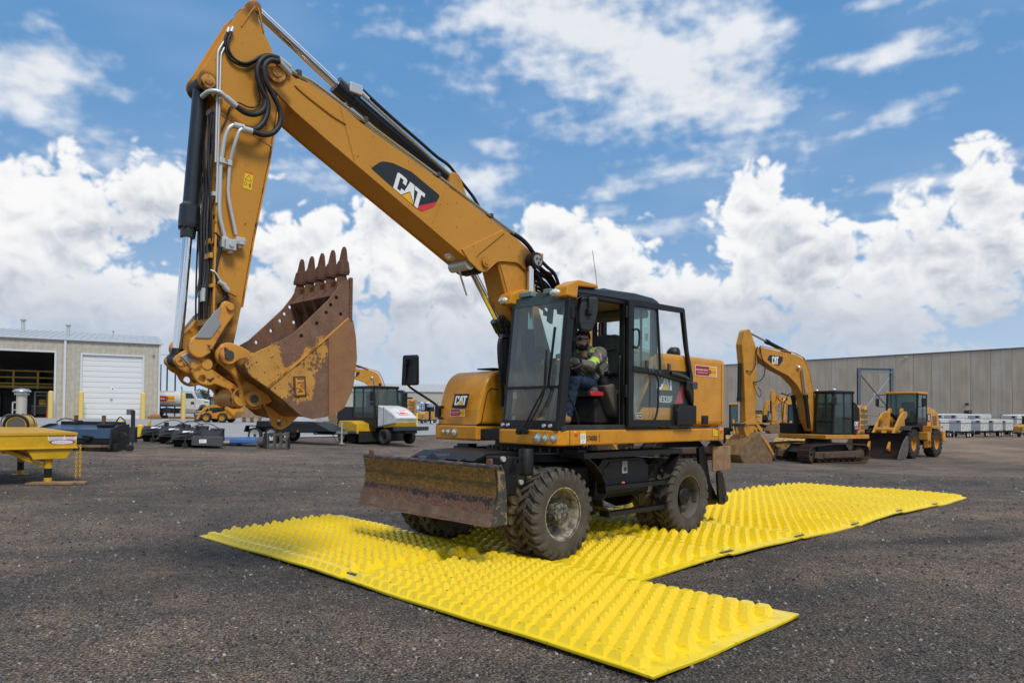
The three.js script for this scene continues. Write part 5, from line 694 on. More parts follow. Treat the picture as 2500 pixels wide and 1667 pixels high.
// ---------------------------------------------------------------- the operator, seated, reaching for the wheel (built in the digger's frame, facing -x)
{
  const capD = (x, y, z, b) => { const [ax, ay, az, bx, by, bz, r0, r1] = b, dx = bx - ax, dy = by - ay, dz = bz - az, l = dx * dx + dy * dy + dz * dz || 1e-9, t = cl(((x - ax) * dx + (y - ay) * dy + (z - az) * dz) / l); return Math.hypot(x - ax - dx * t, y - ay - dy * t, z - az - dz * t) - mix(r0, r1, t); };
  const ell = (x, y, z, c) => { const q = Math.hypot((x - c[0]) / c[3], (y - c[1]) / c[4], (z - c[2]) / c[5]); return (q - 1) * Math.min(c[3], c[4], c[5]); };
  const smin = (a, b, k) => { const h = cl(.5 + .5 * (b - a) / k); return mix(b, a, h) - k * h * (1 - h); };
  const union = (bones, ells, k) => (x, y, z) => { let d = 9; for (const b of bones) d = smin(d, capD(x, y, z, b), k); for (const e of ells) d = smin(d, ell(x, y, z, e), k); return d; };
  function field(fn, c, half, res) {
    const mc = new MarchingCubes(res, new THREE.MeshBasicMaterial(), false, false, 120000), s = mc.size, h = s / 2; mc.isolation = 0;
    for (let k = 0; k < s; k++) for (let j = 0; j < s; j++) for (let i = 0; i < s; i++) mc.field[i + j * s + k * s * s] = -fn(c[0] + (i - h) / h * half, c[1] + (j - h) / h * half, c[2] + (k - h) / h * half);
    mc.update(); const n = mc.count, P = new Float32Array(n * 3), N = new Float32Array(n * 3), e = half * .004;
    for (let i = 0; i < n; i++) { const x = c[0] + mc.positionArray[i * 3] * half, y = c[1] + mc.positionArray[i * 3 + 1] * half, z = c[2] + mc.positionArray[i * 3 + 2] * half; P.set([x, y, z], i * 3); const g = V(fn(x + e, y, z) - fn(x - e, y, z), fn(x, y + e, z) - fn(x, y - e, z), fn(x, y, z + e) - fn(x, y, z - e)).normalize(); N.set([g.x, g.y, g.z], i * 3); }
    const g = new THREE.BufferGeometry(); g.setAttribute('position', new THREE.BufferAttribute(P, 3)); g.setAttribute('normal', new THREE.BufferAttribute(N, 3)); g.setAttribute('uv', new THREE.BufferAttribute(new Float32Array(n * 2), 2)); return g;
  }
  const o = thing('person', 'bearded operator in sunglasses, grey work shirt and jeans seated in the open cab', 'person', EX.pos, EX.turn);
  const fingers = (wx, wy, wz, s) => { const b = [[wx, wy, wz, wx - .07, wy + .005, wz, .026, .030]]; for (let k = 0; k < 4; k++) { const z = wz + (k - 1.5) * .02, l = [.030, .036, .034, .026][k]; b.push([wx - .07, wy + .01, z, wx - .07 - l, wy + .012, z, .0095, .009], [wx - .07 - l, wy + .012, z, wx - .08 - l, wy - .022, z, .009, .0085], [wx - .08 - l, wy - .022, z, wx - .062 - l, wy - .042, z, .0085, .0075]); } b.push([wx - .025, wy, wz + s * .03, wx - .06, wy - .012, wz + s * .045, .012, .010], [wx - .06, wy - .012, wz + s * .045, wx - .088, wy - .03, wz + s * .032, .010, .008]); return b; };
  const head = union([[-.29, 2.47, .75, -.315, 2.58, .75, .056, .054]], [[-.33, 2.695, .75, .102, .108, .077], [-.37, 2.625, .75, .078, .082, .062], [-.415, 2.575, .75, .048, .042, .045]], .03);
  const face = (x, y, z) => { let d = head(x, y, z); d = smin(d, capD(x, y, z, [-.438, 2.665, .75, -.474, 2.618, .75, .010, .016]), .014); for (const s of [-1, 1]) { d = smin(d, ell(x, y, z, [-.315, 2.645, .75 + s * .078, .028, .036, .014]), .008); d = -smin(-d, ell(x, y, z, [-.452, 2.664, .75 + s * .032, .016, .013, .02]), .01); } d = smin(d, capD(x, y, z, [-.446, 2.582, .735, -.446, 2.582, .765, .010, .010]), .008); return d; };
  const skin = M([.42, .235, .16], .55), hair = M([.012, .009, .007], .8), shirtM = M([1, 1, 1], .9, 0, { vertexColors: true, bumpMap: bumpTex, bumpScale: .004 }), denim = M([.022, .055, .125], .9, 0, { map: tex(256, 256, (u, v) => { const a = fbm(u * 6, v * 6, 4, 6), b = n2(u * 120, v * 120, 120); return .72 + .4 * a + .12 * b; }, 3) });
  const hL = fingers(-.80, 2.375, .90, -1), hR = fingers(-.80, 2.36, .60, 1);
  const look = g => g.translate(.31, 0, -.75).rotateY(.2).translate(-.31, 0, .75); // head turned a little towards the open door
  mesh('body', [look(field(face, [-.34, 2.62, .75], .2, 84)), field(union([[-.66, 2.36, .91, -.80, 2.375, .90, .034, .027], ...hL], [], .008), [-.80, 2.36, .90], .16, 60), field(union([[-.66, 2.35, .60, -.80, 2.36, .60, .034, .027], ...hR], [], .008), [-.80, 2.36, .60], .16, 60)], skin, o);
  const torso = union([[-.12, 2.08, .68, -.12, 2.08, .82, .15, .15], [-.10, 2.15, .68, -.17, 2.42, .64, .145, .135], [-.10, 2.15, .82, -.17, 2.42, .86, .145, .135], [-.19, 2.49, .60, -.19, 2.49, .90, .075, .075], [-.23, 2.50, .75, -.27, 2.545, .75, .085, .07], [-.2, 2.49, .93, -.44, 2.315, .985, .078, .062], [-.44, 2.315, .985, -.72, 2.368, .905, .062, .043], [-.2, 2.49, .57, -.46, 2.31, .53, .078, .062], [-.46, 2.31, .53, -.73, 2.353, .60, .062, .043]], [], .05);
  const fold = (x, y, z) => torso(x, y, z) + .0075 * n2(x * 19 + y * 9, y * 17 + z * 13) + .004 * n2(x * 40, y * 34 + z * 30);
  { const g = field(fold, [-.32, 2.26, .76], .46, 92), p = g.attributes.position, c = new Float32Array(p.count * 3);
    const hv = [.50, .80, .02], sv = [.45, .46, .45], gr = [.155, .150, .138];
    for (let i = 0; i < p.count; i++) { const x = p.getX(i), y = p.getY(i), z = p.getZ(i), arm = (a, b) => { const d = V(b[0] - a[0], b[1] - a[1], b[2] - a[2]), l = d.length(); return V(x - a[0], y - a[1], z - a[2]).dot(d) / l / l; }; let q = gr; const n = (z > .75 ? .93 : .57), e = z > .75 ? [-.44, 2.315, .985] : [-.46, 2.31, .53], t = arm([-.2, 2.49, n], e), on = capD(x, y, z, [-.2, 2.49, n, ...e, 0, 0]) < .095; if (on && t > .62 && t < 1.0) q = Math.abs(t - .81) < .05 ? sv : hv; if (on && t > .28 && t < .5 && z > 1.0 && x > -.31) q = (t < .38 && x > -.285) ? [.05, .08, .3] : [.55, .3, .32]; else if (y > 2.5 && Math.abs(Math.abs(z - .75) - .12) < .035) q = Math.abs(Math.abs(z - .75) - .12) < .01 ? sv : hv; if (x > -.13 && y > 2.36 && y < 2.46 && Math.abs(z - .75) > .05) q = Math.abs(y - 2.41) < .012 ? sv : hv; c.set(q, i * 3); }
    g.setAttribute('color', new THREE.BufferAttribute(c, 3)); const m = new THREE.Mesh(g, shirtM); m.name = 'shirt'; m.castShadow = m.receiveShadow = true; o.add(m); }
  const legs = union([[-.10, 2.06, .68, -.10, 2.06, .82, .145, .145], [-.16, 2.06, .87, -.70, 2.135, .92, .105, .078], [-.70, 2.135, .92, -.80, 1.70, .91, .078, .058], [-.16, 2.06, .63, -.70, 2.12, .60, .105, .078], [-.70, 2.12, .60, -.84, 1.70, .62, .078, .058]], [], .04);
  mesh('jeans', field((x, y, z) => Math.max(legs(x, y, z) + .006 * n2(x * 15 + 3, y * 19 + z * 9) + .003 * n2(x * 40, y * 44), y - 2.17), [-.44, 1.95, .76], .42, 84), denim, o);
  mesh('boots', [field(union([[-.80, 1.73, .91, -.82, 1.64, .91, .048, .05], [-.82, 1.63, .91, -.98, 1.615, .91, .045, .038]], [], .03), [-.88, 1.66, .91], .18, 46), field(union([[-.84, 1.73, .62, -.86, 1.64, .62, .048, .05], [-.86, 1.63, .62, -1.02, 1.615, .62, .045, .038]], [], .03), [-.92, 1.66, .62], .18, 46)], M([.30, .17, .08], .8), o);
  mesh('hair', look(field((x, y, z) => Math.max(head(x, y, z) - .012 - .004 * n2(x * 90, y * 90 + z * 60), -(y - 2.715 + .9 * Math.max(0, x + .345)) * .8 - (x > -.36 ? .1 * (x + .36) : 0), -.43 - x > 0 ? (2.74 - y) : -1, 2.60 - y), [-.34, 2.68, .75], .17, 60)), hair, o);
  mesh('beard', look(field((x, y, z) => Math.max(head(x, y, z) - .007 - .003 * n2(x * 120, y * 120 + z * 80), y - 2.585 - .016 * (x < -.425) - .75 * Math.max(0, x + .385), x + .31, 2.525 - y, x < -.42 ? .02 - Math.hypot((y - 2.585) * 1.9, z - .75) : -1), [-.40, 2.59, .75], .12, 54)), hair, o);
  mesh('sunglasses', [X([[-.062, -.022, .016], [-.062, .02, .01], [-.004, .017], [-.004, -.010, .012]], -.004, .004).rotateY(PI / 2 - .3).translate(-.472, 2.662, .752), X([[.004, -.010, .012], [.004, .017], [.062, .02, .01], [.062, -.022, .016]], -.004, .004).rotateY(PI / 2 + .3).translate(-.472, 2.662, .748), bar([-.455, 2.668, .806], [-.31, 2.672, .832], .006, .012), bar([-.455, 2.668, .694], [-.31, 2.672, .668], .006, .012)].map(look), M([.008, .008, .009], .15), o);
}
// ---------------------------------------------------------------- machines parked to the right
const darkPane = M([.34, .47, .44], .04, 0, { transmission: .9, thickness: 0 });
const pt4 = (n, v, m, p) => { const g = new THREE.BufferGeometry(); g.setAttribute('position', new THREE.Float32BufferAttribute([...v[0], ...v[1], ...v[2], ...v[0], ...v[2], ...v[3]], 3)); g.computeVertexNormals(); g.setAttribute('uv', new THREE.Float32BufferAttribute(new Float32Array(12), 2)); return mesh(n, g, m, p); };
const badgeM = printM(512, 256, (c, w, h) => { c.fillStyle = '#24282d'; c.fillRect(0, 0, w, h); c.fillStyle = '#d8323c'; c.beginPath(); c.moveTo(w * .80, h); c.lineTo(w, h * .42); c.lineTo(w, h); c.fill(); mark('#f1f0ee', c, w * .30, h * .16, w * .40, h * .68); });
const dustYel = M([.56, .30, .07], .68, 0, { map: grimeTex });
function boxCab(p, x0, x1, y0, y1, z0, z1, o = {}) { // posts, roof and panes round a cab, each its own piece
  const t = o.t ?? .08, rake = o.rake ?? .0, P = [[x0, z0], [x0, z1], [x1, z0], [x1, z1]], m = o.m ?? black;
  P.forEach(([x, z], i) => mesh('post', bar([x + (x === x0 ? t / 2 : -t / 2), y0, z + (z === z0 ? t / 2 : -t / 2)], [x + (x === x0 ? t / 2 + rake : -t / 2), y1, z + (z === z0 ? t / 2 : -t / 2)], t, t), m, p));
  mesh('roof', B(x0 + rake - .06, y1 - .01, z0 - .04, x1 + .04, y1 + .11, z1 + .04, .04), o.roof ?? m, p);
  mesh('sill', [B(x0, y0 - .02, z0, x1, y0 + (o.sill ?? .12), z1, .015)], m, p);
  const gy0 = y0 + (o.sill ?? .12), e = .012, r = k => rake * k, gm = o.glass ?? darkPane;
  pt4('windscreen', [[x0 + e + r((gy0 - y0) / (y1 - y0)), gy0, z0 + t], [x0 + e + r((gy0 - y0) / (y1 - y0)), gy0, z1 - t], [x0 + e + rake, y1, z1 - t], [x0 + e + rake, y1, z0 + t]], gm, p);
  pt4('rear_window', [[x1 - e, gy0 + .3, z0 + t], [x1 - e, gy0 + .3, z1 - t], [x1 - e, y1, z1 - t], [x1 - e, y1, z0 + t]], gm, p);
  for (const z of [z0 + e, z1 - e]) pt4('side_window', [[x0 + t, gy0, z], [x1 - t, gy0, z], [x1 - t, y1, z], [x0 + t + rake, y1, z]], gm, p);
  for (const z of [z0 + .03, z1 - .03]) mesh('door_post', bar([mix(x0, x1, .55), y0, z], [mix(x0, x1, .55), y1, z], .07, .05), m, p);
  mesh('seat', [B(mix(x0, x1, .35), y0 + .1, mix(z0, z1, .3), mix(x0, x1, .75), y0 + .55, mix(z0, z1, .7), .04), B(mix(x0, x1, .62), y0 + .5, mix(z0, z1, .3), mix(x0, x1, .76), y0 + 1.25, mix(z0, z1, .7), .05)], greyPl, p);
}
function trackedExcavator(label, pos, turn) {
  const o = thing('tracked_excavator', label, 'excavator', pos, turn, 'tracked excavators parked in the yard');
  for (const s of [1, -1]) {
    const tr = part('track', o), path = []; const R = .36, x0 = -1.68, x1 = 1.32, y = .40, N = 46, per = 2 * (x1 - x0) + 2 * PI * R;
    const at = t => { let d = ((t % 1) + 1) % 1 * per; if (d < x1 - x0) return [x0 + d, y + R + .05 * Math.sin(d / (x1 - x0) * PI) * 1.2 - (d > 2.0 ? 0 : 0), 0]; d -= x1 - x0; if (d < PI * R) { const a = PI / 2 - d / R; return [x1 + R * Math.cos(a), y + R * Math.sin(a), d / R]; } d -= PI * R; if (d < x1 - x0) return [x1 - d, y - R, PI]; d -= x1 - x0; const a = -PI / 2 - d / R; return [x0 + R * Math.cos(a), y + R * Math.sin(a), PI + d / R]; };
    const shoeA = mergeGeometries([B(-.086, -.012, -.3, .086, .012, .3), B(-.07, .01, -.3, -.055, .05, .3), B(0, .01, -.3, .014, .04, .3), B(.06, .01, -.3, .072, .04, .3)].map(flat)); metreUV(shoeA);
    for (let k = 0; k < N; k++) { const [x, yy, a] = at(k / N), m = new THREE.Mesh(shoeA, rustyTrack); m.name = 'track_shoe'; m.position.set(x, yy, s * .95); m.rotation.z = -a; m.castShadow = m.receiveShadow = true; tr.add(m); }
    const fr = part('track_frame', o, [0, 0, s * .95]);
    mesh('beam', [X([[-1.6, .25], [-1.55, .50], [1.3, .52], [1.35, .28], [1.0, .2], [-1.2, .2]], -.16, .2, { b: .02 }), B(-1.1, .26, .19, .95, .46, .25, .01)], M([.17, .12, .085], .85, 0, { map: dustTex }), fr);
    mesh('idler', Lz([[.06, .06], [.27, .06], [.31, .03], [.31, -.03], [.27, -.06], [.06, -.06]], .02, 24, x0, y), rustyTrack, fr); mesh('sprocket', [Lz([[.001, .10], [.2, .10], [.22, .06], [.32, .03], [.32, -.03], [.001, -.06]], .05, 24, x1, y)], rustyTrack, fr);
    for (let k = 0; k < 7; k++) mesh('roller', Lz([[.05, .14], [.11, .14], [.11, -.14], [.05, -.14]], 0, 12, mix(-1.25, .95, k / 6), .17), rustyTrack, fr);
  }
  mesh('centre_frame', [B(-.9, .42, -.7, .9, .78, .7, .03), C([0, .75, 0], [0, 1.02, 0], .55, .52, 28), X([[-1.3, .45], [-.9, .75], [.9, .75], [1.2, .45]], -.66, .66)], black, o);
  const h = part('house', o);
  mesh('platform', B(-1.05, 1.02, -1.22, 1.7, 1.20, 1.22, .03), yel, h);
  mesh('rear_body', Xy([[.70, -1.22], [1.40, -1.22, .2], [1.78, -.7, .4], [1.82, 0], [1.78, .7, .4], [1.45, 1.23, .2], [.70, 1.23]], 1.2, 2.44, { b: .08, bs: 2, cs: 8 }), dustYel, h);
  mesh('hood_top', B(.75, 2.43, -.7, 1.5, 2.58, .6, .04), black, h);
  mesh('tool_cabinet', [B(-1.0, 1.20, -1.2, -.05, 1.66, -.30, .03), B(-.2, 1.6, -1.2, .7, 2.35, -.45, .05)], black, h);
  mesh('side_shroud', X([[.64, 1.22], [.64, 2.58], [.80, 2.52, .05], [1.03, 2.28, .05], [1.03, 1.52], [.86, 1.22]], 1.19, 1.242, { b: .01 }), black, h);
  for (let k = 0; k < 4; k++) mesh('vent_grille', B(1.12, 1.42 + k * .235, 1.215, 1.56, 1.58 + k * .235, 1.236, .004), M([.19, .115, .035], .8), h);
  plate('side_badge', printM(256, 256, (c, w, h2) => { c.fillStyle = '#1c1f22'; c.fillRect(0, 0, w, h2); mark('#eee', c, 30, 20, 196, 118); c.fillStyle = '#ddd'; c.font = 'bold 84px sans-serif'; c.textAlign = 'center'; c.fillText('316E', w / 2, 225, 200); }), .33, .40, h, [.83, 1.58, 1.246]);
  { const m = mesh('red_stripe', X([[.86, 1.22], [1.03, 1.52], [1.03, 1.72], [.80, 1.22]], 1.243, 1.248), redM, h); }
  plate('rental_sticker', printM(128, 64, (c, w, h2) => { c.fillStyle = '#b3202c'; c.fillRect(0, 0, w * .6, h2); c.fillStyle = '#f0b41e'; c.fillRect(w * .6, 0, w, h2); c.fillStyle = '#fff'; c.font = 'bold 16px sans-serif'; c.fillText('WAGNER', 4, 28, 68); c.fillText('RENTS', 8, 50, 60); }), .34, .16, h, [1.3, 2.33, 1.243]);
  const cb = part('cab', o); boxCab(cb, -.62, .70, 1.12, 2.92, .27, 1.20, { rake: .10, sill: .16, t: .10 });
  mesh('cab_lamp', [Lz([[.001, .05], [.06, .03], [.06, -.03], [.001, -.04]], 0, 14).rotateY(-PI / 2).translate(-.5, 3.04, .34), Lz([[.001, .05], [.06, .03], [.06, -.03], [.001, -.04]], 0, 14).rotateY(-PI / 2).translate(-.45, 3.06, 1.15)], lensM, cb);
  mesh('window_bar', [bar([-.60, 1.75, .3], [-.60, 1.75, 1.18], .04, .04), bar([.0, 1.9, 1.21], [.66, 1.9, 1.21], .03, .03)], black, cb);
  mesh('mirror', X([[-.10, -.17, .03], [.1, -.17, .03], [.1, .17, .03], [-.1, .17, .03]], -.04, .04, { b: .02 }).rotateY(-.5).translate(-.62, 2.6, 1.28), black, cb);
  mesh('hand_rail', [pipe([[-.95, 1.2, -1.1], [-.85, 2.5, -1.1], [-.55, 2.95, -1.1], [-.1, 2.95, -1.1], [-.1, 2.3, -1.1]], .02)], black, o);
  // arm
  const bo = [[-3.85, 4.72, .1], [-3.62, 4.74, .05], [-3.31, 4.70], [-1.6, 4.52], [-1.10, 4.36, .3], [-.85, 3.87], [-.55, 3.0], [-.35, 2.0], [-.30, 1.35, .1], [-.6, 1.30, .1], [-.91, 1.80], [-1.14, 2.72], [-1.49, 3.22, .2], [-2.07, 3.62], [-2.86, 3.88], [-3.70, 4.28], [-3.95, 4.5, .08]];
  const bm = part('boom', o); mesh('boom_box', X(bo, -.21, .21, { b: .012, cs: 8 }), yel, bm); { const m = shapePlate('maker_badge', badgeM, [[-3.30, 4.25], [-3.18, 4.44], [-2.40, 4.40], [-2.42, 4.22], [-2.62, 4.02], [-2.95, 4.06]], .216, bm, [-3.30, 4.0, -2.38, 4.46]); }
  mesh('boom_pipe', [pipe([[-3.5, 4.78, .15], [-1.6, 4.60, .15], [-1.05, 4.42, .15], [-.74, 3.85, .15], [-.46, 3.0, .15], [-.28, 2.0, .15]], .02), pipe([[-3.5, 4.80, .05], [-1.6, 4.63, .05], [-1.0, 4.46, .05], [-.68, 3.85, .05], [-.40, 3.0, .05]], .02)], yel, bm);
  mesh('boom_lamp', [Bc(-1.52, 4.0, .25, .16, .14, .1, .02), Lz([[.001, .03], [.06, .01], [.07, -.02]], 0, 14).rotateY(-.8).translate(-1.56, 4.0, .31)], lensM, bm);
  const st = part('stick', o); mesh('stick_box', X([[-4.50, 5.33, .08], [-4.38, 5.42, .06], [-4.22, 5.42, .06], [-3.96, 4.90], [-3.83, 4.60], [-3.84, 3.0], [-3.95, 1.5, .1], [-4.18, 1.12, .08], [-4.32, 1.15, .06], [-4.44, 1.7], [-4.55, 3.9], [-4.66, 4.80]], -.17, .17, { b: .012 }), yel, st);
  mesh('stick_hose', [T([[-3.9, 4.75, .25], [-4.0, 4.3, .27], [-4.05, 3.95, .27], [-4.25, 3.72, .26], [-4.45, 3.75, .2]], .022, 24, 7), T([[-3.75, 4.78, .25], [-3.7, 4.4, .27], [-3.5, 3.9, .28], [-3.6, 3.5, .27], [-3.9, 3.32, .25], [-4.05, 3.32, .2]], .022, 24, 7), T([[-4.05, 3.3, .2], [-4.0, 3.0, .24], [-3.75, 2.7, .24], [-3.68, 2.95, .24], [-3.8, 3.1, .2]], .014, 24, 6)], hoseM, st);
  const cyl = (n, a, b, r, rr_, t) => { const c = part(n, o), l = k => a.map((q, i) => mix(q, b[i], k)); mesh('barrel', [C(a, l(t), r, r, 16), C(l(t - .06), l(t + .01), r * 1.25, r * 1.25, 16)], black, c); mesh('rod', C(l(t), b, rr_, rr_, 14), steel, c); };
  cyl('stick_cylinder', [-1.75, 4.58, 0], [-4.3, 5.38, 0], .08, .045, .54); cyl('bucket_cylinder', [-4.62, 4.05, 0], [-4.66, 1.62, 0], .075, .045, .62);
  for (const s of [1, -1]) cyl('boom_cylinder', [-.95, 1.45, s * .32], [-1.36, 3.92, s * .32], .085, .05, .56);
  const lk = part('linkage', o); for (const s of [1, -1]) { mesh('link', [X([[-4.75, 1.66, .06], [-4.60, 1.66, .06], [-4.28, 1.05, .06], [-4.42, .98, .06]], s * .22, s * .26, { b: .01 })], yel, lk); mesh('idler', X([[-4.72, 1.50, .05], [-4.72, 1.66, .05], [-4.1, 1.78, .06], [-3.86, 1.74, .06], [-3.9, 1.60, .06], [-4.3, 1.6]], s * .18, s * .22, { b: .01 }), yel, lk); mesh('quick_coupler', X([[-3.95, 1.72, .06], [-3.80, 1.68, .06], [-3.46, 1.40, .06], [-3.52, 1.26, .06], [-3.75, 1.42, .06]], s * .12, s * .16, { b: .01 }), yel, lk); }
  mesh('link_pin', [C([-4.66, 1.60, -.34], [-4.66, 1.60, .34], .07, .07, 16)], darkSteel, lk);
  const bk = part('bucket', o), bp = [[-4.10, 1.30], [-4.5, 1.12], [-4.95, .78], [-5.16, .42, .2], [-4.95, .08, .2], [-4.5, -.0], [-3.4, .0], [-3.34, .35, .05], [-3.55, .62], [-3.88, 1.08]];
  for (const s of [1, -1]) mesh('side_plate', X(bp, s * .52, s * .55, { b: .005 }), M([.36, .26, .15], .7, .2, { map: dustTex }), bk);
  mesh('shell', X([[-4.10, 1.30], [-4.5, 1.12], [-4.95, .78], [-5.16, .42], [-4.95, .08], [-4.5, 0], [-3.4, 0], [-3.4, .04], [-4.45, .05], [-4.85, .15], [-5.06, .42], [-4.88, .72], [-4.45, 1.06], [-4.12, 1.22]], -.53, .53), M([.40, .24, .09], .75, .1, { map: dustTex }), bk);
  for (const s of [1, -1]) { mesh('ear', X([[-4.45, .75], [-4.45, 1.06, .08], [-4.3, 1.12, .08], [-3.85, 1.34, .1], [-3.70, 1.20, .08], [-3.95, .8]], s * .24, s * .29, { b: .01 }), yel, bk); mesh('side_cutter', X([[-3.34, .36], [-3.28, .42, .03], [-3.58, .85], [-3.92, 1.16], [-3.96, 1.08], [-3.6, .66]], s * .55, s * .58, { b: .006 }), yel, bk); }
  for (let k = 0; k < 5; k++) mesh('tooth', hex8([[-3.42, -.01, mix(-.46, .46, k / 4) + .05], [-3.42, -.01, mix(-.46, .46, k / 4) - .05], [-3.42, .06, mix(-.46, .46, k / 4) - .05], [-3.42, .06, mix(-.46, .46, k / 4) + .05], [-3.16, 0, mix(-.46, .46, k / 4) + .03], [-3.16, 0, mix(-.46, .46, k / 4) - .03], [-3.16, .02, mix(-.46, .46, k / 4) - .03], [-3.16, .02, mix(-.46, .46, k / 4) + .03]]), rustyTrack, bk);
  return o;
}
const gp = (x, z, dy = 0) => [x, gy(x, z) - .012 + dy, z];
const exA = trackedExcavator('yellow tracked excavator with its bucket resting on the ground, beside the wheel loader', gp(13.2, -31.04), rad(28));
copy(exA, gp(7.0, -31.2), rad(27), 'yellow tracked excavator half hidden behind the wheeled excavator');
copy(exA, gp(36.5, -90), rad(12), 'small distant yellow excavator whose boom rises beside the loader backhoe cab');
copy(exA, gp(36.6, -106), rad(200), 'small distant yellow excavator behind the stick of the tracked excavator');
// wheel loader
{
  const o = thing('wheel_loader', 'yellow wheel loader with a wide rusty bucket on the ground', 'wheel loader', gp(20.22, -37.62), rad(41));
  const ty = tyreGeo(.75, .52, .36, { lugs: 18, depth: .05, skew: .24, lw: .62, zi: -.03, seg: 40 });
  for (const x of [-1.35, 1.72]) for (const s of [1, -1]) wheel(o, 'wheel', x, .75, s * 1.0, .75, .52, .36, { tyre: ty, out: s, tm: M([.052, .050, .047], .88, 0, { map: dustTex }), rm: yel, hm: yel, hub: .16, hubOut: .10, dish: .02, roll: x });
  const ch = part('chassis', o); mesh('front_frame', [X([[-2.1, .7], [-1.9, 1.2], [-1.0, 1.5], [-.2, 1.4], [-.1, .6], [-1.4, .45]], -.5, .5, { b: .03 })], yel, ch); mesh('rear_frame', [B(.1, .6, -.55, 3.3, 1.2, .55, .04), B(.5, .9, -1.2, .95, 1.3, 1.2, .03)], yel, ch); mesh('axle', [C([-1.35, .75, -.8], [-1.35, .75, .8], .16, .16, 14), C([1.72, .75, -.8], [1.72, .75, .8], .16, .16, 14)], dustYel, ch);
  mesh('hood', X([[1.62, 1.30], [1.62, 2.55, .1], [2.1, 2.62, .2], [3.2, 2.38, .25], [3.5, 2.1, .15], [3.52, 1.30]], -.75, .75, { b: .06, bs: 2 }), yelGloss, o); mesh('hood_grille', B(2.45, 1.55, .745, 3.1, 2.15, .76, .02), M([.2, .11, .04], .8), o); mesh('counterweight', [B(3.35, .75, -1.0, 3.75, 1.35, 1.0, .06)], yelGloss, o); mesh('tail_lamp', Bc(3.76, 1.0, .8, .02, .08, .12, .01), orangeLens, o);
  plate('hood_badge', badgeM, .5, .4, o, [1.95, 2.05, .765]);
  const cb = part('cab', o); boxCab(cb, .25, 1.6, 1.62, 3.28, -.78, .80, { rake: .12, t: .09, roof: yelGloss, sill: .2 }); mesh('cab_base', X([[.15, 1.2], [.2, 1.7], [1.62, 1.7], [1.62, 1.15]], -.78, .8, { b: .02 }), black, cb); mesh('steering', [T([[.55, 1.8, 0], [.7, 2.2, 0]], .03, 6, 8), new THREE.TorusGeometry(.2, .02, 8, 24).rotateX(PI / 2).rotateZ(-.6).translate(.72, 2.22, 0)], black, cb); mesh('wiper', bar([.27, 1.95, .3], [.33, 2.6, .0], .03, .02), black, cb);
  for (const s of [1, -1]) { const m = part('mirror', o); mesh('housing', X([[-.12, -.22, .05], [.12, -.22, .05], [.12, .2, .05], [-.12, .2, .05]], -.05, .05, { b: .025 }).rotateY(s > 0 ? -.6 : .9).translate(.15, 2.85, s * 1.15), black, m); mesh('stay', [bar([.35, 3.25, s * .8], [.1, 3.2, s * 1.25], .03), bar([.3, 2.6, s * .8], [.15, 2.62, s * 1.15], .025)], black, m); }
  mesh('front_fender', [X([[-2.0, 1.42], [-1.8, 1.62, .1], [-.9, 1.64, .15], [-.55, 1.35], [-.6, 1.33], [-.93, 1.59], [-1.78, 1.57], [-1.96, 1.40]], .75, 1.28, { b: .01 })], black, o); mesh('front_fender', X([[-2.0, 1.42], [-1.8, 1.62, .1], [-.9, 1.64, .15], [-.55, 1.35], [-.6, 1.33], [-.93, 1.59], [-1.78, 1.57], [-1.96, 1.40]], -1.28, -.75, { b: .01 }), black, o);
  mesh('rear_fender', [B(1.0, 1.55, .75, 2.5, 1.62, 1.25, .02), B(.95, 1.2, .8, 1.0, 1.6, 1.2, .01), B(1.0, 1.3, .76, 2.2, 1.56, .84, .02)], yel, o); mesh('side_steps', [B(.55, .55, 1.02, .95, .60, 1.2), B(.55, .85, 1.02, .95, .90, 1.2), B(.53, .5, 1.0, .57, 1.25, 1.2), B(.93, .5, 1.0, .97, 1.25, 1.2), pipe([[1.0, 1.3, 1.2], [.98, 1.9, 1.22], [1.1, 1.95, 1.2], [1.12, 1.5, 1.2]], .022)], yel, o);
  const la = part('lift_arm', o); for (const s of [1, -1]) mesh('arm', X([[-.30, 2.30, .12], [-.55, 2.38, .2], [-1.15, 2.15, .3], [-2.15, 1.2, .2], [-2.75, .5, .1], [-2.6, .32, .1], [-1.9, .95, .3], [-1.0, 1.75, .2], [-.40, 2.05, .1]], s * .42, s * .54, { b: .02, cs: 8 }), yel, la); mesh('cross_tube', [C([-1.75, 1.4, -.5], [-1.75, 1.4, .5], .14, .14, 16)], yel, la); mesh('bell_crank', [X([[-1.55, 2.35, .1], [-1.35, 2.4, .1], [-1.5, 1.5, .1], [-2.0, .9, .1], [-2.15, 1.0, .1], [-1.75, 1.6]], -.12, .12, { b: .02 })], yel, la); mesh('tilt_cylinder', [C([-.2, 1.9, 0], [-1.0, 2.22, 0], .09, .09, 16), C([-1.0, 2.22, 0], [-1.4, 2.34, 0], .05, .05, 12)], black, la); for (const s of [1, -1]) mesh('lift_cylinder', [C([-.2, 1.0, s * .35], [-1.2, 1.5, s * .38], .08, .08, 14)], black, la); mesh('tower', [X([[-.75, 1.3], [-.62, 2.45, .1], [-.3, 2.55, .12], [-.05, 1.4]], .24, .34, { b: .02 }), X([[-.75, 1.3], [-.62, 2.45, .1], [-.3, 2.55, .12], [-.05, 1.4]], -.34, -.24, { b: .02 })], yel, la);
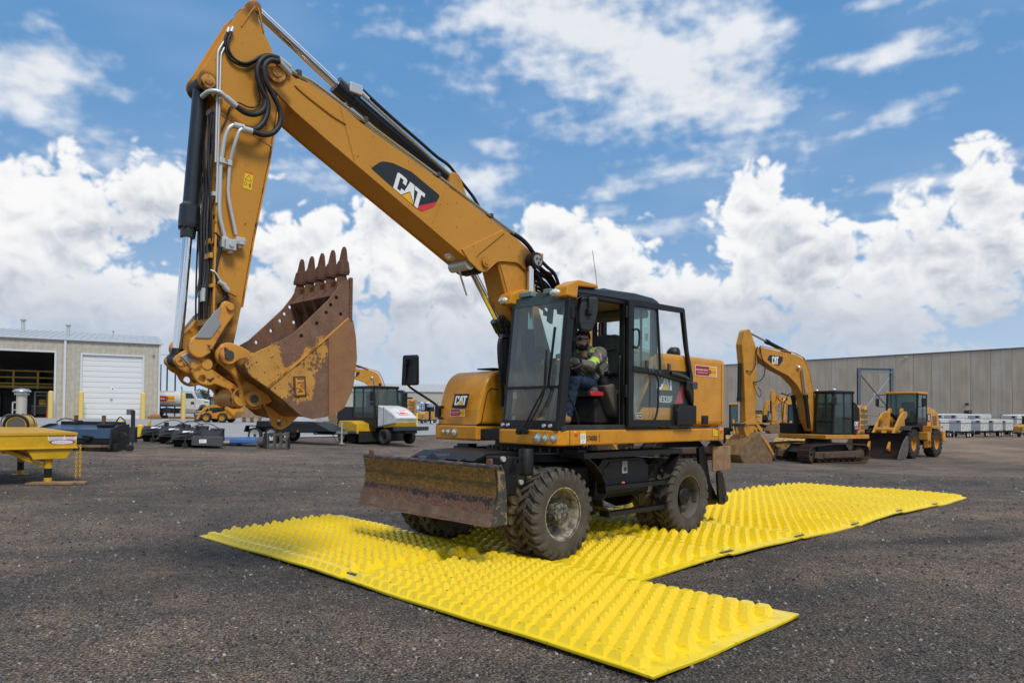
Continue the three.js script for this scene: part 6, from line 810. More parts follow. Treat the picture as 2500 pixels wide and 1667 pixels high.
  const bk = part('bucket', o), bp = [[-2.45, 1.28, .1], [-2.35, .9, .2], [-2.4, .35, .2], [-2.75, .06, .1], [-3.75, .02], [-3.75, .06], [-2.8, .11, .1], [-2.48, .4, .2], [-2.44, .9, .2], [-2.52, 1.28]]; mesh('shell', X(bp, -1.32, 1.32), M([.095, .052, .038], .6, .3, { map: rustTex }), bk); for (const s of [1, -1]) mesh('side_plate', X([[-2.5, 1.22, .2], [-2.38, .9, .2], [-2.42, .35, .2], [-2.75, .05, .1], [-3.7, .03, .1], [-3.2, .75, .6]], s * 1.31, s * 1.35, { b: .006 }), M([.24, .22, .20], .5, .4, { map: dustTex }), bk); mesh('cutting_edge', B(-3.82, .0, -1.34, -3.5, .04, 1.34, .008), rust, bk);
}
// loader backhoes behind the tracked excavator
{
  const o = thing('backhoe_loader', 'yellow and black loader backhoe with a tall glazed cab, behind the tracked excavator boom', 'backhoe loader', gp(15.9, -39.5), rad(60), 'loader backhoes behind the excavator');
  for (const s of [1, -1]) { wheel(o, 'wheel', .9, .62, s * .85, .62, .4, .3, { out: s, rm: yel, hm: yel, lugs: 16, depth: .045, dish: .05 }); wheel(o, 'wheel', -1.3, .42, s * .8, .42, .3, .2, { out: s, rm: yel, hm: yel, lugs: 14, depth: .03, dish: .05 }); }
  mesh('chassis', [B(-1.6, .5, -.45, 1.4, .95, .45, .03), C([-1.3, .42, -.7], [-1.3, .42, .7], .09), C([.9, .62, -.75], [.9, .62, .75], .12)], dustYel, o);
  mesh('hood', X([[-1.9, .75], [-1.92, 1.45, .15], [-.4, 1.62], [-.3, .75]], -.42, .42, { b: .05, bs: 2 }), black, o); mesh('grille', B(-1.95, .8, -.36, -1.915, 1.4, .36, .01), darkSteel, o);
  mesh('side_arm', X([[-2.1, .65, .05], [-2.0, 1.0], [-.3, 1.75, .1], [-.05, 1.75, .1], [-.1, 1.5], [-1.8, .6]], .46, .56, { b: .015 }), yel, o); mesh('side_arm', X([[-2.1, .65, .05], [-2.0, 1.0], [-.3, 1.75, .1], [-.05, 1.75, .1], [-.1, 1.5], [-1.8, .6]], -.56, -.46, { b: .015 }), yel, o);
  plate('arm_badge', printM(256, 96, (c, w, h) => { c.fillStyle = '#222'; c.fillRect(0, 0, w, h); c.fillStyle = '#eee'; c.font = 'bold 70px sans-serif'; c.textAlign = 'center'; c.fillText('420F', w / 2, 74); }), .5, .19, o, [-.95, 1.42, .565], 0, .42);
  const cb = part('cab', o); boxCab(cb, -.3, 1.15, 1.05, 2.62, -.72, .72, { roof: yelGloss, rake: .2, sill: .15 }); mesh('beacon', C([.3, 2.72, .3], [.3, 2.86, .3], .07, .06, 12), orangeLens, cb);
  mesh('front_bucket', X([[-2.6, .1], [-2.7, .7, .1], [-2.2, .85], [-2.15, .3, .1], [-2.3, .1, .1]], -1.0, 1.0, { b: .01 }), dustYel, o); { const s = []; mesh('rear_boom', [X([[1.2, .8], [1.25, 2.7, .1], [1.6, 2.95, .1], [1.9, 2.6, .1], [1.5, 2.4], [1.5, .8]], -.12, .12, { b: .02 })], yel, o); }
  plate('hazard_board', printM(256, 48, (c, w, h) => { for (let i = 0; i < 8; i++) { c.fillStyle = i % 2 ? '#f4f4f2' : '#cc2030'; c.fillRect(i * w / 8, 0, w / 8, h); } }), .8, .12, o, [-1.98, .72, 0], -PI / 2);
  copy(o, gp(13.9, -43.5), rad(75), 'loader backhoe with green glass and orange beacon, between the two excavators');
}
// ---------------------------------------------------------------- warehouse, its escape stair, the steel gantry and chain-link fence
{
  const A = V(47, 0, -176), Bp = V(100, 0, -106), dir = Bp.clone().sub(A), len = dir.length(), turn = -Math.atan2(dir.z, dir.x), H = 14.2, o = thing('warehouse', 'long grey-brown concrete panel warehouse behind the fence', 'warehouse', [A.x, -.5, A.z], turn);
  const cm = [0, 1, 2].map(k => M([.68 + .02 * k, .595 + .014 * k, .485 + .008 * k], .92, 0, { map: tex(256, 512, (u, v) => { const a = fbm(u * 4 + k * 9, v * 4, 4), s = fbm(u * 26 + k * 5, v * 1.2, 4), b = n2(u * 100, v * 200), t = .86 + .09 * a + .10 * s + .04 * b, w = .035 * fbm(u * 5 + 8, v * .6 + k * 3, 3); return [t + w, t, t - w]; }, .1, true, .06) }));
  const n = 27, w = len / n; for (let k = 0; k < n; k++) mesh('wall_panel', B(k * w + .02, 0, -.3, (k + 1) * w - .02, H, 0, .03), cm[(k * 7) % 3], o);
  mesh('wall_core', B(-.2, 0, -20, len + 10, H - .1, -.25), greyPl, o); mesh('roof_edge', B(-.3, H, -.6, len + 10, H + .18, .12), M([.10, .11, .12], .6), o);
  { const d = part('door', o); const x = len * .655; mesh('leaf', B(x, 1.35, .0, x + 1.25, 3.6, .06, .01), M([.045, .035, .03], .6), d); mesh('sign', B(x + .85, 3.2, .062, x + 1.1, 3.45, .07), greyLt, d); mesh('door_lamp', Bc(x + .5, 4.75, .15, .6, .28, .3, .05), black, d); mesh('wall_lamp', [Bc(x - 10, H - .5, .15, .5, .3, .3, .05)], M([.5, .6, .2], .5), d); }
  const st = thing('escape_stair', 'dark steel stair with landing at the warehouse door', 'stair', o.localToWorld ? [0, 0, 0] : [0, 0, 0]); { const c = Math.cos(turn), s = Math.sin(turn), x = len * .655; st.position.set(A.x + c * x + s * .1, -.5, A.z - s * x + c * .1); st.rotation.y = turn; } mesh('landing', B(-.2, 1.2, .05, 1.6, 1.32, 1.4), darkSteel, st); for (let k = 0; k < 6; k++) mesh('tread', B(-.5 - k * .3, 1.05 - k * .2, .1, -.18 - k * .3, 1.10 - k * .2, 1.3), darkSteel, st); mesh('stringer', [bar([-.2, 1.2, 1.35], [-2.1, 0, 1.35], .06, .2), bar([-.2, 1.2, .1], [-2.1, 0, .1], .06, .2)], darkSteel, st); mesh('railing', [pipe([[-2.1, 1.0, 1.38], [-.2, 2.3, 1.38], [1.6, 2.3, 1.38]], .04), pipe([[-2.1, .6, 1.38], [-.2, 1.8, 1.38], [1.6, 1.8, 1.38]], .03), bar([-.2, 1.2, 1.38], [-.2, 2.3, 1.38], .05), bar([1.6, 1.2, 1.38], [1.6, 2.3, 1.38], .05), bar([-1.2, .6, 1.38], [-1.2, 1.6, 1.38], .05), bar([.7, 1.2, 1.38], [.7, 2.3, 1.38], .04), bar([1.5, 0, 1.3], [1.5, 1.2, 1.3], .1)], darkSteel, st);
}
{
  const o = thing('steel_gantry', 'grey steel gantry frame with crossed braces against the warehouse', 'gantry', gp(54.5, -108), rad(4)), g = M([.13, .15, .17], .5, .3);
  for (const x of [-2.55, 2.55]) mesh('column', [B(x - .22, 0, -.2, x + .22, 9.6, -.14), B(x - .22, 0, .14, x + .22, 9.6, .2), B(x - .04, 0, -.15, x + .04, 9.6, .15)], g, o); mesh('top_beam', [B(-2.3, 8.85, -.25, 2.75, 8.95, .25), B(-2.3, 9.5, -.25, 2.75, 9.6, .25), B(-2.3, 8.95, -.03, 2.75, 9.5, .03), Bc(2.9, 8.9, 0, .4, 1.3, .5, .03)], M([.25, .28, .30], .45, .4), o);
  mesh('brace', bar([-2.3, 8.5, .05], [2.3, 3.2, .05], .16, .08), darkSteel, o); mesh('brace', bar([2.3, 8.2, -.05], [-2.3, 2.6, -.05], .16, .08), M([.42, .46, .50], .4, .5), o); mesh('gusset', Bc(-.02, 5.55, 0, .55, .55, .14, .02), M([.42, .46, .50], .4, .5), o);
}
{
  const a = V(40, 0, -124), b = V(95, 0, -104), d = b.clone().sub(a), L = d.length(), o = thing('chain_link_fence', 'tall chain-link fence running along the warehouse', 'fence', [a.x, -.5, a.z], -Math.atan2(d.z, d.x)), wire = M([.28, .30, .31], .5, .5);
  const n = 14; for (let k = 0; k <= n; k++) mesh('fence_post', C([k * L / n, 0, 0], [k * L / n, 2.9, 0], .045, .045, 8), darkSteel, o); mesh('top_rail', C([0, 2.4, 0], [L, 2.4, 0], .03, .03, 6), darkSteel, o); mesh('barbed_wire', [bar([0, 2.65, 0], [L, 2.65, 0], .012), bar([0, 2.82, .0], [L, 2.82, 0], .012)], wire, o);
  const g = []; for (let x = 0; x < L; x += .42) { g.push(bar([x, .05, 0], [Math.min(L, x + 2.35), 2.4, 0], .010)); g.push(bar([x, 2.4, 0], [Math.min(L, x + 2.35), .05, 0], .010)); } mesh('wire_mesh', g, wire, o).userData.kind = 'stuff';
}
const bollard = (label, pos, h = 1.15, r = .09, m = brightYel, group = 'yellow guard posts') => { const o = tag(mesh('bollard', [Ly([[r, 0], [r, h - r * .6], [r * .8, h - r * .2], [r * .4, h], [0, h]], 0, 0, 0, 16)], m), label, 'bollard', group); o.position.set(...pos); return o; };
bollard('yellow guard post below the stair of the warehouse', gp(73.5, -118), 1.7, .13); bollard('yellow guard post beside the warehouse door', gp(77.3, -116.5), 1.7, .13);
// grass bank below the fence
{ const P = []; const g = []; for (let i = 0; i < 2600; i++) { const t = rnd(), x = mix(58, 100, t) + rr(-1, 1), z = mix(-112, -97, t) + rr(-1.8, 1.2), h = rr(.15, .5), a = rr(0, PI), y = gy(x, z); const dx = .05 * Math.cos(a), dz = .05 * Math.sin(a); P.push(x - dx, y - .02, z - dz, x + dx, y - .02, z + dz, x + rr(-.08, .08), y + h, z + rr(-.08, .08)); } const q = new THREE.BufferGeometry(); q.setAttribute('position', new THREE.Float32BufferAttribute(P, 3)); q.computeVertexNormals(); q.setAttribute('uv', new THREE.Float32BufferAttribute(new Float32Array(P.length / 3 * 2), 2)); tag(mesh('grass', q, M([.10, .13, .04], .9)), 'strip of rough green grass below the fence', 'grass', null, 'stuff'); }
// ---------------------------------------------------------------- white generator trailers in two rows
{
  const o = thing('generator_trailer', 'x', 'trailer', [0, 0, 0], 0, 'white generator trailers in rows by the fence'), wG = M([.74, .74, .72], .5, 0, { map: paintTex }), gG = M([.42, .43, .45], .5);
  mesh('lower_body', B(-1.5, .72, -.62, 1.5, 1.55, .62, .03), wG, o); mesh('end_panel', B(-1.515, .74, -.60, -1.49, 1.53, .60, .01), gG, o); mesh('belt', B(-1.48, 1.55, -.60, 1.48, 1.62, .60), black, o); mesh('upper_body', X([[-1.5, 1.62], [-1.5, 1.98], [-1.40, 2.04, .05], [1.4, 2.10, .05], [1.5, 1.98], [1.5, 1.62]], -.63, .63, { b: .03 }), wG, o); mesh('end_top', B(-1.52, 1.64, -.60, -1.49, 1.95, .60, .01), gG, o); mesh('control_window', B(-1.525, 1.72, .15, -1.515, 1.9, .45), black, o);
  for (const x of [-.6, .35, 1.1]) mesh('door_latch', Bc(x, 1.3, .63, .05, .12, .02), darkSteel, o); mesh('side_vent', B(-1.2, 1.02, .622, -.9, 1.12, .628), darkSteel, o); mesh('rating_sticker', B(.7, .86, .624, .95, .96, .629), redM, o);
  mesh('chassis', [B(-1.7, .52, -.55, 1.5, .72, .55, .02), bar([-1.7, .55, .3], [-2.7, .5, 0], .08), bar([-1.7, .55, -.3], [-2.7, .5, 0], .08)], black, o); mesh('jack', [bar([-2.1, .05, .1], [-2.1, .9, .1], .07), Bc(-2.1, .05, .1, .2, .04, .2)], zinc, o); for (const x of [.0, .75]) for (const s of [1, -1]) wheel(o, 'wheel', x, .33, s * .72, .33, .2, .2, { out: s, rm: white, hm: white, hub: .05, hubOut: .04, dish: .05, seg: 24, bolts: 0 }); mesh('mudguard', [B(-.4, .68, .6, 1.2, .72, .85), B(-.4, .68, -.85, 1.2, .72, -.6)], black, o);
  const list = [[2297, 84, 'white generator trailer partly behind the rear wheel of the wheel loader'], [2345, 81, 'white generator trailer standing nearest, second from the wheel loader in the front row'], [2391, 85, 'white generator trailer in the middle of the front row'], [2424, 87, 'white generator trailer in the front row, left of the last one'], [2452, 90, 'white generator trailer at the right end of the front row, by the yellow light tower'], [2302, 97, 'white generator trailer in the back row, nearest the loader'], [2334, 96, 'white generator trailer in the back row, second from the loader'], [2366, 99, 'white generator trailer in the back row, third from the loader'], [2392, 98, 'white generator trailer in the back row, fourth from the loader, with a red mark'], [2478, 96, 'white generator trailer behind the yellow light tower']];
  list.forEach(([px, d, label], i) => { const p = gp((px - 1250) / 1760 * d, -d, .0); if (i) copy(o, p, rad(38 + (i * 37 % 5)), label); else { o.position.set(...p); o.rotation.y = rad(38); o.userData.label = label; } });
  scene.children.filter(c => /^generator_trailer/.test(c.name) && -c.position.z > 95).forEach(c => c.scale.setScalar(1.32));
}
{ // light tower trailer at the picture edge
  const lt = (label, pos, turn) => { const o = thing('light_tower', label, 'light tower', pos, turn, 'light tower trailers'); mesh('body', X([[-1.2, .55], [-1.25, 1.25, .1], [-.8, 1.55, .1], [.9, 1.55, .15], [1.2, 1.2, .1], [1.2, .55]], -.55, .55, { b: .04, bs: 2 }), dustYel, o); mesh('black_panel', B(-.35, .5, -.57, .1, 1.62, .57, .02), black, o); mesh('engine_top', B(.2, 1.5, -.45, .95, 2.1, .45, .05), black, o); mesh('mast', [B(-.3, 1.3, -.1, -.1, 2.5, .1), B(-.5, 2.45, -.05, .6, 2.52, .05)], black, o); for (const [x, z] of [[-.55, -.3], [-.1, .35], [.45, -.3], [.75, .3]]) mesh('floodlight', Ly([[.001, .18], [.12, .16], [.27, .0], [.26, -.02], [.1, .04], [.001, .05]], x, 2.55, z, 16), M([.8, .8, .82], .15, .7), o); mesh('frame', [B(-1.4, .42, -.5, 1.3, .55, .5, .02), bar([-1.4, .48, 0], [-2.4, .45, 0], .08)], black, o); for (const s of [1, -1]) wheel(o, 'wheel', .1, .31, s * .68, .31, .18, .19, { out: s, rm: white, hm: white, hub: .05, dish: .04, seg: 24, bolts: 0 }); mesh('jack', bar([-1.25, .02, .45], [-1.25, .8, .45], .07), zinc, o); return o; };
  const a = lt('yellow light tower trailer with four floodlights at the right edge of the picture', gp(60.5, -85), rad(25)); copy(a, gp(-10.4, -88), rad(60), 'light tower trailer with chrome lamps in front of the far metal building');
}
// ---------------------------------------------------------------- metal workshop on the left: ribbed siding, roller door 4, open bay
{
  const turn = rad(27.8), R = [-34.8, gy(-34.8, -71) - .03, -71], o = thing('workshop_building', 'beige ribbed metal workshop with one white roller door and one open bay', 'building', R, turn);
  const H = 7.45, sid = [0, 1].map(k => M([.58 - .02 * k, .53 - .02 * k, .435 - .02 * k], .6, 0, { map: paintTex })), trim = M([.62, .64, .66], .5);
  const ribs = (x0, x1, y0, y1, m) => { const w = (x1 - x0); const n = Math.max(1, Math.round(w / .4)), g = [B(x0 + .004, y0, -.06, x1 - .004, y1, 0)]; for (let k = 0; k < n; k++) g.push(Xy([[mix(x0, x1, (k + .5) / n) - .06, -.01], [mix(x0, x1, (k + .5) / n) - .03, .03], [mix(x0, x1, (k + .5) / n) + .03, .03], [mix(x0, x1, (k + .5) / n) + .06, -.01]], y0 + .002, y1 - .002)); return mesh('wall_panel', g, m, o); };
  const wallRow = (x0, x1, y0, y1) => { const n = Math.max(1, Math.round((x1 - x0) / 1.2)); for (let k = 0; k < n; k++) ribs(mix(x0, x1, k / n), mix(x0, x1, (k + 1) / n), y0, y1, sid[k % 2]); };
  const D0 = -6.56, D1 = -1.5, O1 = -8.8, O0 = -15.5, T = 6.1; wallRow(D1, 0, 0, H); wallRow(O1, D0, 0, H); wallRow(D0, D1, T, H); wallRow(O0, O1, T + .1, H); wallRow(-30, O0, 0, H);
  mesh('end_wall', [B(-.06, 0, -30, -.0, H, -.06), X([[0, H], [15, H + 2.0], [30, H]], -.06, 0).rotateY(PI / 2)], sid[0], o);
  mesh('roof', [hex8([[-30, H - .02, .25], [.25, H - .02, .25], [.25, H + 2, -15], [-30, H + 2, -15], [-30, H + .1, .25], [.25, H + .1, .25], [.25, H + 2.12, -15], [-30, H + 2.12, -15]]), hex8([[-30, H + 2, -15], [.25, H + 2, -15], [.25, H, -30], [-30, H, -30], [-30, H + 2.12, -15], [.25, H + 2.12, -15], [.25, H + .12, -30], [-30, H + .12, -30]])], M([.46, .48, .50], .5, .2), o);
  { const g = []; for (let x = -29.6; x < .2; x += .6) g.push(hex8([[x - .03, H + .1, .25], [x + .03, H + .1, .25], [x + .03, H + 2.12, -15], [x - .03, H + 2.12, -15], [x - .02, H + .15, .25], [x + .02, H + .15, .25], [x + .02, H + 2.17, -15], [x - .02, H + 2.17, -15]])); mesh('roof_rib', g, M([.46, .48, .50], .5, .2), o).userData.kind = 'stuff'; }
  mesh('gutter', B(-30, H - .06, .06, .3, H + .1, .27, .02), M([.50, .56, .62], .5), o);
  mesh('downspout', [B(-8.06, .1, .06, -7.86, H - .05, .2, .02)], trim, o); mesh('corner_trim', B(-.1, 0, .0, .06, H, .09), trim, o);
  for (const [a, b, t] of [[D0, D1, T], [O0, O1, T + .1]]) { mesh('jamb', B(a - .16, 0, -.1, a, t + .16, .08), trim, o); mesh('jamb', B(b, 0, -.1, b + .16, t + .16, .08), trim, o); mesh('lintel', B(a, t, -.1, b, t + .16, .08), trim, o); }
  const rd = part('roller_door', o); for (let k = 0; k < 12; k++) mesh('door_section', [B(D0, k * T / 12 + .012, -.16, D1, (k + 1) * T / 12 - .012, -.1, .012), B(D0, k * T / 12 + .20, -.105, D1, k * T / 12 + .23, -.088)], M([.74, .75, .75], .5), rd);
  plate('door_number', printM(64, 64, (c, w, h) => { c.fillStyle = '#f0f0ef'; c.fillRect(0, 0, w, h); c.fillStyle = '#1f2a3a'; c.font = 'bold 62px sans-serif'; c.textAlign = 'center'; c.fillText('4', 32, 54); }), .3, .3, rd, [-4.03, 2.95, -.084]); mesh('door_lock', C([-4.1, 1.9, -.1], [-4.1, 1.9, -.07], .12, .12, 14), greyLt, rd);
  mesh('backing', [B(-30, 0, -.3, O0 - .2, H - .1, -.18), B(O1 + .2, 0, -.3, D0 - .02, H - .1, -.18), B(D1 + .02, 0, -.3, -.1, H - .1, -.18), B(O0, T + .15, -.3, -.1, H - .1, -.18), B(D0, 0, -.3, D1, T, -.2)], greyPl, o);
  for (const [x, z, h, r] of [[-12.2, -8, 1.3, .16], [-8.1, -5, 1.1, .14], [-4.2, -6, .7, .06]]) { const v = part('roof_vent', o); mesh('stack', C([x, H + 2 * -z / 15, z], [x, H + 2 * -z / 15 + h, z], r, r, 12), zinc, v); mesh('cap', C([x, H + 2 * -z / 15 + h, z], [x, H + 2 * -z / 15 + h + .14, z], r * 1.8, r * 1.4, 12), M([.3, .28, .25], .6), v); }
  mesh('wall_lamp', [Bc(.5, H - 1.0, -.2, .9, .06, .06), Bc(.95, H - .95, -.2, .3, .16, .2, .03), Lz([[.001, .1], [.1, .06], [.1, -.06], [.001, -.08]], .15, 12, -.55, H - 1.1)], greyLt, o);
  // inside the open bay
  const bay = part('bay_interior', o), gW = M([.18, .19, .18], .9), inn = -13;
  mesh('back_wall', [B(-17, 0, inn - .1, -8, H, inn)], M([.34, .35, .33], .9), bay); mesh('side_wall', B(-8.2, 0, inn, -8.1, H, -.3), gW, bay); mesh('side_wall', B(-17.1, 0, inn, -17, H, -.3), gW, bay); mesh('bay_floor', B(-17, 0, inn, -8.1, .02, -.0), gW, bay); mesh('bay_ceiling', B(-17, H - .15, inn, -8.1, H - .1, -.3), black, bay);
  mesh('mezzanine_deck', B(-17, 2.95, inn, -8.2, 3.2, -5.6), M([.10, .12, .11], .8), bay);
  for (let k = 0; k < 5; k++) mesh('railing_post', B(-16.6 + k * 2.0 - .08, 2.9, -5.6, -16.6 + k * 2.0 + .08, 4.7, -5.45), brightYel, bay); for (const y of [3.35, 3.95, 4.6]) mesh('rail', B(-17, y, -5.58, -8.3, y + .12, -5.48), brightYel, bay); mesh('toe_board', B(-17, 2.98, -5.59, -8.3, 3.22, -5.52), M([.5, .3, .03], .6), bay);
  const w = (s, z) => { const c = Math.cos(turn), n = Math.sin(turn); return [R[0] + c * s + n * z, R[1] + .02, R[2] - n * s + c * z]; }, pale = M([.75, .55, .16], .7);
  const inside = (name, label, cat, x, z, y, parts) => { const q = w(x, z), t = thing(name, label, cat, [q[0], R[1] + y, q[2]], turn); for (const [n, g, m] of parts) mesh(n, (Array.isArray(g) ? mergeGeometries(g) : g).translate(-x, -y, -z), m, t); };
  inside('storage_crate', 'large black crate on the mezzanine of the open bay', 'crate', -12, -8, 3.2, [['box', B(-13.5, 3.2, -9, -10.5, 4.85, -7, .05), black], ['lid', B(-13.55, 4.86, -9.05, -10.45, 5.0, -6.95, .03), black]]);
  inside('storage_crate', 'brown crate on the mezzanine of the open bay', 'crate', -15.5, -8, 3.2, [['box', B(-16.6, 3.2, -9, -14.4, 4.3, -7, .05), M([.10, .08, .05], .8)], ['lid', B(-16.65, 4.31, -9.05, -14.35, 4.4, -6.95, .03), M([.10, .08, .05], .8)]]);
  inside('work_cabinet', 'tall dark cabinet under the mezzanine of the open bay', 'cabinet', -15.2, -6.4, 0, [['carcass', B(-16.8, .0, -7, -13.6, 2.4, -5.95, .05), black], ['door', B(-16.7, .1, -5.94, -15.25, 2.3, -5.9, .01), black], ['door', B(-15.15, .1, -5.94, -13.7, 2.3, -5.9, .01), black]]);
  inside('fork_truck', 'dark fork truck with a yellow seat just inside the open bay', 'fork truck', -10, -3.6, 0, [['body', B(-10.9, .4, -4.5, -9.1, 1.3, -3, .1), black], ['mast', [B(-10.6, .3, -2.9, -10.45, 2.6, -2.7), B(-9.6, .3, -2.9, -9.45, 2.6, -2.7), B(-10.6, 2.5, -2.9, -9.45, 2.62, -2.7)], darkSteel], ['overhead_guard', B(-10.5, 2.2, -4.4, -9.2, 2.28, -2.9), darkSteel], ['seat', B(-10.3, 1.3, -4.2, -9.7, 1.9, -3.6, .08), brightYel], ['wheel', C([-10.7, .35, -4.2], [-10.4, .35, -4.2], .35, .35, 16), rubber], ['wheel', C([-9.6, .35, -4.2], [-9.3, .35, -4.2], .35, .35, 16), rubber]]);
  inside('hand_truck', 'silver hand truck standing at the mouth of the open bay', 'hand truck', -11.85, -1.7, 0, [['frame', [B(-12.2, 0, -1.8, -12.1, 1.6, -1.7), B(-11.6, 0, -1.8, -11.5, 1.6, -1.7), B(-12.2, 1.5, -1.8, -11.5, 1.6, -1.7), B(-12.2, .8, -1.8, -11.5, .88, -1.7)], zinc], ['toe_plate', B(-12.2, .03, -1.8, -11.5, .06, -1.4), zinc]]);
  inside('fire_extinguisher', 'red fire extinguisher by the jamb of the open bay', 'extinguisher', -9.3, -.5, 0, [['cylinder', C([-9.3, .0, -.5], [-9.3, .8, -.5], .12, .12, 12), redM], ['valve', C([-9.3, .8, -.5], [-9.3, .95, -.5], .05, .03, 8), black]]);
  bollard('pale yellow guard post at the right jamb of the open bay', w(-8.95, .9), 2.6, .22, pale, 'pale yellow posts by the workshop doors'); bollard('pale yellow guard post left of the white roller door', w(-6.55, .9), 2.6, .22, pale, 'pale yellow posts by the workshop doors'); bollard('pale yellow guard post right of the white roller door', w(-1.4, .9), 2.6, .22, pale, 'pale yellow posts by the workshop doors'); bollard('pale yellow guard post beyond the workshop corner', [-34.0, gy(-34, -74), -74.5], 2.7, .22, pale, 'pale yellow posts by the workshop doors');
  { const l = thing('timber_scraps', 'heap of timber offcuts at the foot of the workshop corner', 'timber', w(-.4, .7), turn); mesh('offcut', B(-.6, 0, -.2, .6, .3, .2, .02), wood, l); mesh('offcut', B(-.4, .3, -.15, .5, .5, .15, .02), M([.5, .18, .06], .8), l); const tc = thing('traffic_cone', 'small red cone beside the timber offcuts at the workshop corner', 'cone', w(-1.5, .8), turn); mesh('cone', C([0, .03, 0], [0, .45, 0], .18, .03, 14), M([.7, .08, .02], .7), tc); mesh('foot', B(-.22, 0, -.22, .22, .03, .22), M([.7, .08, .02], .7), tc); }
}
// ---------------------------------------------------------------- low deck trailer with stabiliser legs, chain, heater
{
  const P = [-9.95, gy(-9.95, -16.5), -16.5], o = thing('deck_trailer', 'bright yellow steel deck trailer standing on stabiliser legs', 'trailer', P, rad(45));
  mesh('deck_plate', hex8([[-9, 1.10, 0], [.02, 1.10, 0], [-.3, 1.20, -3.2], [-9, 1.20, -3.2], [-9, 1.14, 0], [.02, 1.14, 0], [-.3, 1.24, -3.2], [-9, 1.24, -3.2]]), M([.72, .40, .02], .55, 0, { map: paintTex, bumpMap: tex(256, 256, (u, v) => { const a = ((u * 16) % 1), b = ((v * 16) % 1); return (Math.abs(a - .5) < .32 && Math.abs(b - .5) < .12 && (Math.floor(u * 16) + Math.floor(v * 16)) % 2) || (Math.abs(b - .5) < .32 && Math.abs(a - .5) < .12 && !((Math.floor(u * 16) + Math.floor(v * 16)) % 2)) ? 1 : .2; }, 1.6, false), bumpScale: .02 }), o);
  mesh('side_beam', [B(-9, .80, -.06, 0, 1.10, .0), B(-9, .78, -.1, .02, .805, .06, .006), B(-9, 1.085, -.1, .01, 1.105, .02, .004)], brightYel, o); mesh('end_beam', B(-.06, .80, -3.0, 0, 1.10, -.06), brightYel, o);
  mesh('leg_bracket', X([[-.98, .79], [-.06, .79], [-.20, .55], [-.84, .55]], -.3, .0, { b: .008 }), brightYel, o);
  for (const [z, n] of [[-.16, 1], [-2.9, 0]]) { const l = part('stabiliser_leg', o), x = -.52; mesh('outer_tube', C([x, .34, z], [x, .58, z], .085, .085, 18), brightYel, l); mesh('inner_tube', C([x, .12, z], [x, .36, z], .075, .075, 18), black, l); mesh('foot_tube', C([x, .03, z], [x, .13, z], .08, .08, 18), brightYel, l); mesh('foot_plate', C([x, .0, z], [x, .035, z], .19, .19, 20), M([.6, .3, .03], .6), l); }
  mesh('diagonal_brace', [bar([-.62, .40, -.16], [-1.4, .78, -.16], .07, .07), bar([-.62, .52, -.16], [-1.2, .78, -1.0], .06, .05)], brightYel, o); mesh('far_bracket', B(-.95, .56, -3.1, -.1, .80, -2.7), brightYel, o);
  plate('maker_plate', printM(512, 150, (c, w, h) => { c.fillStyle = '#2b2f7d'; c.beginPath(); c.ellipse(w / 2, h / 2, w * .49, h * .46, 0, 0, 7); c.fill(); c.fillStyle = '#f2f0ee'; c.beginPath(); c.ellipse(w / 2, h / 2, w * .41, h * .36, 0, 0, 7); c.fill(); c.fillStyle = '#c9342e'; c.font = 'bold 62px serif'; c.textAlign = 'center'; c.fillText('LEDWELL', w / 2, h * .66, w * .62); c.globalCompositeOperation = 'destination-over'; c.fillStyle = '#e3a60f'; c.fillRect(0, 0, w, h); }), .52, .115, o, [-.29, .925, .004]);
  plate('caution_label', printM(512, 120, (c, w, h) => { c.fillStyle = '#eceae6'; c.fillRect(0, 0, w, h); c.fillStyle = '#cf5a22'; c.fillRect(8, 8, w * .55, 34); c.fillStyle = '#b3222c'; c.fillRect(w * .6, 8, w * .37, 34); c.fillStyle = '#777'; for (let i = 0; i < 4; i++) { c.fillRect(16, 54 + i * 15, w * .5, 5); c.fillRect(w * .62, 54 + i * 15, w * .3, 5); } }), .56, .12, o, [-.29, 1.03, .004]);
  const ch = thing('hanging_chain', 'yellow link chain hanging from the corner of the deck trailer', 'chain', exW(0, 0, 0), 0); { const c = Math.cos(rad(45)), q = (x, z) => [P[0] + c * x + c * z, P[2] - c * x + c * z]; const [cx, cz] = q(.06, .0); ch.position.set(cx, P[1], cz); for (let k = 0; k < 26; k++) { const seg = k < 14 ? 0 : 1, y = .82 - (seg ? .12 + (k - 14) * .052 : k * .052), m = mesh('chain_link', new THREE.TorusGeometry(.026, .009, 6, 12).scale(.75, 1.35, 1), brightYel, ch); m.position.set(seg ? -.05 + .006 * Math.sin(k) : .02 + .006 * Math.sin(k * 2), y, seg ? .03 : 0); m.rotation.y = (k % 2) * PI / 2 + .4; } }
  const wp = thing('timber_blocks', 'pale timber planks under the foot of the deck trailer leg', 'timber', [P[0] - .37 - .11, P[1] - .01, P[2] + .37 - .11 + .05], rad(8)); mesh('plank', B(-.12, 0, -.16, .80, .05, -.05, .006), M([.52, .36, .20], .85, 0, { map: dustTex }), wp); mesh('plank', B(-.30, 0, -.03, .85, .055, .10, .006), M([.55, .40, .24], .85, 0, { map: dustTex }), wp); mesh('plank', B(-.32, 0, .12, .66, .05, .24, .006), M([.50, .34, .18], .85, 0, { map: dustTex }), wp);
  // portable heater with flue standing on the deck
  const hd = 18.2, hx = (46 - 1250) / 1760 * hd, ht = thing('portable_heater', 'yellow drum heater with a galvanised flue standing on the deck trailer', 'heater', [hx, P[1] + 1.04, -hd], rad(20));
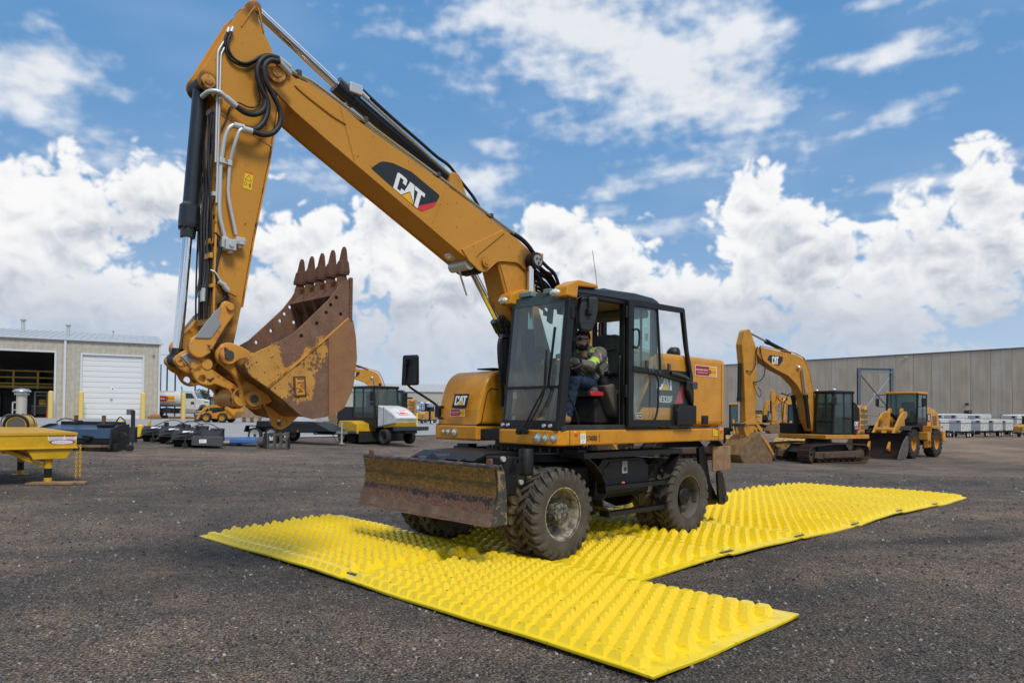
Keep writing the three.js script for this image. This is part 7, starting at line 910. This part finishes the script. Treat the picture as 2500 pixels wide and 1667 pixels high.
  mesh('drum', [Lz([[.001, .42], [.2, .42], [.26, .40], [.275, .3], [.275, -.35], [.25, -.4], [.001, -.4]], 0, 28, .05, .22)], brightYel, ht); mesh('drum_rim', new THREE.TorusGeometry(.255, .035, 10, 30).translate(.05, .22, .42), black, ht); mesh('burner_face', C([.05, .22, .40], [.05, .22, .425], .2, .2, 24), M([.09, .085, .08], .6), ht); mesh('carry_frame', [pipe([[-.27, .0, .35], [-.29, .35, .35], [-.2, .47, .35], [-.05, .50, .35]], .016), pipe([[.42, .0, .35], [.42, .35, .35], [.32, .47, .35], [.15, .50, .35]], .016)], greyPl, ht); mesh('flue', C([.05, .45, 0], [.05, .98, 0], .115, .115, 20), zinc, ht); mesh('flue_cap', [C([.05, .98, 0], [.05, 1.03, 0], .16, .16, 20), C([.05, 1.03, 0], [.05, 1.05, 0], .11, .11, 16), Ly([[.19, 1.05], [.2, 1.08], [.15, 1.13], [.001, 1.15]], .05, 0, 0, 20)], steel, ht);
}
// ---------------------------------------------------------------- attachments laid out along the yard edge
{
  const dk = M([.030, .031, .034], .55, 0, { map: dustTex }), bl = M([.045, .085, .15], .42, 0, { map: paintTex });
  const o = thing('broom_attachment', 'wide dark blue pick-up broom attachment on the gravel behind the deck trailer', 'broom attachment', gp(-15.1, -25.4), rad(-4));
  mesh('hood', X([[.52, .42], [.46, .72], [-.1, .80], [-.45, .86], [-.5, .2], [-.3, .2], [.45, .35]].map(p => [p[0], p[1]]), -1.35, 1.3, { b: .01 }).rotateY(-PI / 2), bl, o); mesh('brush', C([-1.3, .32, .22], [1.28, .32, .22], .28, .28, 22), M([.012, .012, .012], 1), o); mesh('pan', X([[.5, .0], [.62, .12], [.45, .20], [-.5, .1], [-.5, 0]], -1.36, 1.32, { b: .01 }).rotateY(-PI / 2), M([.16, .12, .08], .8, 0, { map: grimeTex }), o); for (const x of [-1.36, 1.33]) mesh('end_plate', X([[.6, .05], [.5, .75], [-.1, .9], [-.5, .9], [-.5, .05]], x - .03, x + .03, { b: .006 }).rotateY(-PI / 2), dk, o); mesh('mount_plate', B(-1.2, .7, -.6, 1.2, .98, -.5, .01), dk, o); for (const x of [-.62, .42]) mesh('mount_tab', B(x - .05, .9, -.55, x + .05, 1.2, -.45, .01), rust, o); for (const x of [-.7, .55]) mesh('spring_bracket', [bar([x - .2, .50, .56], [x + .2, .46, .56], .05), Bc(x, .42, .56, .16, .14, .04)], black, o); mesh('motor', [C([.6, .85, .1], [1.2, .85, .1], .07, .07, 12)], black, o); mesh('hose', [T([[-1.3, .95, -.4], [-1, 1.08, -.4], [-.5, 1.0, -.4], [-.3, 1.0, -.4]], .02, 16, 6), T([[1.0, .95, -.3], [1.15, 1.15, -.3], [1.35, 1.0, -.3]], .02, 16, 6), T([[1.4, .2, .3], [1.55, .6, .3], [1.75, .55, .3], [1.75, .2, .3]], .03, 18, 7), T([[1.5, .1, .3], [1.65, .45, .25], [1.9, .5, .2], [1.95, .1, .2]], .022, 18, 7)], hoseM, o); mesh('caster_frame', [Bc(1.52, .12, .45, .12, .24, .2, .02), Bc(1.9, .1, .3, .22, .2, .2, .04)], dk, o);
  const sw = thing('angle_broom', 'black angle broom attachment nearest the camera of the three on the gravel', 'broom attachment', gp(-12.1, -27.8), rad(12), 'black angle broom attachments'), sk = (x, w) => X([[.36, .30], [.30, .52], [.0, .66], [-.32, .62], [-.42, .3], [-.3, .25]], x, x + w, { b: .01 }).rotateY(-PI / 2);
  mesh('hood', sk(-.85, 1.7), dk, sw); mesh('end_cap', [X([[.40, .22], [.32, .56], [.0, .70], [-.36, .64], [-.46, .22]], -.90, -.86, { b: .004 }).rotateY(-PI / 2).translate(0, 0, 0)], dk, sw); mesh('brush', C([-.82, .24, .0], [.80, .24, .0], .24, .24, 18), M([.012, .012, .012], 1), sw); mesh('deflector', hex8([[-.1, .10, .60], [1.0, .06, .62], [1.0, .10, .40], [-.1, .14, .40], [-.1, .42, .56], [1.0, .38, .58], [1.0, .42, .40], [-.1, .46, .40]]), M([.055, .055, .058], .5), sw); plate('label', printM(64, 32, (c, w, h) => { c.fillStyle = '#e8e8e8'; c.fillRect(0, 0, w, h); c.fillStyle = '#999'; c.fillRect(8, 8, 40, 4); c.fillRect(8, 18, 30, 4); }), .26, .14, sw, [.30, .25, .605], 0, 0, -.12); mesh('motor', [C([.45, .66, -.05], [.95, .66, -.05], .07, .07, 12), Bc(0, .72, -.1, .16, .18, .14, .02)], black, sw); mesh('hose', [T([[-.5, .6, .1], [0, .85, .0], [.4, .9, .0], [.8, .7, 0]], .018, 20, 6), T([[-.7, .5, .3], [-.2, .6, .35], [.1, .75, .2], [.15, .5, .4], [.35, .4, .5]], .016, 20, 6), T([[-.9, .3, .3], [-.3, .45, .4], [.2, .6, .3]], .022, 14, 6)], hoseM, sw); mesh('warning_strip', X([[-.5, .0], [-.1, .0], [-.12, .1], [-.48, .1]], 0, .006).rotateX(-.9).translate(0, .56, .30), M([.7, .72, .76], .5), sw); mesh('caster', [C([-.35, .10, .48], [-.35, .10, .56], .1, .1, 14), bar([-.35, .12, .52], [-.35, .4, .40], .04)], blackDusty, sw); mesh('arm', [bar([-.95, .2, .2], [-.3, .5, -.1], .06, .05), bar([-1.1, .15, .1], [-.8, .2, .2], .08, .06)], dk, sw);
  copy(sw, gp(-13.3, -29.2), rad(14), 'black angle broom attachment in the middle of the three'); copy(sw, gp(-14.35, -29.9), rad(10), 'black angle broom attachment farthest back, next to the yellow guard post');
  const bp = thing('steel_plate', 'blue painted steel ramp plate lying on the gravel', 'steel plate', gp(-11.1, -29.3), rad(4)); mesh('plate', hex8([[-.95, .06, .4], [.85, .10, .5], [.75, .30, -.5], [-.8, .28, -.6], [-.95, .10, .4], [.85, .14, .5], [.75, .34, -.5], [-.8, .32, -.6]]), M([.05, .13, .30], .5, 0, { map: grimeTex }), bp); mesh('bare_edge', hex8([[-.96, .105, .40], [-.25, .118, .44], [-.1, .20, .1], [-.88, .19, .05], [-.96, .112, .40], [-.25, .125, .44], [-.1, .207, .1], [-.88, .197, .05]]), M([.33, .22, .14], .8), bp); mesh('side_flange', B(-.2, .13, .44, .86, .26, .50, .01), M([.06, .18, .42], .5), bp); mesh('support_block', Bc(.1, .05, .2, .15, .1, .2, .01), rust, bp);
  const ff = thing('fork_carriage', 'grey steel fork carriage frame standing on the gravel', 'fork carriage', gp(-9.15, -28.2), rad(-6)); for (const [x, w] of [[-.42, .06], [-.12, .05], [.14, .05], [.40, .06]]) mesh('upright', B(x - w, .0, -.05, x + w, x < -.4 ? .62 : .66, .06, .008), greyPl, ff); for (const y of [.10, .58]) mesh('cross_member', B(-.42, y - .05, -.06, .42, y + .05, .02, .008), M([.2, .2, .2], .6, .3, { map: grimeTex }), ff); mesh('roll_coupler', C([-.75, .25, -.1], [-.45, .3, -.05], .22, .18, 16), M([.10, .085, .07], .8), ff); mesh('top_bar', [B(-.1, .66, -.05, .3, .72, .05, .01), bar([.42, .5, 0], [.52, .05, .1], .07)], black, ff); mesh('side_plate', B(-.52, 0, -.1, -.42, .62, .15, .01), M([.02, .025, .03], .5), ff);
  const ps = thing('hook_post', 'dark steel stand post with a square plate beside the broom attachment', 'post', gp(-15.35, -29.2), 0); mesh('post', B(-.06, 0, -.06, .06, 1.28, .06, .008), M([.025, .024, .035], .5), ps); mesh('base_tube', B(-.12, 0, -.1, .14, .62, .1, .01), M([.035, .035, .045], .5), ps); mesh('top_plate', B(-.26, 1.1, -.03, .02, 1.32, .03, .006), M([.14, .15, .15], .6), ps); mesh('lower_plate', B(-.24, .42, -.03, -.1, .62, .03), M([.14, .15, .15], .6), ps);
  bollard('short yellow guard post behind the angle brooms', gp(-16.3, -31.6), .60, .13, M([.8, .55, .04], .5)); bollard('short yellow guard post behind the blue broom attachment', gp(-17.6, -32.4), .72, .13, M([.8, .55, .04], .5)); const sg = thing('steel_easel', 'small yellow folding steel stand on the pavement edge', 'stand', gp(-17.2, -34.2), 0); mesh('leg', bar([0, 0, 0], [.05, .75, 0], .06), brightYel, sg); mesh('leg', bar([-.2, 0, .2], [.03, .7, 0], .05), brightYel, sg);
}
// ---------------------------------------------------------------- tank truck, skid steer, poles, pallets, trees
{
  const o = thing('tank_truck', 'white water tank truck parked beyond the workshop corner', 'truck', gp(-43.5, -90), rad(3)); const wT = M([.76, .76, .74], .45, 0, { map: paintTex });
  mesh('tank', Lz([[.001, 2.7], [.7, 2.66], [.92, 2.5], [.95, 2.3], [.95, -2.6], [.001, -2.7]], 0, 32).rotateY(PI / 2).translate(-.2, 2.25, 0), wT, o); mesh('walkway', B(-2.6, 3.18, -.3, 1.4, 3.28, .3, .02), wT, o); mesh('chassis', [B(-3.2, .85, -.45, 6.4, 1.15, .45, .02), B(-2.4, .5, -.9, 1.6, 1.15, .9, .05)], blackDusty, o); mesh('side_cabinet', B(.4, .5, .7, 1.2, 1.2, 1.1, .03), M([.03, .04, .06], .5), o); mesh('cab', X([[2.5, .9], [2.5, 3.1, .1], [2.7, 3.35, .15], [4.0, 3.3, .2], [4.45, 2.35], [6.3, 2.0, .3], [6.55, 1.6, .2], [6.55, 1.0], [5.9, .95], [5.6, 1.55, .3], [4.9, 1.6, .2], [4.5, .95]], -1.05, 1.05, { b: .05, bs: 2 }), wT, o); mesh('door_seam', [B(2.95, 1.2, 1.046, 2.98, 2.95, 1.056), B(4.2, 1.2, 1.046, 4.23, 2.5, 1.056)], greyPl, o); mesh('side_window', X([[3.0, 2.35], [3.0, 3.0, .05], [3.8, 2.98, .05], [4.15, 2.35]], 1.045, 1.06), glassDark, o); mesh('lower_window', B(3.7, 1.6, 1.046, 4.1, 1.95, 1.06), glassDark, o); mesh('windscreen', hex8([[4.02, 3.2, .9], [4.02, 3.2, -.9], [4.42, 2.4, -.9], [4.42, 2.4, .9], [4.07, 3.22, .9], [4.07, 3.22, -.9], [4.47, 2.42, -.9], [4.47, 2.42, .9]]), glassDark, o); mesh('fuel_tank', B(2.6, .55, .6, 4.3, 1.15, 1.1, .12), M([.5, .48, .44], .35, .5), o); mesh('exhaust_stack', pipe([[2.6, 1.0, 1.0], [2.6, 3.5, 1.0], [2.5, 3.8, 1.0]], .09, 10), steel, o); mesh('hood_vent', B(5.3, 1.85, 1.046, 5.8, 1.95, 1.056), black, o); for (const x of [-2.0, -.9, 5.25]) for (const s of [1, -1]) wheel(o, 'wheel', x, .52, s * .9, .52, .3, .3, { out: s, rm: x > 3 ? white : M([.55, .42, .2], .6), hm: greyLt, hub: .1, dish: .05, seg: 28, bolts: 0 });
  plate('rental_banner', printM(512, 128, (c, w, h) => { c.fillStyle = '#b01f2c'; c.fillRect(0, 0, w * .62, h); c.fillStyle = '#eda51d'; c.fillRect(w * .62, 0, w * .38, h); c.fillStyle = '#fff'; c.font = 'bold 48px sans-serif'; c.textAlign = 'center'; c.fillText('Wagner Rents', w * .29, h * .62, w * .5); c.fillStyle = '#1c1c1c'; c.beginPath(); c.arc(w * .64, h / 2, 36, 0, 7); c.fill(); c.fillStyle = '#fff'; c.font = 'bold 24px sans-serif'; c.fillText('CAT', w * .64, h * .57); c.fillStyle = '#2b1c06'; c.font = 'bold 42px sans-serif'; c.fillText('Rental', w * .85, h * .62, w * .26); }), 2.6, .66, o, [.4, 2.3, .96]); plate('tank_letter', printM(64, 64, (c, w, h) => { c.fillStyle = '#23242c'; c.fillRect(0, 0, w, h); c.fillStyle = '#eee'; c.font = 'bold 54px sans-serif'; c.fillText('J', 18, 52); }), .55, .55, o, [-1.7, 2.3, .96]);
}
{
  const o = thing('skid_steer_loader', 'yellow skid steer loader with forks down on the paved lot', 'skid steer', gp(-25.4, -62.3, .03), rad(-4));
  for (const x of [-.62, .78]) for (const s of [1, -1]) wheel(o, 'wheel', x, .42, s * .78, .42, .32, .24, { out: s, rm: yel, hm: yel, lugs: 14, depth: .04, hub: .1, dish: .06, seg: 26, bolts: 0 }); mesh('body', X([[-1.1, .35], [-1.1, .75], [-.2, 1.05], [1.2, 1.25], [1.75, 1.6, .1], [1.9, 1.5], [1.7, .5], [1.2, .3]], -.62, .62, { b: .03 }), yelGloss, o); mesh('engine_cover', X([[1.0, 1.2], [1.05, 1.75, .1], [1.95, 1.72, .1], [2.0, .95], [1.75, .55]], -.8, .8, { b: .05, bs: 2 }), yelGloss, o); const cb = part('cab', o); boxCab(cb, -.55, .75, 1.0, 2.1, -.5, .5, { t: .08, sill: .1, glass: darkPane }); for (const s of [1, -1]) mesh('lift_arm', X([[1.55, 1.55, .1], [1.45, 1.72, .1], [.5, 1.55], [-.7, 1.45, .15], [-1.35, .85, .15], [-1.6, .3], [-1.4, .25], [-1.1, .8, .1], [-.5, 1.25, .1], [.6, 1.3]], s * .62, s * .74, { b: .02 }), yelGloss, o); mesh('side_stripe', [X([[-.3, 1.05], [.9, 1.2], [.9, 1.0], [-.2, .8]], .622, .63)], black, o); plate('rear_badge', badgeM, .75, .36, o, [1.5, 1.55, .805]); mesh('coupler', X([[-1.85, .1], [-1.75, .65], [-1.45, .7], [-1.4, .1]], -.6, .6, { b: .02 }), darkSteel, o); mesh('fork', B(-2.7, .06, .2, -1.8, .12, .32), darkSteel, o); mesh('fork', B(-2.7, .06, -.32, -1.8, .12, -.2), darkSteel, o);
}
{ const say = ['at the workshop corner', 'above the tank', 'behind the tank banner', 'behind the truck cab', 'behind the truck hood'], pm = M([.10, .035, .035], .6); [[390, 6.9], [406, 7.2], [426, 7.2], [475, 6.6], [508, 6.2]].forEach(([px, h], i) => { const d = 97, p = gp((px - 1250) / 1760 * d, -d), o = thing('pipe_pole', `tall dark red steel pole ${say[i]}`, 'pole', p, 0, 'dark red poles behind the truck'); mesh('shaft', C([0, 0, 0], [0, h, 0], .10, .10, 10), pm, o); mesh('cap', C([0, h, 0], [0, h + .1, 0], .13, .1, 10), pm, o); }); }
{ const o = thing('pallet_stack', 'low stack of timber pallets on the paved lot', 'pallets', gp(-24.0, -66.5, .03), rad(8)); for (let k = 0; k < 3; k++) { for (let j = 0; j < 6; j++) mesh('board', B(-.8, .12 + k * .16, -.6 + j * .22, .8, .15 + k * .16, -.45 + j * .22), wood, o); for (const x of [-.7, 0, .7]) mesh('bearer', B(x - .05, .02 + k * .16, -.6, x + .05, .12 + k * .16, .65), wood, o); } }
{ const o = thing('timber_fence', 'tan board fence at the back of the paved lot', 'fence', gp(-36, -92), rad(-2)); for (let k = 0; k < 60; k++) mesh('board', B(k * .2, 0, -.02, k * .2 + .185, 1.5 + .03 * Math.sin(k * 7), .02), k % 3 ? M([.36, .25, .16], .9) : M([.31, .21, .13], .9), o); }
{ const o = thing('scrap_heap', 'dark scrap steel parts lying behind the truck', 'scrap', gp(-35.0, -76), 0); mesh('beam', B(-1.6, 0, -.3, 1.0, .25, .1, .02), rust, o); mesh('beam', B(-2.4, 0, .1, -1.2, .4, .5, .02), black, o); mesh('beam', B(.6, 0, .0, 2.2, .2, .5, .02), wood, o); }
function tree(label, x, z, h, w, seed) {
  const o = thing('tree', label, 'tree', gp(x, z), 0, 'trees beyond the lot'); sd = seed; const br = [T([[0, 0, 0], [.1, h * .3, .05], [0, h * .6, 0], [.1, h * .85, 0]], .12, 10, 7)]; const cl_ = []; for (let k = 0; k < 16; k++) { const a = rr(0, 6.3), r = w * Math.sqrt(rnd()) * .75, y = h * rr(.35, .95), p = [r * Math.cos(a) * (1.25 - y / h), y, r * Math.sin(a) * (1.25 - y / h)]; cl_.push(p); br.push(T([[0, y * .55, 0], [p[0] * .5, y * .8, p[2] * .5], p], .035, 5, 5)); } mesh('trunk', br, M([.09, .065, .045], .9), o); const P = []; for (const c of cl_) for (let k = 0; k < 150; k++) { const q = V(rr(-1, 1), rr(-1, 1), rr(-1, 1)); if (q.length() > 1) continue; q.multiplyScalar(w * .42); const x0 = c[0] + q.x, y0 = c[1] + q.y * .8, z0 = c[2] + q.z, s = rr(.08, .17), a = rr(0, 6), b = rr(-1, 1); P.push(x0 - s * Math.cos(a), y0, z0 - s * Math.sin(a), x0 + s * Math.cos(a), y0 + b * s, z0 + s * Math.sin(a), x0 + rr(-s, s), y0 + s * 1.3, z0 + rr(-s, s)); } const g = new THREE.BufferGeometry(); g.setAttribute('position', new THREE.Float32BufferAttribute(P, 3)); g.computeVertexNormals(); g.setAttribute('uv', new THREE.Float32BufferAttribute(new Float32Array(P.length / 3 * 2), 2)); mesh('crown', g, M([.085, .115, .05], .9, 0, { transmission: .25, thickness: 0 }), o); }
tree('bushy green tree behind the hood of the tank truck', -48, -112, 4.2, 1.8, 11); tree('taller green tree beside the red pole right of the truck', -45.6, -112, 5.2, 1.9, 23); tree('low green tree seen just left of the wheeled excavator hood', -12.2, -135, 4.6, 2.4, 37);
// ---------------------------------------------------------------- middle: generator on a trailer, ride-on sweeper, far building, lifts
{
  const o = thing('tandem_trailer', 'white generator box on a dark blue tandem trailer under the raised bucket', 'trailer', gp(-9.75, -32.3), rad(-12)), nv = M([.022, .028, .038], .5, 0, { map: dustTex });
  mesh('generator_box', B(-1.1, .95, -.7, 1.35, 1.75, .7, .04), white, o); mesh('grey_end', B(-1.12, .97, -.6, -.25, 1.72, .705, .02), M([.5, .51, .52], .5), o); mesh('vent', B(-.7, 1.2, .70, -.4, 1.45, .712), greyPl, o); mesh('tub', X([[-1.5, .55], [-1.4, .98], [1.5, .9], [2.2, .55]], -.75, .75, { b: .02 }), nv, o); mesh('drawbar', [bar([1.3, .50, .7], [2.6, .48, .05], .14, .1), bar([1.3, .50, -.7], [2.6, .48, -.05], .14, .1), B(-1.9, .48, .6, 1.4, .64, .78, .01), B(-1.9, .48, -.78, 1.4, .64, -.6, .01)], nv, o); mesh('coupler', [Bc(2.75, .52, 0, .4, .12, .12, .02), C([2.35, .55, .1], [2.35, .75, .1], .05)], darkSteel, o); mesh('jack', [bar([2.4, .02, .2], [2.4, .95, .2], .06), C([2.4, 0, .2], [2.4, .03, .2], .12, .12, 12)], zinc, o); mesh('safety_chain', T([[2.5, .5, .1], [2.35, .15, .12], [2.15, .12, .12], [1.9, .45, .15]], .02, 16, 6), M([.3, .26, .2], .5, .6), o); for (const x of [-1.35, -.55]) for (const s of [1, -1]) wheel(o, 'wheel', x, .36, s * .92, .36, .2, .22, { out: s, rm: white, hm: darkSteel, hub: .05, dish: .06, seg: 28, bolts: 5 }); mesh('mudguard', [X([[-1.85, .5], [-1.75, .78], [-.15, .78], [-.05, .5], [-.1, .5], [-.2, .74], [-1.7, .74], [-1.8, .5]], .8, 1.05), X([[-1.85, .5], [-1.75, .78], [-.15, .78], [-.05, .5], [-.1, .5], [-.2, .74], [-1.7, .74], [-1.8, .5]], -1.05, -.8)], nv, o); mesh('marker_lamp', Bc(.6, .56, .785, .06, .08, .02), orangeLens, o);
}
{
  const o = thing('ride_on_sweeper', 'white and yellow ride-on road sweeper with a black glazed cab', 'road sweeper', gp(-6.7, -34.6), rad(52)); // front (-x) towards the camera and right
  o.rotation.y = rad(138);
  for (const s of [1, -1]) wheel(o, 'wheel', -1.9, .38, s * .72, .38, .24, .21, { out: s, rm: M([.03, .035, .04], .5), hm: black, hub: .06, dish: .05, seg: 30, bolts: 5 }); for (const s of [1, -1]) wheel(o, 'wheel', 1.3, .38, s * .72, .38, .26, .21, { out: s, rm: black, hm: black, hub: .06, dish: .05, seg: 28, bolts: 0 });
  mesh('hood', X([[-2.5, 1.0], [-2.62, 1.25, .05], [-2.2, 1.52], [-1.75, 1.72, .1], [-1.2, 1.82, .05], [-1.2, .8]], -.62, .62, { b: .06, bs: 2 }), white, o); mesh('hood_seam', B(-1.66, .95, -.625, -1.64, 1.74, .625), black, o); mesh('yellow_nose', X([[-2.55, .86], [-2.6, 1.04], [-1.5, .95], [-1.6, .78]], -.55, .55, { b: .02 }), brightYel, o); plate('hood_sticker', printM(128, 64, (c, w, h) => { c.fillStyle = '#efefec'; c.fillRect(0, 0, w, h); c.fillStyle = '#d86a6a'; c.fillRect(20, 6, 88, 10); c.fillStyle = '#b3222c'; c.fillRect(10, 34, 66, 22); c.fillStyle = '#eeb022'; c.fillRect(76, 34, 44, 22); }), .6, .3, o, [-2.30, 1.505, .0], -PI / 2, 0, -.95);
  mesh('bumper_bar', B(-2.95, .68, -1.0, -2.83, .86, 1.0, .01), M([.035, .045, .055], .5), o); mesh('frame', [B(-2.9, .55, -.35, 1.9, .75, .35, .02), bar([-2.85, .72, .6], [-2.2, .72, .35], .08), bar([-2.85, .72, -.6], [-2.2, .72, -.35], .08)], black, o); const cb = part('cab', o); boxCab(cb, -1.15, .55, 1.15, 2.62, -.72, .72, { t: .08, sill: .12, rake: .12 }); mesh('beacon', [C([.1, 2.72, .5], [.1, 2.9, .5], .06, .06, 10)], black, cb); mesh('cab_base', X([[-1.2, .75], [-1.15, 1.2], [1.8, 1.2], [1.9, .7]], -.72, .72, { b: .02 }), black, o); mesh('engine_box', B(.6, 1.15, -.72, 1.9, 1.75, .72, .05), black, o); mesh('brush_hood', X([[-.75, .5], [-.7, .95], [-.2, 1.10, .1], [.7, 1.08, .1], [.95, .5]], -1.4, 1.4, { b: .03 }), brightYel, o); mesh('brush', C([.15, .36, -1.1], [.15, .36, 1.1], .36, .36, 24), M([.03, .028, .025], 1), o); mesh('rubber_skirt', B(-.82, .12, -1.35, -.78, .62, 1.35), blackDusty, o); plate('side_lettering', printM(256, 64, (c, w, h) => { c.fillStyle = '#16181a'; c.fillRect(0, 0, w, h); c.fillStyle = '#c4532c'; c.font = 'bold 38px sans-serif'; c.fillText('SUPERIOR', 8, 44, 140); c.fillStyle = '#c9a24a'; c.fillText('71055', 166, 44, 80); }), 1.5, .3, o, [-.2, 1.0, .724]); for (const s of [1, -1]) mesh('mirror', [Bc(-1.25, 2.25, s * .98, .1, .42, .24, .04), Bc(-1.25, 1.9, s * .98, .1, .16, .16, .06), pipe([[-1.05, 2.55, s * .7], [-1.2, 2.55, s * .98], [-1.22, 1.85, s * .98]], .018)], black, o);
}
copy(exA, gp(-9.0, -54), rad(14), 'yellow tracked excavator behind the ride-on sweeper');
{
  const o = thing('storage_building', 'low beige metal shed with a pale roof in the far middle', 'building', gp(-11.6, -122), rad(2)), H = 5.0, m = M([.46, .44, .38], .6);
  for (let k = 0; k < 22; k++) { const g = [B(-(k + 1) * 1.5 + .003, 0, -.1, -k * 1.5 - .003, H, 0)]; for (let j = 0; j < 3; j++) g.push(B(-(k + 1) * 1.5 + .2 + j * .5, 0, 0, -(k + 1) * 1.5 + .32 + j * .5, H, .06)); mesh('wall_panel', g, m, o); } mesh('end_wall', B(-.1, 0, -22, 0, H, -.1), m, o); mesh('roof', [hex8([[-33, H, .2], [.2, H, .2], [-.0, H + 1.5, -11], [-33, H + 1.5, -11], [-33, H + .14, .2], [.2, H + .14, .2], [0, H + 1.64, -11], [-33, H + 1.64, -11]]), hex8([[-33, H + 1.5, -11], [0, H + 1.5, -11], [.2, H, -22], [-33, H, -22], [-33, H + 1.64, -11], [0, H + 1.64, -11], [.2, H + .14, -22], [-33, H + .14, -22]])], M([.42, .43, .43], .6), o); mesh('skylight', hex8([[-7, H + .75, -4.4], [-6, H + .75, -4.4], [-6, H + 1.3, -8.4], [-7, H + 1.3, -8.4], [-7, H + .80, -4.4], [-6, H + .80, -4.4], [-6, H + 1.35, -8.4], [-7, H + 1.35, -8.4]]), M([.6, .56, .35], .6), o); mesh('corner_trim', B(-.1, 0, 0, .08, H, .1), white, o); mesh('eave_trim', B(-33, H - .1, .1, .2, H + .1, .26), white, o);
}
{
  const bM = M([.03, .17, .38], .5), o = thing('scissor_lift', 'x', 'scissor lift', [0, 0, 0], 0, 'blue scissor lifts by the far building'); mesh('base', B(-1.1, .2, -.5, 1.1, .75, .5, .04), bM, o); for (let k = 0; k < 4; k++) mesh('scissor_arm', [bar([-.9, .75 + k * .2, .4], [.9, .95 + k * .2, .4], .08), bar([.9, .75 + k * .2, -.4], [-.9, .95 + k * .2, -.4], .08)], bM, o); mesh('platform', B(-1.15, 1.6, -.55, 1.15, 1.75, .55), bM, o); for (const y of [2.2, 2.7]) mesh('rail', [B(-1.15, y, .5, 1.15, y + .05, .55), B(-1.15, y, -.55, 1.15, y + .05, -.5), B(-1.15, y, -.5, -1.1, y + .05, .5), B(1.1, y, -.5, 1.15, y + .05, .5)], bM, o); for (let k = 0; k < 5; k++) mesh('rail_post', [B(-1.15 + k * .56, 1.75, .5, -1.1 + k * .56, 2.7, .55), B(-1.15 + k * .56, 1.75, -.55, -1.1 + k * .56, 2.7, -.5)], bM, o); for (const x of [-.75, .75]) for (const s of [1, -1]) wheel(o, 'wheel', x, .22, s * .5, .22, .16, .12, { out: s, seg: 18, bolts: 0, rm: greyLt, hm: greyLt, hub: .03, dish: .03 }); mesh('control_box', Bc(.9, 2.4, .58, .25, .35, .12), greyLt, o);
  [[1003, 96, 8, 'blue scissor lift beside the excavator engine cover'], [1024, 98, 30, 'blue scissor lift behind the yellow pipe bollard with a sign'], [1046, 97, -10, 'blue scissor lift behind the chrome-lamped light tower']].forEach(([px, d, a, l], i) => { const p = gp((px - 1250) / 1760 * d, -d); if (i) copy(o, p, rad(a), l); else { o.position.set(...p); o.rotation.y = rad(a); o.userData.label = l; } });
  const b = bollard('yellow pipe bollard in front of the blue lifts', gp(-10.7, -81), 1.35, .13, M([.85, .55, .03], .5)); const s = thing('small_sign', 'small white sign on a post behind the yellow pipe bollard', 'sign', gp(-10.75, -82), 0); mesh('sign_post', C([0, 0, 0], [0, 1.9, 0], .03, .03, 8), zinc, s); mesh('sign_board', Bc(0, 2.0, .03, .38, .42, .02), M([.75, .62, .62], .6), s);
}
renderer.render(scene, camera);
